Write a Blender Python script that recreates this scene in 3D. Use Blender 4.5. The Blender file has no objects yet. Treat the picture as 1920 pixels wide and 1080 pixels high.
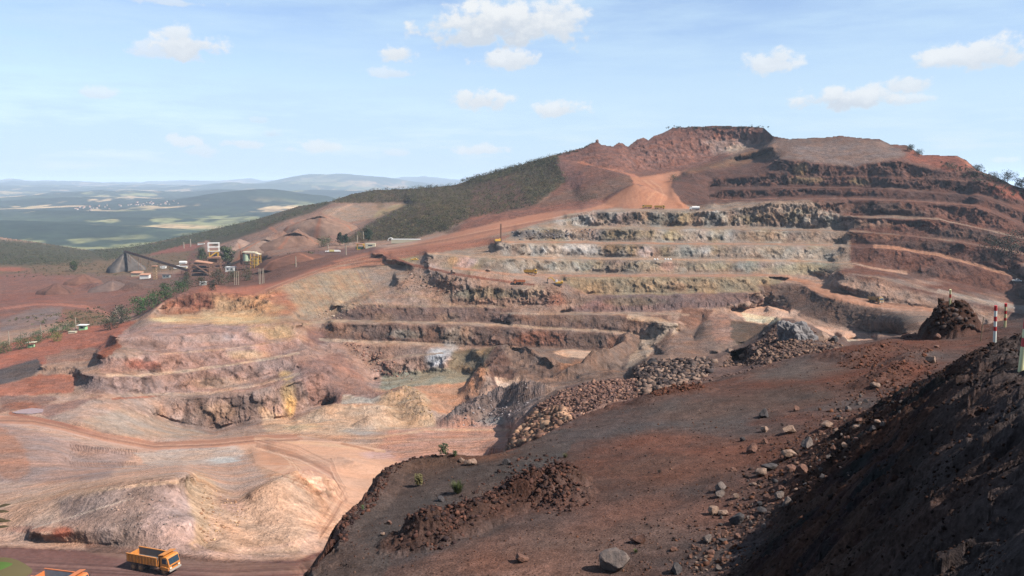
import bpy, bmesh, math, random
import numpy as np
from mathutils import Vector, Matrix, Euler

# ------------------------------------------------------------------ camera, sky, sun, exposure
S = bpy.context.scene
COL = S.collection
F = 1663.0                       # focal length in photo pixels (1920 wide)
HORIZON = 340.0
PITCH = math.atan((540.0 - HORIZON) / F)
SP, CP = math.sin(PITCH), math.cos(PITCH)
cam_data = bpy.data.cameras.new('camera')
cam_data.sensor_width = 36.0
cam_data.lens = 36.0 * F / 1920.0
cam_data.clip_start = 0.1
cam_data.clip_end = 90000.0
cam = bpy.data.objects.new('camera', cam_data)
COL.objects.link(cam)
cam.location = (0, 0, 0)
cam.rotation_euler = (math.pi / 2 - PITCH, 0, 0)
S.camera = cam

SUN_AZ, SUN_EL = math.radians(112), math.radians(45)
SUN_DIR = Vector((math.sin(SUN_AZ) * math.cos(SUN_EL), math.cos(SUN_AZ) * math.cos(SUN_EL), math.sin(SUN_EL)))
S.view_settings.view_transform = 'Standard'
S.view_settings.look = 'None'
S.view_settings.gamma = 1.0
S.view_settings.exposure = 1.3
S.render.engine = 'CYCLES'
S.cycles.use_denoising = True
S.cycles.denoising_prefilter = 'NONE'
S.cycles.sample_clamp_indirect = 2.0
S.cycles.max_bounces = 5
S.cycles.diffuse_bounces = 2
S.cycles.glossy_bounces = 2
S.cycles.transmission_bounces = 2
S.cycles.transparent_max_bounces = 8
S.cycles.volume_bounces = 0

sun_data = bpy.data.lights.new('sun', 'SUN')
sun_data.energy = 5.0
sun_data.angle = math.radians(0.5)
sun_data.color = (1.0, 0.94, 0.85)
sun = bpy.data.objects.new('sun', sun_data)
COL.objects.link(sun)
sun.rotation_euler = SUN_DIR.to_track_quat('Z', 'Y').to_euler()

world = bpy.data.worlds.new('World')
S.world = world
world.use_nodes = True
wn, wl = world.node_tree.nodes, world.node_tree.links
wn.clear()


def wmath(op, a, b=None, c=None, clamp=False):
    n = wn.new('ShaderNodeMath')
    n.operation = op
    n.use_clamp = clamp
    for i, x in enumerate((a, b, c)):
        if x is None:
            continue
        if isinstance(x, (int, float)):
            n.inputs[i].default_value = x
        else:
            wl.new(x, n.inputs[i])
    return n.outputs[0]


def wrange(x, a, b, c=0.0, d=1.0):
    n = wn.new('ShaderNodeMapRange')
    n.interpolation_type = 'SMOOTHSTEP'
    wl.new(x, n.inputs[0])
    for i, y in enumerate((a, b, c, d)):
        n.inputs[i + 1].default_value = y
    return n.outputs[0]


def wmix(f, a, b):
    n = wn.new('ShaderNodeMix')
    n.data_type = 'RGBA'
    for s, x in ((n.inputs[0], f), (n.inputs[6], a), (n.inputs[7], b)):
        if isinstance(x, (tuple, float, int)):
            s.default_value = x
        else:
            wl.new(x, s)
    return n.outputs[2]


def build_sky():
    sky = wn.new('ShaderNodeTexSky')
    sky.sky_type = 'NISHITA'
    sky.sun_disc = False
    sky.sun_elevation = SUN_EL
    sky.sun_rotation = SUN_AZ
    sky.altitude = 900
    sky.air_density = 1.0
    sky.dust_density = 1.2
    sky.ozone_density = 1.5
    tc = wn.new('ShaderNodeTexCoord')
    sep = wn.new('ShaderNodeSeparateXYZ')
    wl.new(tc.outputs['Generated'], sep.inputs[0])
    az = wmath('ARCTAN2', sep.outputs[0], sep.outputs[1])
    el = wmath('ARCSINE', sep.outputs[2])
    comb = wn.new('ShaderNodeCombineXYZ')
    wl.new(az, comb.inputs[0])
    wl.new(wmath('MULTIPLY', el, 1.35), comb.inputs[1])

    def noise(scale, detail, rough, off=0.0):
        mp = wn.new('ShaderNodeMapping')
        mp.inputs['Location'].default_value = (off, off * 0.7, off)
        wl.new(comb.outputs[0], mp.inputs[0])
        n = wn.new('ShaderNodeTexNoise')
        wl.new(mp.outputs[0], n.inputs['Vector'])
        n.inputs['Scale'].default_value = scale
        n.inputs['Detail'].default_value = detail
        n.inputs['Roughness'].default_value = rough
        return n.outputs['Fac']
    nb = noise(38, 7, 0.58)
    nf = noise(120, 4, 0.55, 3.0)
    edge = wmath('ADD', wmath('MULTIPLY', wmath('SUBTRACT', nb, 0.5), 3.0), wmath('MULTIPLY', wmath('SUBTRACT', nf, 0.5), 0.55))
    # clouds: photo pixel centre, half widths, strength (how opaque), base darkness
    clouds = [(945, 48, 135, 48, 1.0, .75), (890, 68, 85, 26, .9, .8), (1040, 40, 65, 52, .9, .6), (955, 112, 62, 23, .9, .5),
              (350, 88, 58, 27, .9, .55), (300, 92, 48, 18, .6, .5), (335, 66, 30, 20, .8, .3),
              (745, 100, 34, 17, .9, .4), (733, 138, 42, 10, .5, .5), (905, 190, 62, 21, .9, .45), (875, 182, 25, 18, .9, .3),
              (1045, 207, 50, 17, .85, .45), (1440, 122, 46, 22, .8, .4), (1460, 108, 22, 20, .8, .3),
              (1590, 188, 76, 22, .9, .75), (1565, 180, 30, 20, .9, .3), (1635, 176, 32, 16, .8, .4), (1705, 158, 42, 18, .8, .4), (1712, 186, 26, 10, .6, .5),
              (1825, 110, 92, 25, .9, .55), (1868, 98, 45, 26, .9, .4), (175, 175, 34, 11, .5, .5), (345, 268, 26, 13, .65, .2), (370, 285, 34, 12, .45, .4),
              (452, 270, 36, 10, .6, .3), (607, 275, 34, 13, .6, .3), (545, 280, 14, 7, .5, .2), (908, 282, 44, 13, .75, .35), (750, 287, 28, 7, .45, .3),
              (510, 252, 20, 10, .3, .9), (487, 226, 14, 6, .25, .9), (1890, 300, 26, 6, .5, .2), (330, 5, 70, 7, .45, .4)]
    alpha = None
    dark = None
    for u, v, ru, rv, st, dk in clouds:
        a = (u - 960) / F
        t = (540 - v) / F
        x, y, z = a, CP + t * SP, -SP + t * CP
        r = math.sqrt(x * x + y * y + z * z)
        caz, cel = math.atan2(x, y), math.asin(z / r)
        dx = wmath('MULTIPLY_ADD', az, F / ru * .93, -caz * F / ru * .93)
        dy = wmath('MULTIPLY_ADD', el, F / rv * .93, -cel * F / rv * .93)
        # flat base: the lower half is squeezed
        dyb = wmath('MULTIPLY', wmath('MINIMUM', dy, 0.0), 1.35)
        dyt = wmath('MAXIMUM', dy, 0.0)
        d2 = wmath('ADD', wmath('MULTIPLY', dx, dx), wmath('ADD', wmath('MULTIPLY', dyb, dyb), wmath('MULTIPLY', dyt, dyt)))
        s = wmath('SUBTRACT', .98, wmath('SQRT', d2))
        m = wmath('ADD', s, edge)
        m = wrange(m, -0.12, 0.5, 0.0, st)
        b = wmath('MULTIPLY', wrange(wmath('ADD', dy, wmath('MULTIPLY', edge, .8)), 0.75, -0.65, 0.0, dk), m)
        alpha = m if alpha is None else wmath('MAXIMUM', alpha, m)
        dark = b if dark is None else wmath('MAXIMUM', dark, b)
    # thin veils
    mpv = wn.new('ShaderNodeMapping')
    mpv.inputs['Scale'].default_value = (1.0, 5.0, 1.0)
    wl.new(comb.outputs[0], mpv.inputs[0])
    nv = wn.new('ShaderNodeTexNoise')
    wl.new(mpv.outputs[0], nv.inputs['Vector'])
    nv.inputs['Scale'].default_value = 6
    nv.inputs['Detail'].default_value = 6
    nv.inputs['Roughness'].default_value = .6
    veil = wmath('MULTIPLY', wrange(nv.outputs['Fac'], .28, .70), .72)
    lowband = wrange(el, .14, .0, 0.0, .6)
    veil = wmath('MINIMUM', wmath('ADD', veil, lowband), .85)
    K = 1 / 0.12
    skyc = wmix(1.0, sky.outputs[0], sky.outputs[0])
    skyg = wn.new('ShaderNodeMix')
    skyg.data_type = 'RGBA'
    skyg.blend_type = 'MULTIPLY'
    skyg.inputs[0].default_value = 1.0
    wl.new(sky.outputs[0], skyg.inputs[6])
    skyg.inputs[7].default_value = SKY_TINT
    c = wmix(veil, skyg.outputs[2], tuple(k * K for k in VEIL) + (1,))
    c = wmix(alpha, c, tuple(k * K for k in CLOUD) + (1,))
    c = wmix(dark, c, tuple(k * K for k in CLOUD_BASE) + (1,))
    bg = wn.new('ShaderNodeBackground')
    bg.inputs['Strength'].default_value = 0.069
    wl.new(c, bg.inputs['Color'])
    out = wn.new('ShaderNodeOutputWorld')
    wl.new(bg.outputs[0], out.inputs['Surface'])


SKY_TINT = (1.0, .97, 1.02, 1)
VEIL = (.41, .55, .69)
CLOUD = (.62, .64, .66)
CLOUD_BASE = (.36, .42, .50)
build_sky()

# ------------------------------------------------------------------ helpers


def lin(c):
    return np.array([(x / 255 / 12.92) if x / 255 <= .04045 else ((x / 255 + .055) / 1.055) ** 2.4 for x in c], float)


def ray(u, v):
    a = (np.asarray(u, float) - 960) / F
    t = (540 - np.asarray(v, float)) / F
    return a, CP + t * SP, -SP + t * CP


def point(u, v, s):
    x, y, z = ray(u, v)
    return Vector((x * s, y * s, z * s))


def _hash(ix, iy, iz, seed):
    h = (ix.astype(np.int64) * 374761393 + iy.astype(np.int64) * 668265263 + iz.astype(np.int64) * 2147483647 + seed * 974711) & 0xFFFFFFFF
    h = ((h ^ (h >> 13)) * 1274126177) & 0xFFFFFFFF
    h = ((h ^ (h >> 15)) * 2246822519) & 0xFFFFFFFF
    return ((h ^ (h >> 16)) & 0xFFFFFF).astype(np.float32) / 16777215.0


def vnoise(x, y, z, seed=0):
    """value noise, about -1..1"""
    x0, y0, z0 = np.floor(x), np.floor(y), np.floor(z)
    fx, fy, fz = x - x0, y - y0, z - z0
    fx, fy, fz = [q * q * (3 - 2 * q) for q in (fx, fy, fz)]
    x0, y0, z0 = x0.astype(np.int32), y0.astype(np.int32), z0.astype(np.int32)
    r = 0
    for dx in (0, 1):
        wx = fx if dx else 1 - fx
        for dy in (0, 1):
            wxy = wx * (fy if dy else 1 - fy)
            for dz in (0, 1):
                r = r + wxy * (fz if dz else 1 - fz) * _hash(x0 + dx, y0 + dy, z0 + dz, seed)
    return r * 2 - 1


def worley(x, y, z, seed=0):
    """fractured blocks: a random value per block (-1..1) and the distance to its middle"""
    x0, y0, z0 = np.floor(x - .5), np.floor(y - .5), np.floor(z - .5)
    best = np.full(x.shape, 9., np.float32)
    val = np.zeros(x.shape, np.float32)
    for dx in (0, 1):
        for dy in (0, 1):
            for dz in (0, 1):
                ix, iy, iz = (x0 + dx).astype(np.int32), (y0 + dy).astype(np.int32), (z0 + dz).astype(np.int32)
                h = _hash(ix, iy, iz, seed)
                h2 = (h * 977.0) % 1.0
                h3 = (h * 7919.0) % 1.0
                d = (x - ix - .2 - .6 * h) ** 2 + (y - iy - .2 - .6 * h2) ** 2 + (z - iz - .2 - .6 * h3) ** 2
                m = d < best
                best = np.where(m, d, best)
                val = np.where(m, h3, val)
    return val * 2 - 1, np.sqrt(best)


def fbm(x, y, z, octaves=4, seed=0, gain=.5, ridged=False):
    r, amp, tot = 0, 1.0, 0
    for o in range(octaves):
        n = vnoise(x, y, z, seed + o * 17)
        if ridged:
            n = 1 - 2 * np.abs(n)
        r = r + n * amp
        tot += amp
        amp *= gain
        x, y, z = x * 2.03 + 5.1, y * 2.03 + 1.7, z * 2.03 + 9.2
    return r / tot


def interp_curve(pts, step=0.5):
    """dense samples along a polyline of tuples"""
    out = []
    for a, b in zip(pts[:-1], pts[1:]):
        a, b = np.array(a, float), np.array(b, float)
        n = max(2, int(max(abs(b[0] - a[0]), abs(b[1] - a[1])) / step) + 1)
        t = np.linspace(0, 1, n)[:, None]
        out.append(a + (b - a) * t)
    return np.concatenate(out)


def seg_dist(X, Y, pts):
    """distance of every X,Y to a polyline and the arc parameter 0..1 of the nearest spot"""
    best = np.full(X.shape, 1e9, np.float32)
    par = np.zeros(X.shape, np.float32)
    L = [math.dist(a[:2], b[:2]) for a, b in zip(pts[:-1], pts[1:])]
    T = sum(L)
    acc = 0
    for (a, b, l) in zip(pts[:-1], pts[1:], L):
        dx, dy = b[0] - a[0], b[1] - a[1]
        t = np.clip(((X - a[0]) * dx + (Y - a[1]) * dy) / max(l * l, 1e-9), 0, 1)
        d = np.hypot(X - a[0] - t * dx, Y - a[1] - t * dy)
        m = d < best
        best = np.where(m, d, best)
        par = np.where(m, (acc + t * l) / T, par)
        acc += l
    return best, par


def inside(X, Y, poly):
    m = np.zeros(X.shape, bool)
    n = len(poly)
    for i in range(n):
        x1, y1 = poly[i]
        x2, y2 = poly[(i + 1) % n]
        if y1 == y2:
            continue
        c = ((y1 > Y) != (y2 > Y)) & (X < (x2 - x1) * (Y - y1) / (y2 - y1) + x1)
        m ^= c
    return m


def tag(o, label=None, cat=None, group=None, kind=None):
    if label:
        o['label'] = label
    if cat:
        o['category'] = cat
    if group:
        o['group'] = group
    if kind:
        o['kind'] = kind
    return o


def link_mesh(name, verts, faces, mat, parent=None, color=None, smooth=False):
    me = bpy.data.meshes.new(name)
    verts = np.asarray(verts, np.float32)
    if isinstance(faces, np.ndarray):
        k = faces.shape[1]
        me.vertices.add(len(verts))
        me.vertices.foreach_set('co', verts.ravel())
        me.loops.add(faces.size)
        me.loops.foreach_set('vertex_index', faces.astype(np.int32).ravel())
        me.polygons.add(len(faces))
        me.polygons.foreach_set('loop_start', np.arange(0, faces.size, k, dtype=np.int32))
        me.polygons.foreach_set('loop_total', np.full(len(faces), k, np.int32))
        if smooth:
            me.polygons.foreach_set('use_smooth', np.ones(len(faces), bool))
        me.update(calc_edges=True)
    else:
        me.from_pydata([tuple(v) for v in verts], [], faces)
        if smooth:
            me.polygons.foreach_set('use_smooth', np.ones(len(me.polygons), bool))
    if color is not None:
        at = me.color_attributes.new('Col', 'FLOAT_COLOR', 'POINT')
        c = np.ones((len(verts), 4), np.float32)
        c[:, :3] = color
        at.data.foreach_set('color', c.ravel())
    if mat:
        me.materials.append(mat)
    o = bpy.data.objects.new(name, me)
    COL.objects.link(o)
    if parent:
        o.parent = parent
    return o

# ------------------------------------------------------------------ materials for the ground


def new_mat(name):
    m = bpy.data.materials.new(name)
    m.use_nodes = True
    n = m.node_tree.nodes
    n.clear()
    out = n.new('ShaderNodeOutputMaterial')
    bs = n.new('ShaderNodeBsdfPrincipled')
    m.node_tree.links.new(bs.outputs[0], out.inputs[0])
    return m, n, m.node_tree.links, bs


def ground_mat(name, scales, contrast, bump, bump_dist, warm=(1.25, .92, .72), cool=(.85, .95, 1.1), rough=.95):
    """vertex colour of the real rock, broken up by procedural grain at several sizes (object coordinates)"""
    m, n, l, bs = new_mat(name)
    bs.inputs['Roughness'].default_value = rough
    bs.inputs['Specular IOR Level'].default_value = .05
    at = n.new('ShaderNodeAttribute')
    at.attribute_name = 'Col'
    tc = n.new('ShaderNodeTexCoord')
    cur = at.outputs['Color']
    facs = []
    for i, s in enumerate(scales):
        t = n.new('ShaderNodeTexNoise')
        mp = n.new('ShaderNodeMapping')
        mp.inputs['Location'].default_value = (i * 13.1, i * 7.7, i)
        mp.inputs['Scale'].default_value = (1, 1, .45 if i == 0 else .8)
        l.new(tc.outputs['Object'], mp.inputs[0])
        l.new(mp.outputs[0], t.inputs['Vector'])
        t.inputs['Scale'].default_value = s
        t.inputs['Detail'].default_value = 5
        t.inputs['Roughness'].default_value = .65
        facs.append(t.outputs['Fac'])
        mr = n.new('ShaderNodeMapRange')
        mr.inputs[1].default_value = .3
        mr.inputs[2].default_value = .7
        mr.inputs[3].default_value = 1 - contrast[i]
        mr.inputs[4].default_value = 1 + contrast[i]
        l.new(t.outputs['Fac'], mr.inputs[0])
        vm = n.new('ShaderNodeVectorMath')
        vm.operation = 'SCALE'
        l.new(cur, vm.inputs[0])
        l.new(mr.outputs[0], vm.inputs['Scale'])
        cur = vm.outputs[0]
    # warm / cool mineral shift
    t = n.new('ShaderNodeTexNoise')
    l.new(tc.outputs['Object'], t.inputs['Vector'])
    t.inputs['Scale'].default_value = scales[0] * 1.7
    t.inputs['Detail'].default_value = 4
    cr = n.new('ShaderNodeValToRGB')
    cr.color_ramp.elements[0].position = .36
    cr.color_ramp.elements[0].color = cool + (1,)
    cr.color_ramp.elements[1].position = .66
    cr.color_ramp.elements[1].color = warm + (1,)
    l.new(t.outputs['Fac'], cr.inputs[0])
    mx = n.new('ShaderNodeVectorMath')
    mx.operation = 'MULTIPLY'
    l.new(cur, mx.inputs[0])
    l.new(cr.outputs[0], mx.inputs[1])
    l.new(mx.outputs[0], bs.inputs['Base Color'])
    add = n.new('ShaderNodeMath')
    add.operation = 'MULTIPLY_ADD'
    l.new(facs[-1], add.inputs[0])
    add.inputs[1].default_value = .5
    l.new(facs[-2] if len(facs) > 1 else facs[-1], add.inputs[2])
    bp = n.new('ShaderNodeBump')
    bp.inputs['Strength'].default_value = bump
    bp.inputs['Distance'].default_value = bump_dist
    l.new(add.outputs[0], bp.inputs['Height'])
    l.new(bp.outputs[0], bs.inputs['Normal'])
    return m


MAT_ROCK = ground_mat('rock_and_soil', (.05, .3, 1.3), (.14, .24, .30), 1.0, 1.2, warm=(1.12, .97, .86), cool=(.92, .98, 1.03))
MAT_DIRT = ground_mat('loose_dirt', (.03, .3, 1.5), (.10, .12, .18), .5, .3, warm=(1.06, .98, .93), cool=(.97, .99, 1.03))
MAT_STONE = ground_mat('broken_stone', (1.0, 5.0), (.25, .3), .6, .05, warm=(1.08, .98, .92), cool=(.95, .99, 1.02))
MAT_FORE = ground_mat('iron_ore_gravel', (.12, 1.3, 11.0), (.16, .26, .55), 1.0, .12, warm=(1.14, .96, .88), cool=(.90, .98, 1.02))
ALB = 0.46      # display colour -> surface colour

# ------------------------------------------------------------------ the pit: a surveyed sheet
# Breaklines (crest and toe of every bench, roads, rims) carry a position and a distance; inverse
# distance is relaxed between them, so flat ground and faces between two lines come out as planes.
G = 1.25
U0, U1, V0, V1 = -150.0, 2070.0, 226.0, 1120.0
NU, NV = int((U1 - U0) / G) + 1, int((V1 - V0) / G) + 1
us = U0 + np.arange(NU) * G
vs = V0 + np.arange(NV) * G
UU, VV = np.meshgrid(us, vs)
lines = []


def cv(pts, D=None):
    """pts (u,v) with D scalar/(D0,D1)/list, or (u,v,D)"""
    if D is None:
        lines.append([(p[0], p[1], 1.0 / p[2]) for p in pts])
        return
    if isinstance(D, (int, float)):
        D = [D] * len(pts)
    if isinstance(D, tuple):
        u_a, u_b = pts[0][0], pts[-1][0]
        D = [D[0] + (D[1] - D[0]) * (p[0] - u_a) / (u_b - u_a) for p in pts]
    lines.append([(p[0], p[1], 1.0 / d) for p, d in zip(pts, D)])


def zc(pts, z):
    """curve at elevation z (scalar or list), distance from where the sight line meets it"""
    if isinstance(z, (int, float)):
        z = [z] * len(pts)
    z = [q - 12 * min(1, max(0, (890 - p[1]) / 55)) * min(1, max(0, (p[0] - 160) / 120)) if (p[0] < 990 and 735 <= p[1] < 890 and q > -92) else q for p, q in zip(pts, z)]
    cv([(p[0], p[1], q / ray(p[0], p[1])[2]) for p, q in zip(pts, z)])


def ev(c, u):
    return np.interp(u, [p[0] for p in c], [p[1] for p in c])


def chain(curves, D0, off=4.0, slope=1.0, umin=None, keep=.90):
    """crest, toe, crest, toe ... from the top bench down; D0 is the distance curve of the first crest.
    toe = crest - off ; next crest lies on the level of that toe"""
    dpts = D0
    if umin:
        curves = [[(umin, ev(c, umin))] + [p for p in c if p[0] > umin] if c[0][0] < umin else c for c in curves]
    for i, c in enumerate(curves):
        n = max(3, int((c[-1][0] - c[0][0]) / 15))
        u = np.unique(np.concatenate([np.linspace(c[0][0], c[-1][0], n), [p[0] for p in c]]))
        v = ev(c, u)
        if i == 0:
            D = np.interp(u, [p[0] for p in dpts], [p[1] for p in dpts])
        else:
            pd = np.interp(u, pu, pD)
            d0 = lambda q: np.interp(q, [p[0] for p in dpts], [p[1] for p in dpts])
            pd = pd * d0(u) / d0(np.clip(u, pu[0], pu[-1]))
            if i % 2 == 1:
                D = pd - off
            else:
                pv = np.interp(u, pu, pV)
                D = pd * ray(u, pv)[2] / ray(u, v)[2] * slope
                D = np.minimum(D, pd - 2)
                D = np.maximum(D, pd * keep)
        lines.append([(a, b, 1 / d) for a, b, d in zip(u, v, D)])
        pu, pD, pV = u, D, v


# --- skyline of the worked hill and the land left of it
sky_c = [(-150, 425), (0, 444), (80, 455), (170, 469), (250, 462), (350, 441), (480, 411), (560, 386), (620, 377), (660, 363), (700, 356), (780, 353),
         (850, 347), (900, 330), (960, 313), (1000, 302), (1030, 292), (1090, 278), (1112, 270), (1120, 264), (1127, 271), (1150, 274), (1160, 267), (1168, 268), (1177, 275), (1195, 261), (1206, 258), (1216, 263), (1225, 255),
         (1240, 250), (1262, 239), (1340, 235), (1400, 237), (1432, 239), (1447, 254), (1480, 260), (1500, 259), (1555, 257), (1575, 254), (1620, 259),
         (1650, 261), (1668, 270), (1700, 272), (1728, 290), (1795, 292), (1812, 300), (1832, 318), (1860, 328), (1890, 342), (1920, 352), (2070, 385)]
sky_D = [(-150, 1500), (0, 1450), (250, 1500), (480, 1400), (620, 1250), (780, 1150), (900, 1000), (1030, 930), (1120, 940), (1262, 980), (1432, 930), (1450, 850),
         (1560, 820), (1668, 790), (1795, 740), (1860, 695), (1920, 675), (2070, 640)]
SKV = np.interp(us, [p[0] for p in sky_c], [p[1] for p in sky_c])
cv([(p[0], p[1] + .5, np.interp(p[0], [q[0] for q in sky_D], [q[1] for q in sky_D])) for p in sky_c])

# --- far hill, upper right (dark benches)
chain([
    [(1465, 298), (1520, 306), (1600, 312), (1680, 300), (1760, 318), (1840, 322), (1925, 360)],
    [(1440, 322), (1520, 326), (1640, 329), (1750, 333), (1850, 338), (1925, 376)],
    [(1330, 335), (1440, 328), (1520, 330), (1640, 332), (1750, 336), (1850, 341), (1925, 380)],
    [(1330, 352), (1440, 350), (1520, 350), (1640, 352), (1740, 358), (1830, 364), (1925, 392)],
    [(1330, 356), (1440, 353), (1520, 352), (1640, 355), (1740, 361), (1830, 368), (1925, 396)],
    [(1330, 374), (1440, 371), (1520, 370), (1640, 371), (1740, 376), (1830, 384), (1925, 420)],
], [(1330, 795), (1440, 772), (1600, 742), (1760, 708), (1925, 680)], off=6, keep=.975)
chain([
    [(1500, 376), (1640, 374), (1740, 379), (1830, 386), (1925, 426)],
    [(1500, 402), (1600, 403), (1680, 406), (1760, 409), (1830, 424), (1925, 444)],
    [(1500, 406), (1600, 405), (1680, 408), (1760, 411), (1830, 427), (1925, 449)],
    [(1480, 430), (1600, 432), (1660, 437), (1720, 440), (1800, 450), (1925, 474)],
    [(1480, 433), (1600, 434), (1660, 440), (1720, 444), (1800, 456), (1925, 480)],
    [(1480, 454), (1580, 457), (1640, 460), (1700, 467), (1760, 476), (1840, 498), (1925, 524)],
], [(1480, 680), (1592, 660), (1640, 648), (1760, 628), (1925, 604)], off=8, umin=1592)
chain([
    [(1480, 460), (1580, 462), (1640, 464), (1700, 470), (1760, 481), (1840, 505), (1925, 530)],
    [(1560, 487), (1640, 492), (1670, 503), (1740, 519), (1800, 531), (1860, 545), (1925, 562)],
    [(1575, 511), (1640, 519), (1700, 536), (1760, 551), (1850, 575), (1925, 592)],
    [(1560, 530), (1600, 540), (1660, 554), (1700, 565), (1740, 573), (1850, 598), (1925, 615)],
], [(1480, 590), (1600, 574), (1640, 564), (1760, 546), (1925, 524)], off=11, umin=1575)
# haul road below it (orange ramp) and its lower edge
cv([(1440, 519), (1500, 525), (1560, 541), (1620, 560), (1680, 574), (1750, 579), (1850, 604)], [550, 540, 512, 490, 478, 472, 452])
cv([(1440, 523), (1500, 534), (1530, 548), (1560, 560), (1620, 572), (1680, 580), (1750, 584), (1850, 612)], [540, 530, 502, 486, 470, 460, 452, 434])
cv([(1440, 575), (1500, 590), (1560, 610), (1620, 622), (1700, 628)], [508, 490, 470, 458, 440])

# --- the lit terraces in the middle
chain([
    [(1060, 401), (1110, 396), (1200, 395), (1290, 397), (1360, 393), (1400, 386), (1440, 379), (1500, 377), (1585, 376)],
    [(1055, 424), (1110, 426), (1200, 425), (1300, 426), (1440, 427), (1500, 429), (1585, 431)],
    [(970, 434), (1000, 428), (1060, 427), (1200, 429), (1440, 430), (1500, 432), (1585, 434)],
    [(965, 450), (1060, 452), (1200, 454), (1440, 455), (1500, 456), (1585, 457)],
    [(930, 455), (1000, 456), (1200, 459), (1440, 461), (1500, 462), (1570, 463)],
    [(800, 473), (900, 479), (1000, 481), (1200, 484), (1440, 487), (1560, 489)],
    [(800, 477), (900, 483), (1000, 485), (1200, 487), (1440, 490), (1560, 492)],
    [(800, 492), (840, 500), (960, 507), (1080, 512), (1200, 514), (1440, 514), (1540, 518)],
], [(800, 694), (930, 680), (1060, 678), (1200, 674), (1440, 664), (1500, 660), (1585, 652)], off=8)
chain([
    [(1060, 520), (1200, 519), (1440, 518), (1480, 519)],
    [(1100, 553), (1140, 553), (1240, 552), (1380, 547), (1410, 545)],
    [(1080, 556), (1140, 556), (1240, 555), (1390, 550), (1420, 549)],
    [(1050, 587), (1200, 585), (1280, 578), (1360, 574), (1400, 572)],
], [(1060, 536), (1480, 534)], off=8)
chain([
    [(960, 588), (1050, 590), (1140, 592), (1200, 597), (1260, 604)],
    [(960, 610), (1010, 615), (1150, 621), (1220, 632)],
    [(620, 604), (740, 606), (860, 610), (960, 614), (1100, 622), (1180, 627)],
    [(600, 635), (700, 640), (800, 645), (880, 650), (960, 652), (1060, 653), (1160, 658)],
], [(600, 492), (960, 498), (1140, 496), (1260, 482)], off=7)
chain([
    [(625, 573), (700, 569), (780, 575), (900, 577), (960, 579)],
    [(610, 599), (740, 600), (860, 604), (955, 608)],
], [(625, 510), (960, 510)], off=7)
cv([(740, 520), (800, 530), (860, 535), (960, 540), (1040, 545)], [545, 536, 520, 516, 515])
cv([(690, 556), (760, 562), (850, 571), (960, 574), (1040, 574)], [526, 518, 513, 511, 511])
# road down from the left rim to the excavator
cv([(700, 472), (770, 497), (850, 516), (960, 531), (1010, 537)], [640, 562, 524, 522, 522])
cv([(880, 511), (960, 524), (1050, 531)], [527, 527, 528])
# floor of the pit, centre
zc([(960, 660), (1060, 660), (1140, 662), (1200, 655)], [-88.5] * 4)
zc([(1000, 690), (1080, 692), (1140, 690)], [-90] * 3)
chain([
    [(640, 644), (720, 646), (800, 652), (860, 660)],
    [(690, 680), (740, 670), (800, 661), (830, 662)],
    [(690, 684), (740, 674), (800, 664), (850, 668)],
    [(700, 712), (760, 706), (820, 700), (880, 700)],
], [(640, 470), (860, 470)], off=6)
zc([(700, 732), (780, 722), (880, 716)], [-98, -98, -98])
zc([(700, 742), (800, 735), (880, 722)], [-99, -99, -99])
zc([(800, 772), (850, 775), (880, 765)], [-99, -99, -99])
cv([(890, 655), (940, 652), (1000, 664), (1040, 690)], [455, 455, 440, 420])
# spiral ramp, centre right
zc([(1200, 648), (1230, 652)], [-86.5, -86])
zc([(1160, 690), (1200, 672), (1240, 664)], [-90, -88, -86])
cv([(1230, 604), (1265, 606), (1250, 625), (1222, 645)], [472, 471, 469, 467])
zc([(1270, 620), (1300, 630), (1350, 640), (1400, 640)], [-80, -80, -78, -78])
zc([(1310, 650), (1350, 662), (1390, 660)], [-80, -79, -78])
zc([(1340, 590), (1370, 590)], [-75, -75])
cv([(1318, 594), (1300, 632)], [505, 470])
# pale mud flats
zc([(1370, 580), (1440, 572), (1480, 585)], -74)
zc([(1380, 598), (1430, 606)], [-76, -77])
zc([(1540, 616), (1600, 623), (1640, 628)], -77)
zc([(1590, 638), (1640, 634)], -78)

# --- left rim: road along the top, tan talus, red and ochre cuts
cv([(380, 545), (440, 547), (490, 537), (530, 520), (600, 500), (680, 484), (730, 478)], [540, 545, 560, 580, 610, 640, 650])
cv([(480, 556), (530, 535), (600, 514), (680, 500), (760, 497)], [525, 545, 570, 600, 596])
cv([(560, 596), (600, 596), (640, 570), (690, 548), (740, 518)], [500, 502, 525, 545, 570])
# outside of the pit on the left: lower plant yard, red ground
cv([(-150, 505), (0, 515), (100, 510), (200, 515), (300, 512), (380, 510), (420, 505), (500, 495)], [930, 900, 880, 860, 840, 820, 820, 800])
cv([(-150, 560), (0, 560), (100, 556), (180, 560), (280, 548), (340, 534)], [720, 700, 700, 690, 690, 700])
cv([(-150, 590), (0, 577), (80, 570), (150, 574), (210, 594)], [620, 620, 625, 620, 590])
cv([(-150, 660), (0, 645), (80, 625), (150, 612), (200, 606), (250, 595), (300, 560), (340, 545)], [470, 480, 500, 520, 530, 540, 560, 575])
cv([(-150, 700), (0, 668), (100, 645), (200, 625), (260, 600)], [430, 440, 460, 478, 500])
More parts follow.
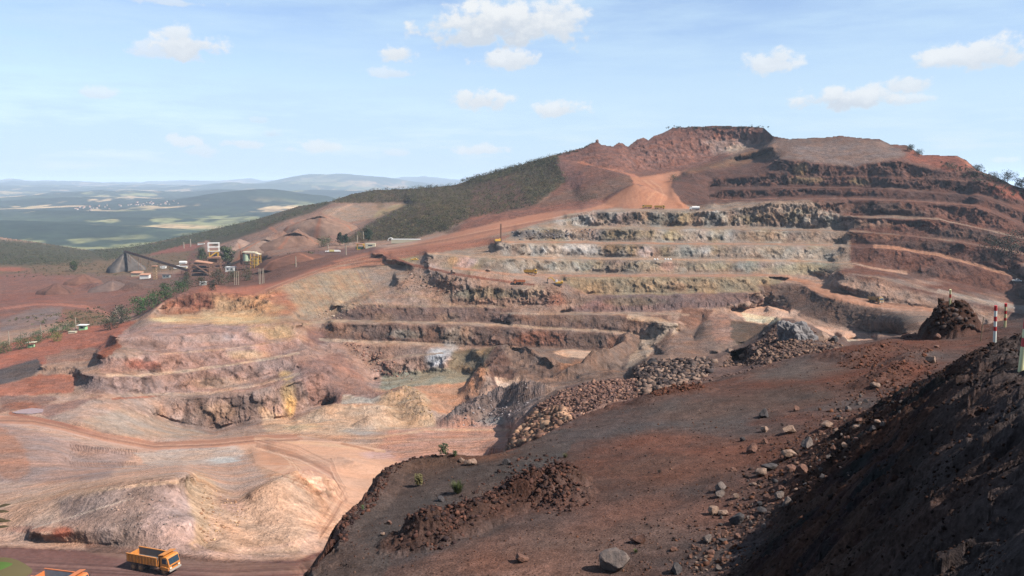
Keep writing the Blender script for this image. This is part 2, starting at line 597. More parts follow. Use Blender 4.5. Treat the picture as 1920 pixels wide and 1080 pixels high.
# rim of the pit, left
zc([(80, 684), (120, 687), (150, 684), (175, 668), (186, 650), (208, 629), (240, 622), (280, 590), (310, 562), (340, 549), (380, 548)],
   [-84, -84, -84, -83, -82, -80, -79, -73, -68, -65, -66])
chain([
    [(80, 685), (120, 688), (150, 685)],
    [(78, 700), (120, 702), (150, 706)],
], [(80, 400), (150, 398)], off=3)
cv([(330, 553), (370, 553), (400, 553), (470, 560)], [520, 522, 525, 520])
cv([(300, 580), (350, 578), (400, 580), (480, 578)], [512, 514, 515, 514])
cv([(290, 592), (350, 590), (400, 592), (480, 590)], [496, 500, 500, 500])
chain([
    [(210, 630), (235, 632), (330, 628), (420, 624), (500, 618), (560, 606)],
    [(225, 648), (290, 655), (360, 652), (440, 646), (500, 640), (560, 628)],
    [(180, 664), (240, 665), (300, 664), (400, 655), (480, 649), (560, 634)],
    [(190, 692), (240, 698), (300, 700), (380, 686), (480, 673), (560, 655)],
    [(150, 702), (200, 706), (260, 706), (370, 694), (480, 679), (560, 664)],
    [(145, 734), (220, 738), (300, 736), (400, 728), (480, 712), (560, 690)],
    [(300, 745), (380, 744), (480, 735), (560, 712), (620, 690)],
    [(290, 778), (340, 800), (400, 812), (480, 792), (560, 772), (620, 755)],
], [(180, 412), (330, 430), (560, 470)], off=6)
# floor by the left road
zc([(-150, 780), (0, 745), (100, 742), (140, 740)], -86)
zc([(-150, 800), (0, 772), (80, 778), (150, 795), (220, 815), (290, 830), (400, 825), (480, 818), (560, 818), (660, 828), (720, 845)],
   [-86, -86, -86, -85, -84, -82, -81, -80, -80, -79, -78])
zc([(-150, 815), (0, 788), (100, 800), (180, 822), (260, 840), (350, 838), (440, 830), (500, 838)], [-86, -86, -86, -85, -83, -82, -81, -80])
zc([(620, 760), (680, 775), (740, 790), (800, 802), (880, 806), (960, 806)], [-88, -88, -86, -84, -82, -80])
zc([(560, 800), (640, 812), (740, 818), (840, 818), (960, 822)], [-82, -81, -80, -79, -78])
zc([(700, 850), (760, 850), (840, 850), (950, 860)], [-77] * 4)
zc([(500, 860), (600, 870), (700, 880)], [-77, -76, -75])
zc([(640, 935), (700, 940), (760, 960)], [-66, -67, -68])
zc([(440, 1040), (560, 1040), (640, 1020), (760, 1020)], [-56, -58, -60, -60])
zc([(130, 828), (180, 840), (240, 848), (300, 850)], [-82, -81, -80, -80])
zc([(130, 862), (190, 872), (260, 874), (330, 868), (420, 866), (470, 850)], [-82, -82, -82, -82, -81.5, -81])
zc([(-150, 915), (0, 910), (100, 900), (200, 884), (300, 876), (350, 872)], [-66, -66, -65, -64, -63, -62])
zc([(-150, 965), (0, 958), (100, 940), (160, 922), (240, 903), (330, 893), (352, 890)], [-57, -56, -53, -50, -48.5, -48, -47.5])
zc([(-150, 975), (0, 968), (100, 950), (160, 932), (240, 913), (325, 903)], [-56.6, -55.5, -53, -50.2, -48.9, -48.4])
zc([(60, 1000), (180, 990), (300, 985), (345, 980)], [-52.5, -51.5, -51, -51])
zc([(-150, 1012), (0, 1014), (100, 1018), (200, 1026), (300, 1040), (420, 1052), (500, 1052), (560, 1045)], [-55, -55, -54.5, -54, -53.5, -53.2, -54, -55])
zc([(-150, 1030), (0, 1026), (100, 1030), (200, 1037), (300, 1050), (420, 1060), (560, 1062)], [-53] * 7)
zc([(-150, 1118), (0, 1118), (200, 1118), (400, 1118), (620, 1118)], -52.5)
zc([(380, 905), (400, 930), (450, 962)], [-54, -55, -56])
zc([(372, 1030), (400, 1015), (455, 985)], [-54.5, -55, -56.5])
zc([(470, 935), (520, 912), (560, 900), (610, 902)], [-55, -54.5, -55, -58])
zc([(470, 975), (520, 1000), (560, 1010)], [-57, -56.5, -56.5])
# --- behind the near ridge (unseen), keep it falling to the pit
zc([(760, 1118), (1200, 1118), (1600, 1118), (2070, 1118)], -60)
zc([(1000, 900), (1300, 900), (1700, 900), (2070, 900)], -60)
# --- rubble heaps at the lip, between the near shelf and the pit
heap_top = [(955, 846), (985, 800), (1010, 765), (1050, 737), (1110, 718), (1150, 712), (1195, 712), (1192, 692), (1215, 676), (1270, 671), (1340, 671), (1368, 662),
            (1400, 650), (1430, 632), (1462, 602), (1492, 600), (1530, 620), (1570, 640), (1602, 652), (1660, 638), (1705, 622), (1760, 610), (1850, 612)]
heap_D = [88, 96, 103, 110, 116, 118, 120, 128, 132, 134, 134, 136, 138, 142, 146, 146, 145, 142, 138, 150, 150, 150, 150]
cv(heap_top, heap_D)
cv([(960, 862), (1060, 800), (1130, 760), (1200, 752), (1260, 730), (1340, 716), (1400, 700), (1450, 684), (1560, 660), (1640, 644), (1700, 628), (1740, 640)],
   [80, 82, 85, 88, 92, 95, 98, 100, 104, 108, 112, 100])
cv([(960, 900), (1200, 800), (1500, 720), (1740, 700)], 78)
# pit ground seen just above the heaps
cv([(948, 838), (975, 798), (1002, 760), (1045, 731), (1108, 712), (1150, 706), (1186, 706), (1184, 690), (1212, 670), (1270, 665), (1340, 665), (1362, 656),
    (1394, 644), (1424, 626), (1458, 595), (1495, 594), (1534, 614), (1574, 634)],
   [250, 285, 320, 345, 370, 375, 372, 390, 412, 418, 418, 425, 440, 455, 490, 490, 465, 440])
zc([(880, 745), (940, 735), (1000, 720), (1080, 706)], [-96, -94, -92, -90])

# inner hill lines (upper middle)
cv([(1205, 272), (1262, 264), (1340, 260), (1400, 262), (1432, 266)], [940, 945, 942, 935, 912])
cv([(1040, 296), (1100, 305), (1175, 326), (1200, 330), (1290, 318), (1340, 308)], [900, 880, 800, 790, 800, 820])
cv([(1195, 326), (1240, 325), (1280, 320)], [850, 850, 860])
cv([(1180, 322), (1230, 322), (1300, 312), (1380, 296), (1440, 284)], [880, 890, 890, 890, 880])
cv([(1260, 285), (1330, 290), (1400, 280), (1430, 276)], [925, 925, 920, 900])
cv([(1300, 318), (1340, 305), (1400, 290), (1450, 275)], [815, 815, 815, 815])
cv([(1180, 345), (1200, 350), (1255, 352), (1270, 350)], [755, 750, 750, 750])
cv([(1090, 388), (1160, 384), (1230, 390), (1300, 392), (1340, 380)], [702, 708, 692, 690, 690])
cv([(1150, 362), (1180, 358), (1230, 372), (1262, 380)], [735, 735, 710, 700])
cv([(1262, 346), (1262, 362), (1280, 386)], [735, 715, 690])
cv([(1046, 300), (1060, 340), (1080, 365), (1000, 388), (900, 410), (840, 425)], [880, 830, 790, 760, 740, 730])
# left approach road along the foot of the spur
cv([(1090, 392), (1000, 408), (930, 420), (850, 437), (780, 455), (700, 462)], [700, 696, 692, 694, 704, 724])
cv([(1060, 399), (960, 428), (900, 440), (800, 460), (740, 470)], [690, 676, 668, 668, 676])
# spur (green) foot, dump behind it
cv([(640, 458), (700, 456), (780, 447), (830, 436), (880, 405), (930, 400), (1000, 385)], [820, 790, 760, 745, 765, 770, 775])
cv([(640, 445), (690, 425), (740, 400), (800, 380), (860, 372)], [850, 870, 880, 880, 890])
cv([(636, 440), (686, 421), (736, 396), (768, 381)], [960, 990, 1020, 1060])
cv([(455, 446), (480, 437), (530, 415), (580, 401), (620, 384), (700, 382), (768, 381)], [1020, 1020, 1030, 1060, 1100, 1100, 1080])
cv([(380, 458), (455, 440), (480, 431), (530, 410), (580, 396), (620, 381)], [1180, 1120, 1120, 1130, 1150, 1180])
cv([(470, 470), (520, 463), (600, 452)], [900, 900, 920])
cv([(500, 480), (560, 473), (640, 466)], [780, 770, 760])


def relax():
    sizes = [8, 4, 2, 1]
    prev = None
    allp = [interp_curve(c, .4) for c in lines]
    P = np.concatenate(allp)
    for k in sizes:
        g = G * k
        nu, nv = int(math.ceil((U1 - U0) / g)) + 1, int(math.ceil((V1 - V0) / g)) + 1
        iu = np.clip(np.round((P[:, 0] - U0) / g).astype(int), 0, nu - 1)
        iv = np.clip(np.round((P[:, 1] - V0) / g).astype(int), 0, nv - 1)
        s = np.zeros((nv, nu))
        c = np.zeros((nv, nu))
        np.add.at(s, (iv, iu), P[:, 2])
        np.add.at(c, (iv, iu), 1)
        fixed = c > 0
        val = np.where(fixed, s / np.maximum(c, 1), 0)
        if prev is None:
            w = np.full((nv, nu), P[:, 2].mean())
        else:
            pn = prev.shape
            yi = np.clip(np.arange(nv) / 2, 0, pn[0] - 1)
            xi = np.clip(np.arange(nu) / 2, 0, pn[1] - 1)
            y0 = np.minimum(yi.astype(int), pn[0] - 2)
            x0 = np.minimum(xi.astype(int), pn[1] - 2)
            fy, fx = (yi - y0)[:, None], (xi - x0)[None, :]
            w = (prev[y0][:, x0] * (1 - fy) * (1 - fx) + prev[y0 + 1][:, x0] * fy * (1 - fx) + prev[y0][:, x0 + 1] * (1 - fy) * fx + prev[y0 + 1][:, x0 + 1] * fy * fx)
        w = w.astype(np.float64)
        w[fixed] = val[fixed]
        for it in range({8: 1500, 4: 400, 2: 150, 1: 60}[k]):
            p = np.pad(w, 1, mode='edge')
            p[0] = 2 * p[1] - p[2]
            p[-1] = 2 * p[-2] - p[-3]
            n = .25 * (p[:-2, 1:-1] + p[2:, 1:-1] + p[1:-1, :-2] + p[1:-1, 2:])
            w = np.where(fixed, w, n)
        prev = w
    return w[:NV, :NU]




def grid_normals(X, Y, Z):
    ax, ay, az_ = [np.gradient(q, axis=1) for q in (X, Y, Z)]
    bx, by, bz = [np.gradient(q, axis=0) for q in (X, Y, Z)]
    nx, ny, nz = ay * bz - az_ * by, az_ * bx - ax * bz, ax * by - ay * bx
    l = np.sqrt(nx * nx + ny * ny + nz * nz) + 1e-12
    sgn = np.where(nx * X + ny * Y + nz * Z > 0, -1, 1)
    return nx / l * sgn, ny / l * sgn, nz / l * sgn


def blur(a, r):
    for ax in (0, 1):
        k = 2 * r + 1
        pad = [(0, 0), (0, 0)]
        pad[ax] = (r + 1, r)
        c = np.cumsum(np.pad(a, pad, mode='edge'), axis=ax)
        a = (np.take(c, range(k, c.shape[ax]), axis=ax) - np.take(c, range(0, c.shape[ax] - k), axis=ax)) / k
    return a




def zsoft(poly):
    m = inside(UU, VV, poly).astype(float)
    return blur(m, 5)


W = relax()
W = np.clip(W, 1 / 2000., 1 / 40.)
LW = np.log(W)
_top = np.clip(((SKV + 2 - V0) / G).astype(int), 0, NV - 1)
LW = np.where(VV < SKV[None, :] + 2, LW[_top, np.arange(NU)][None, :], LW)
LW = blur(LW, 1)
m = np.maximum(zsoft([(-160, 400), (480, 400), (640, 370), (780, 340), (1060, 280), (1330, 240), (1440, 250), (1440, 300), (1310, 318), (1290, 385), (1100, 392), (960, 428), (800, 460), (740, 474), (620, 490), (520, 530), (340, 545), (210, 615), (170, 660), (0, 680), (-160, 740)]),
               zsoft([(-160, 775), (200, 795), (420, 800), (700, 770), (960, 790), (960, 840), (700, 900), (640, 1130), (-160, 1130)]))
LW = LW * (1 - m) + blur(blur(LW, 3), 3) * m
W = np.exp(LW)
SS = 1 / W
rx, ry, rz = ray(UU, VV)
PX, PY, PZ = rx * SS, ry * SS, rz * SS

NX, NY, NZ = grid_normals(blur(PX, 2), blur(PY, 2), blur(PZ, 2))
STEEP = np.clip((0.93 - NZ) / 0.30, 0, 1)
STEEP = blur(STEEP, 1)

# relief of the rock: broken faces, gullies, lumps
scale_d = np.clip(SS / 500., .25, 1.6)
# how far apart neighbouring points of the sheet are on the ground: fine relief is left out where it could not be carried
STEP = np.maximum(np.abs(np.gradient(SS, axis=0)), np.abs(np.gradient(SS, axis=1)))
STEP = blur(STEP, 2)


def carry(wl):
    return np.clip(wl / (2.5 * STEP + 1e-6) - .2, 0, 1)


n_big = fbm(PX / 16, PY / 16, PZ / 24, 3, 3)
n_mid = fbm(PX / 4.2, PY / 4.2, PZ / 6.5, 4, 11, .55, True)
n_gul = fbm(PX / 3.0, PY / 3.0, PZ / 14, 3, 29, .5, True)
n_small = fbm(PX / 1.5, PY / 1.5, PZ / 1.5, 3, 41, .6)
wb1, wd1 = worley(PX / 5.0 + .25 * n_mid, PY / 5.0, PZ / 7.0, 5)
wb2, wd2 = worley(PX / 2.1 + .3 * n_small, PY / 2.1, PZ / 3.0, 6)
n_low = fbm(PX / 40, PY / 40, PZ / 60, 3, 7)

# roughness of zones (painted where the rock is visibly more or less broken)
ROUGH = np.ones_like(UU)


def zone(arr, poly, val, feather=6.0, warp=8.0):
    u = UU + warp * WN1
    v = VV + warp * .5 * WN2
    x0, x1 = min(p[0] for p in poly) - 30, max(p[0] for p in poly) + 30
    y0, y1 = min(p[1] for p in poly) - 30, max(p[1] for p in poly) + 30
    i0, i1 = max(0, int((x0 - U0) / G)), min(NU, int((x1 - U0) / G) + 1)
    j0, j1 = max(0, int((y0 - V0) / G)), min(NV, int((y1 - V0) / G) + 1)
    if i0 >= i1 or j0 >= j1:
        return
    m = inside(u[j0:j1, i0:i1], v[j0:j1, i0:i1], poly).astype(float)
    r = max(1, int(feather / G / 2))
    m = blur(m, r)
    if arr.ndim == 3:
        m = m[..., None]
    arr[j0:j1, i0:i1] = arr[j0:j1, i0:i1] * (1 - m) + np.asarray(val) * m


WN1 = fbm(PX / 7, PY / 7, PZ / 7, 4, 77, .6)
WN2 = fbm(PX / 7, PY / 7, PZ / 7, 4, 177, .6)

zone(ROUGH, [(500, 560), (600, 515), (700, 500), (745, 515), (660, 580), (560, 600)], .3)
zone(ROUGH, [(-150, 430), (500, 400), (500, 530), (340, 545), (200, 600), (0, 680), (-150, 700)], .5)
zone(ROUGH, [(380, 460), (620, 375), (780, 370), (640, 460), (480, 480)], .35)
zone(ROUGH, [(1440, 300), (1480, 262), (1650, 264), (1690, 295), (1600, 312)], .4)
zone(ROUGH, [(1050, 330), (1180, 330), (1190, 380), (1060, 395)], .6)
zone(ROUGH, [(-150, 1025), (300, 1045), (640, 1060), (640, 1120), (-150, 1120)], .25)
BROKEN = np.zeros_like(UU) + .12      # ground that is gently sloping yet rough
zone(BROKEN, [(1030, 225), (1470, 225), (1450, 290), (1290, 320), (1180, 325), (1060, 300)], .75)
zone(BROKEN, [(1050, 300), (1180, 328), (1190, 350), (1170, 372), (1060, 395), (880, 425), (930, 390), (1060, 360)], .5)
zone(BROKEN, [(1440, 262), (1700, 262), (1700, 300), (1440, 320)], .3)
zone(BROKEN, [(1290, 330), (1440, 280), (1925, 300), (1925, 640), (1700, 620), (1420, 540), (1560, 500), (1600, 400), (1290, 392)], .45)
zone(BROKEN, [(140, 620), (560, 600), (700, 640), (760, 740), (560, 800), (380, 820), (150, 740)], .45)
zone(BROKEN, [(520, 545), (620, 508), (760, 500), (740, 520), (640, 580), (560, 596)], .22)
zone(BROKEN, [(690, 530), (1060, 525), (1420, 545), (1420, 600), (1260, 660), (1000, 720), (820, 700), (640, 700), (600, 600)], .4)
zone(BROKEN, [(890, 660), (1060, 690), (1160, 680), (1200, 720), (1000, 800), (830, 800), (880, 730)], .7)
zone(BROKEN, [(100, 930), (330, 890), (400, 1045), (120, 1015)], .4)
zone(BROKEN, [(360, 880), (470, 960), (560, 1030), (380, 1045)], .45)
zone(BROKEN, [(500, 770), (620, 745), (760, 735), (815, 800), (560, 812)], .4)
zone(BROKEN, [(-150, 690), (60, 690), (150, 740), (-150, 745)], .3)
zone(BROKEN, [(-150, 430), (500, 400), (500, 530), (340, 545), (200, 600), (0, 680), (-150, 700)], .12)
zone(BROKEN, [(300, 545), (520, 545), (500, 585), (300, 590)], .8)
for _p in ([(1368, 578), (1440, 570), (1500, 585), (1480, 598), (1500, 612), (1540, 612), (1640, 628), (1600, 650), (1540, 630), (1470, 612), (1400, 600)], [(1036, 660), (1060, 655), (1120, 660), (1150, 668), (1130, 673), (1060, 668)], [(-150, 776), (120, 790), (290, 828), (480, 814), (560, 814), (740, 850), (700, 960), (470, 870), (290, 850), (-150, 802)], [(-150, 1026), (420, 1056), (660, 1030), (660, 1130), (-150, 1130)],
           [(1178, 325), (1290, 318), (1258, 350), (1300, 392), (1110, 394), (960, 431), (720, 474), (540, 530), (480, 552), (400, 546), (620, 490), (880, 428), (1150, 376), (1215, 362), (1190, 345)]):
    zone(BROKEN, _p, .02)
STEEP0 = STEEP
STEEP = np.maximum(STEEP, BROKEN)
JAG = np.ones_like(UU)      # the dark benches on the right are cut by deep recesses
zone(JAG, [(1290, 330), (1440, 300), (1925, 320), (1925, 560), (1600, 500), (1600, 400), (1440, 374), (1290, 392)], 2.3, 14)
zone(JAG, [(1060, 400), (1440, 380), (1590, 376), (1590, 430), (1060, 426)], 1.7, 10)
amp = (.35 + 2.6 * STEEP) * ROUGH * scale_d
flat_amp = .12 + .88 * STEEP
disp = amp * (.34 * n_mid * flat_amp * carry(4.2) + .14 * n_gul * STEEP * carry(3.5) + (.42 * wb1 * carry(4) + .22 * wb2 * carry(2)) * (.08 + .92 * STEEP) + .18 * n_small * flat_amp * carry(1.6) + .9 * n_big * STEEP * JAG * carry(14)) + .9 * n_low * (.3 + STEEP) * ROUGH * carry(30)
# keep the skyline and the roads tidy
disp = disp * np.clip((VV - SKV[None, :]) / 12, .25, 1)
hx, hy, hz = NX, NY, NZ
PX = PX + disp * hx
PY = PY + disp * hy
PZ = PZ + disp * hz * .8


def gpos(u, v):
    i = int(round((u - U0) / G))
    j = int(round((v - V0) / G))
    return i, j


def ground_at(u, v):
    i, j = gpos(u, v)
    return Vector((float(PX[j, i]), float(PY[j, i]), float(PZ[j, i])))


def ridge(pts, width, height, power=1.0, rough=.25):
    """a heap or berm following photo points, conical section; width and height in metres"""
    global PZ
    w = [ground_at(*p) for p in pts]
    if len(w) == 1:
        d = np.hypot(PX - w[0].x, PY - w[0].y)
    else:
        d, _ = seg_dist(PX, PY, [(q.x, q.y) for q in w])
    h = np.clip(1 - d / width, 0, 1) ** power * height
    PZ += h * (1 + .5 * rough * n_mid) * carry(9)


def pit(pts, width, depth):
    ridge(pts, width, -depth)


# berms, heaps, stockpiles
ridge([(236, 508)], 22, 20, 1.0, .05)                    # grey cone under the stacker
ridge([(190, 541), (215, 530), (262, 541)], 12, 7, 1.0)
ridge([(100, 547), (118, 545)], 12, 8, 1.0)
ridge([(152, 530), (175, 541)], 9, 5, 1.0)
ridge([(470, 470), (500, 460), (530, 452)], 26, 14, 1.0, .1)
ridge([(380, 463)], 14, 6)
ridge([(560, 436), (600, 440)], 25, 12, 1.0, .1)
ridge([(545, 478), (590, 482)], 14, 5)
ridge([(1190, 372)], 26, 12, 1.0, .1)
ridge([(520, 925), (545, 905), (580, 898)], 9, 1.6, 1.0, .5)
ridge([(640, 868), (665, 880)], 11, 2, 1.2, .4)
ridge([(735, 750), (760, 738), (785, 752), (800, 790)], 10, 3, .9, .9)
ridge([(600, 780), (655, 772), (700, 778)], 14, 3.4, .9, .5)
ridge([(730, 795), (690, 800)], 7, 4)
ridge([(905, 720), (925, 690), (945, 668), (985, 662)], 12, 3.2, .8, .8)
ridge([(880, 735), (888, 722), (915, 735)], 6, 3)
ridge([(860, 792), (900, 772), (950, 750), (1000, 742)], 9, 5, .8, 1.2)
ridge([(975, 705), (1000, 694), (1050, 690)], 9, 2.5, .9, .8)
ridge([(1178, 640), (1150, 668), (1110, 690)], 6, 4, .7, .6)
ridge([(1060, 705), (1110, 690), (1140, 680)], 7, 3.5, 1, .4)
ridge([(1115, 276)], 12, 4, 1.0, .3)
pit([(540, 775), (575, 790)], 10, 2)

# ------------------------------------------------------------------ colours of soils and rocks (what the photo shows, as albedo)
CC = np.zeros(UU.shape + (3,))
CC[:] = lin((172, 138, 120))


def C(*rgb):
    return lin(rgb)


def z(poly, rgb, feather=8, warp=10):
    zone(CC, poly, lin(rgb), feather, warp)


def ell(cu, cv_, ru, rv, rgb, a=1.0, ang=0.0, soft=.6):
    u = UU - cu
    v = VV - cv_
    x0, x1, y0, y1 = cu - 2 * max(ru, rv), cu + 2 * max(ru, rv), cv_ - 2 * max(ru, rv), cv_ + 2 * max(ru, rv)
    i0, i1 = max(0, int((x0 - U0) / G)), min(NU, int((x1 - U0) / G) + 1)
    j0, j1 = max(0, int((y0 - V0) / G)), min(NV, int((y1 - V0) / G) + 1)
    if i0 >= i1 or j0 >= j1:
        return
    s = (slice(j0, j1), slice(i0, i1))
    uu, vv = u[s], v[s]
    c, n = math.cos(ang), math.sin(ang)
    d = np.sqrt(((uu * c + vv * n) / ru) ** 2 + ((-uu * n + vv * c) / rv) ** 2) + .45 * WN1[s]
    m = (np.clip((1.15 - d) / soft, 0, 1) * a)[..., None]
    CC[s] = CC[s] * (1 - m) + lin(rgb) * m


def stroke(pts, width, rgb, a=1.0, w1=None, edge=.35, warp=2.0):
    """width in photo pixels"""
    w1 = w1 or width
    x0, x1 = min(p[0] for p in pts) - 40, max(p[0] for p in pts) + 40
    y0, y1 = min(p[1] for p in pts) - 40, max(p[1] for p in pts) + 40
    i0, i1 = max(0, int((x0 - U0) / G)), min(NU, int((x1 - U0) / G) + 1)
    j0, j1 = max(0, int((y0 - V0) / G)), min(NV, int((y1 - V0) / G) + 1)
    if i0 >= i1 or j0 >= j1:
        return
    s = (slice(j0, j1), slice(i0, i1))
    d, t = seg_dist(UU[s] + warp * WN1[s], VV[s] + warp * .5 * WN2[s], pts)
    w = (width + (w1 - width) * t) / 2
    m = (np.clip((1 - d / w) / edge + .3, 0, 1) * a)[..., None]
    CC[s] = CC[s] * (1 - m) + lin(rgb) * m


# upper hill
z([(1030, 230), (2070, 230), (2070, 480), (1440, 480), (1440, 378), (1030, 400)], (132, 90, 76), 10)
z([(1030, 285), (1180, 255), (1262, 230), (1440, 230), (1460, 270), (1290, 318), (1060, 305)], (134, 90, 78))
z([(1060, 300), (1180, 326), (1290, 318), (1330, 300), (1440, 262), (1300, 262), (1180, 280)], (145, 98, 84))
z([(1310, 262), (1400, 262), (1430, 280), (1400, 292), (1340, 288)], (160, 128, 118))
ell(1385, 280, 28, 9, (178, 158, 140), .8)
z([(1440, 262), (1480, 258), (1560, 255), (1660, 264), (1700, 292), (1600, 312), (1440, 300), (1350, 300)], (132, 106, 96), 6)
z([(1480, 275), (1660, 268), (1700, 292), (1600, 312), (1500, 300)], (138, 116, 110), 6)
z([(1270, 325), (1440, 275), (1440, 300), (1380, 320), (1280, 345)], (135, 98, 72), 8)
z([(1260, 330), (1330, 318), (1440, 300), (1500, 302), (1560, 314), (1925, 330), (1925, 440), (1440, 376), (1290, 392), (1258, 360)], (112, 78, 68), 8)
z([(1500, 375), (1925, 385), (1925, 600), (1560, 510), (1600, 430)], (126, 84, 70), 10)
z([(1700, 285), (1800, 288), (1830, 316), (1780, 320), (1700, 300)], (150, 88, 68), 5)
stroke([(1795, 292), (1812, 302), (1835, 318)], 10, (185, 118, 92))
z([(1850, 345), (1925, 355), (1925, 378), (1860, 365)], (150, 84, 62), 5)
ell(1500, 318, 14, 12, (168, 140, 92), .8)
ell(1510, 336, 36, 8, (160, 128, 88), .8)
ell(1610, 340, 22, 7, (132, 112, 76), .7)
# right benches: grey browns
for u, v, ru, rv, c in [(1640, 390, 80, 12, (112, 86, 76)), (1560, 385, 40, 12, (122, 90, 76)), (1700, 400, 60, 8, (118, 92, 82)), (1800, 440, 80, 12, (120, 92, 82)),
                        (1620, 420, 60, 9, (150, 118, 102)), (1560, 418, 60, 10, (160, 130, 112)), (1570, 446, 60, 10, (140, 98, 74)), (1660, 445, 30, 8, (150, 100, 72)), (1750, 460, 80, 10, (112, 84, 74)),
                        (1850, 485, 60, 14, (108, 82, 74)), (1720, 515, 60, 14, (116, 88, 80)), (1700, 530, 80, 9, (158, 126, 112)), (1820, 560, 90, 12, (142, 116, 106))]:
    ell(u, v, ru, rv, c, .8)
# central lit terraces: bands of pale, ochre, greenish rock
z([(800, 455), (960, 420), (1060, 396), (1440, 378), (1520, 376), (1590, 430), (1600, 500), (1440, 520), (1060, 522), (930, 516), (790, 480)], (160, 138, 122), 6)
rock_cols = [(150, 134, 116), (176, 168, 162), (166, 142, 100), (178, 150, 142), (146, 134, 120), (160, 158, 150), (172, 140, 116), (140, 112, 98), (150, 146, 124), (188, 178, 172)]
rng = random.Random(5)
rows4 = [(1050, 1560, 410, 15), (970, 1500, 440, 14), (900, 1560, 469, 13), (820, 1580, 498, 12)]
for k, (ua, ub, vc, rv) in enumerate(rows4):
    u = ua
    while u < ub:
        c = rng.choice(rock_cols)
        ell(u, vc + rng.uniform(-3, 3), rng.uniform(12, 32), rv * rng.uniform(.7, 1.1), c, .72, rng.uniform(-.5, .5), .8)
        u += rng.uniform(12, 28)
for u, v, ru, rv, c, a in [(1090, 412, 26, 12, (176, 174, 172), .9), (1130, 405, 18, 9, (92, 92, 96), .8), (1185, 410, 25, 10, (96, 80, 72), .8), (1240, 412, 30, 10, (106, 98, 86), .7),
                           (1262, 412, 10, 12, (78, 78, 82), .8), (1340, 414, 14, 10, (90, 82, 78), .7), (1390, 412, 30, 10, (140, 124, 92), .6),
                           (985, 440, 26, 9, (104, 104, 110), .85), (1030, 442, 30, 8, (96, 92, 96), .8), (1090, 444, 22, 8, (120, 116, 114), .7), (1180, 440, 50, 10, (166, 146, 114), .8),
                           (1265, 442, 22, 10, (178, 152, 102), .7), (1310, 440, 40, 10, (172, 166, 158), .7), (1420, 445, 50, 10, (168, 134, 106), .7),
                           (1090, 470, 50, 11, (186, 182, 182), .85), (1000, 470, 26, 10, (166, 162, 162), .7), (1150, 468, 24, 12, (138, 108, 70), .8), (1185, 470, 16, 12, (172, 146, 106), .8),
                           (1210, 472, 20, 10, (184, 166, 166), .8), (1320, 468, 20, 10, (156, 160, 164), .7), (1420, 470, 60, 12, (176, 158, 140), .7), (1520, 475, 60, 14, (172, 162, 148), .7),
                           (960, 495, 60, 9, (166, 150, 134), .7), (1060, 500, 50, 10, (152, 152, 148), .8), (1200, 500, 70, 10, (164, 142, 116), .8), (1255, 500, 18, 10, (176, 140, 136), .7), (1340, 500, 50, 10, (160, 148, 122), .8),
                           (1400, 500, 30, 10, (150, 158, 156), .7), (1500, 505, 70, 12, (172, 160, 130), .8), (870, 492, 22, 12, (190, 160, 158), .8), (850, 488, 12, 10, (186, 150, 100), .7), (930, 485, 30, 8, (165, 150, 130), .6),
                           (1520, 480, 50, 14, (184, 170, 156), .6)]:
    ell(u, v, ru, rv, c, a)
# green-ochre and mauve walls below
z([(1050, 520), (1480, 518), (1440, 545), (1380, 549), (1140, 556), (1060, 550)], (160, 136, 104), 4)
z([(1130, 524), (1440, 522), (1400, 546), (1240, 552), (1140, 552)], (162, 142, 114), 4)
ell(1265, 540, 30, 12, (174, 136, 104), .7)
z([(1060, 556), (1400, 549), (1440, 560), (1370, 574), (1200, 586), (1050, 588)], (136, 108, 104), 3)
ell(1110, 572, 45, 12, (158, 112, 104), .7)
ell(1180, 566, 60, 9, (140, 122, 96), .6)
z([(960, 535), (1060, 530), (1120, 560), (1050, 590), (960, 585), (840, 575), (860, 540)], (156, 124, 108), 5)
ell(1000, 548, 30, 12, (168, 154, 138), .7)
ell(1035, 565, 26, 15, (158, 108, 92), .8)
ell(900, 552, 70, 12, (146, 134, 112), .8)
ell(840, 540, 30, 14, (150, 112, 98), .7)
z([(940, 588), (1250, 592), (1260, 630), (1150, 622), (960, 612)], (128, 102, 92), 3)
z([(620, 570), (960, 578), (960, 608), (860, 606), (620, 600)], (132, 104, 96), 3)
for u in (720, 840, 980, 1080, 1190):
    ell(u, 596, 22, 10, rng.choice([(150, 120, 98), (118, 98, 94), (150, 104, 80)]), .6)
z([(600, 606), (860, 611), (960, 615), (1180, 628), (1180, 660), (880, 650), (600, 638)], (128, 98, 86), 3)
ell(1010, 636, 50, 14, (152, 96, 72), .9)
ell(1150, 645, 14, 14, (150, 96, 66), .8)
ell(1110, 640, 26, 16, (104, 84, 76), .8)
ell(760, 628, 40, 9, (142, 130, 118), .8)
ell(640, 618, 30, 12, (150, 116, 98), .6)
ell(860, 632, 30, 20, (160, 138, 122), .8)
z([(470, 640), (640, 640), (720, 680), (720, 730), (600, 720), (540, 690)], (158, 126, 116), 8)
z([(640, 645), (860, 655), (820, 690), (690, 700)], (150, 120, 108), 5)
ell(820, 672, 26, 24, (200, 198, 204), .95, -.5)
ell(845, 655, 16, 16, (178, 174, 176), .8, -.5)
ell(875, 630, 14, 18, (168, 132, 108), .8)
z([(850, 655), (930, 652), (960, 690), (900, 720), (840, 700)], (140, 118, 90), 5)
ell(895, 680, 26, 12, (128, 128, 118), .7)
z([(720, 700), (830, 690), (890, 700), (880, 720), (780, 725), (710, 735)], (146, 140, 122), 5)
z([(690, 735), (780, 724), (870, 716), (900, 740), (880, 775), (800, 780), (760, 745)], (186, 134, 100), 4)
ell(900, 715, 12, 22, (186, 130, 92), .9)
z([(905, 690), (935, 652), (980, 660), (985, 700), (930, 740)], (120, 90, 80), 5)
z([(930, 716), (972, 714), (965, 726), (935, 728)], (200, 164, 140), 2, 2)
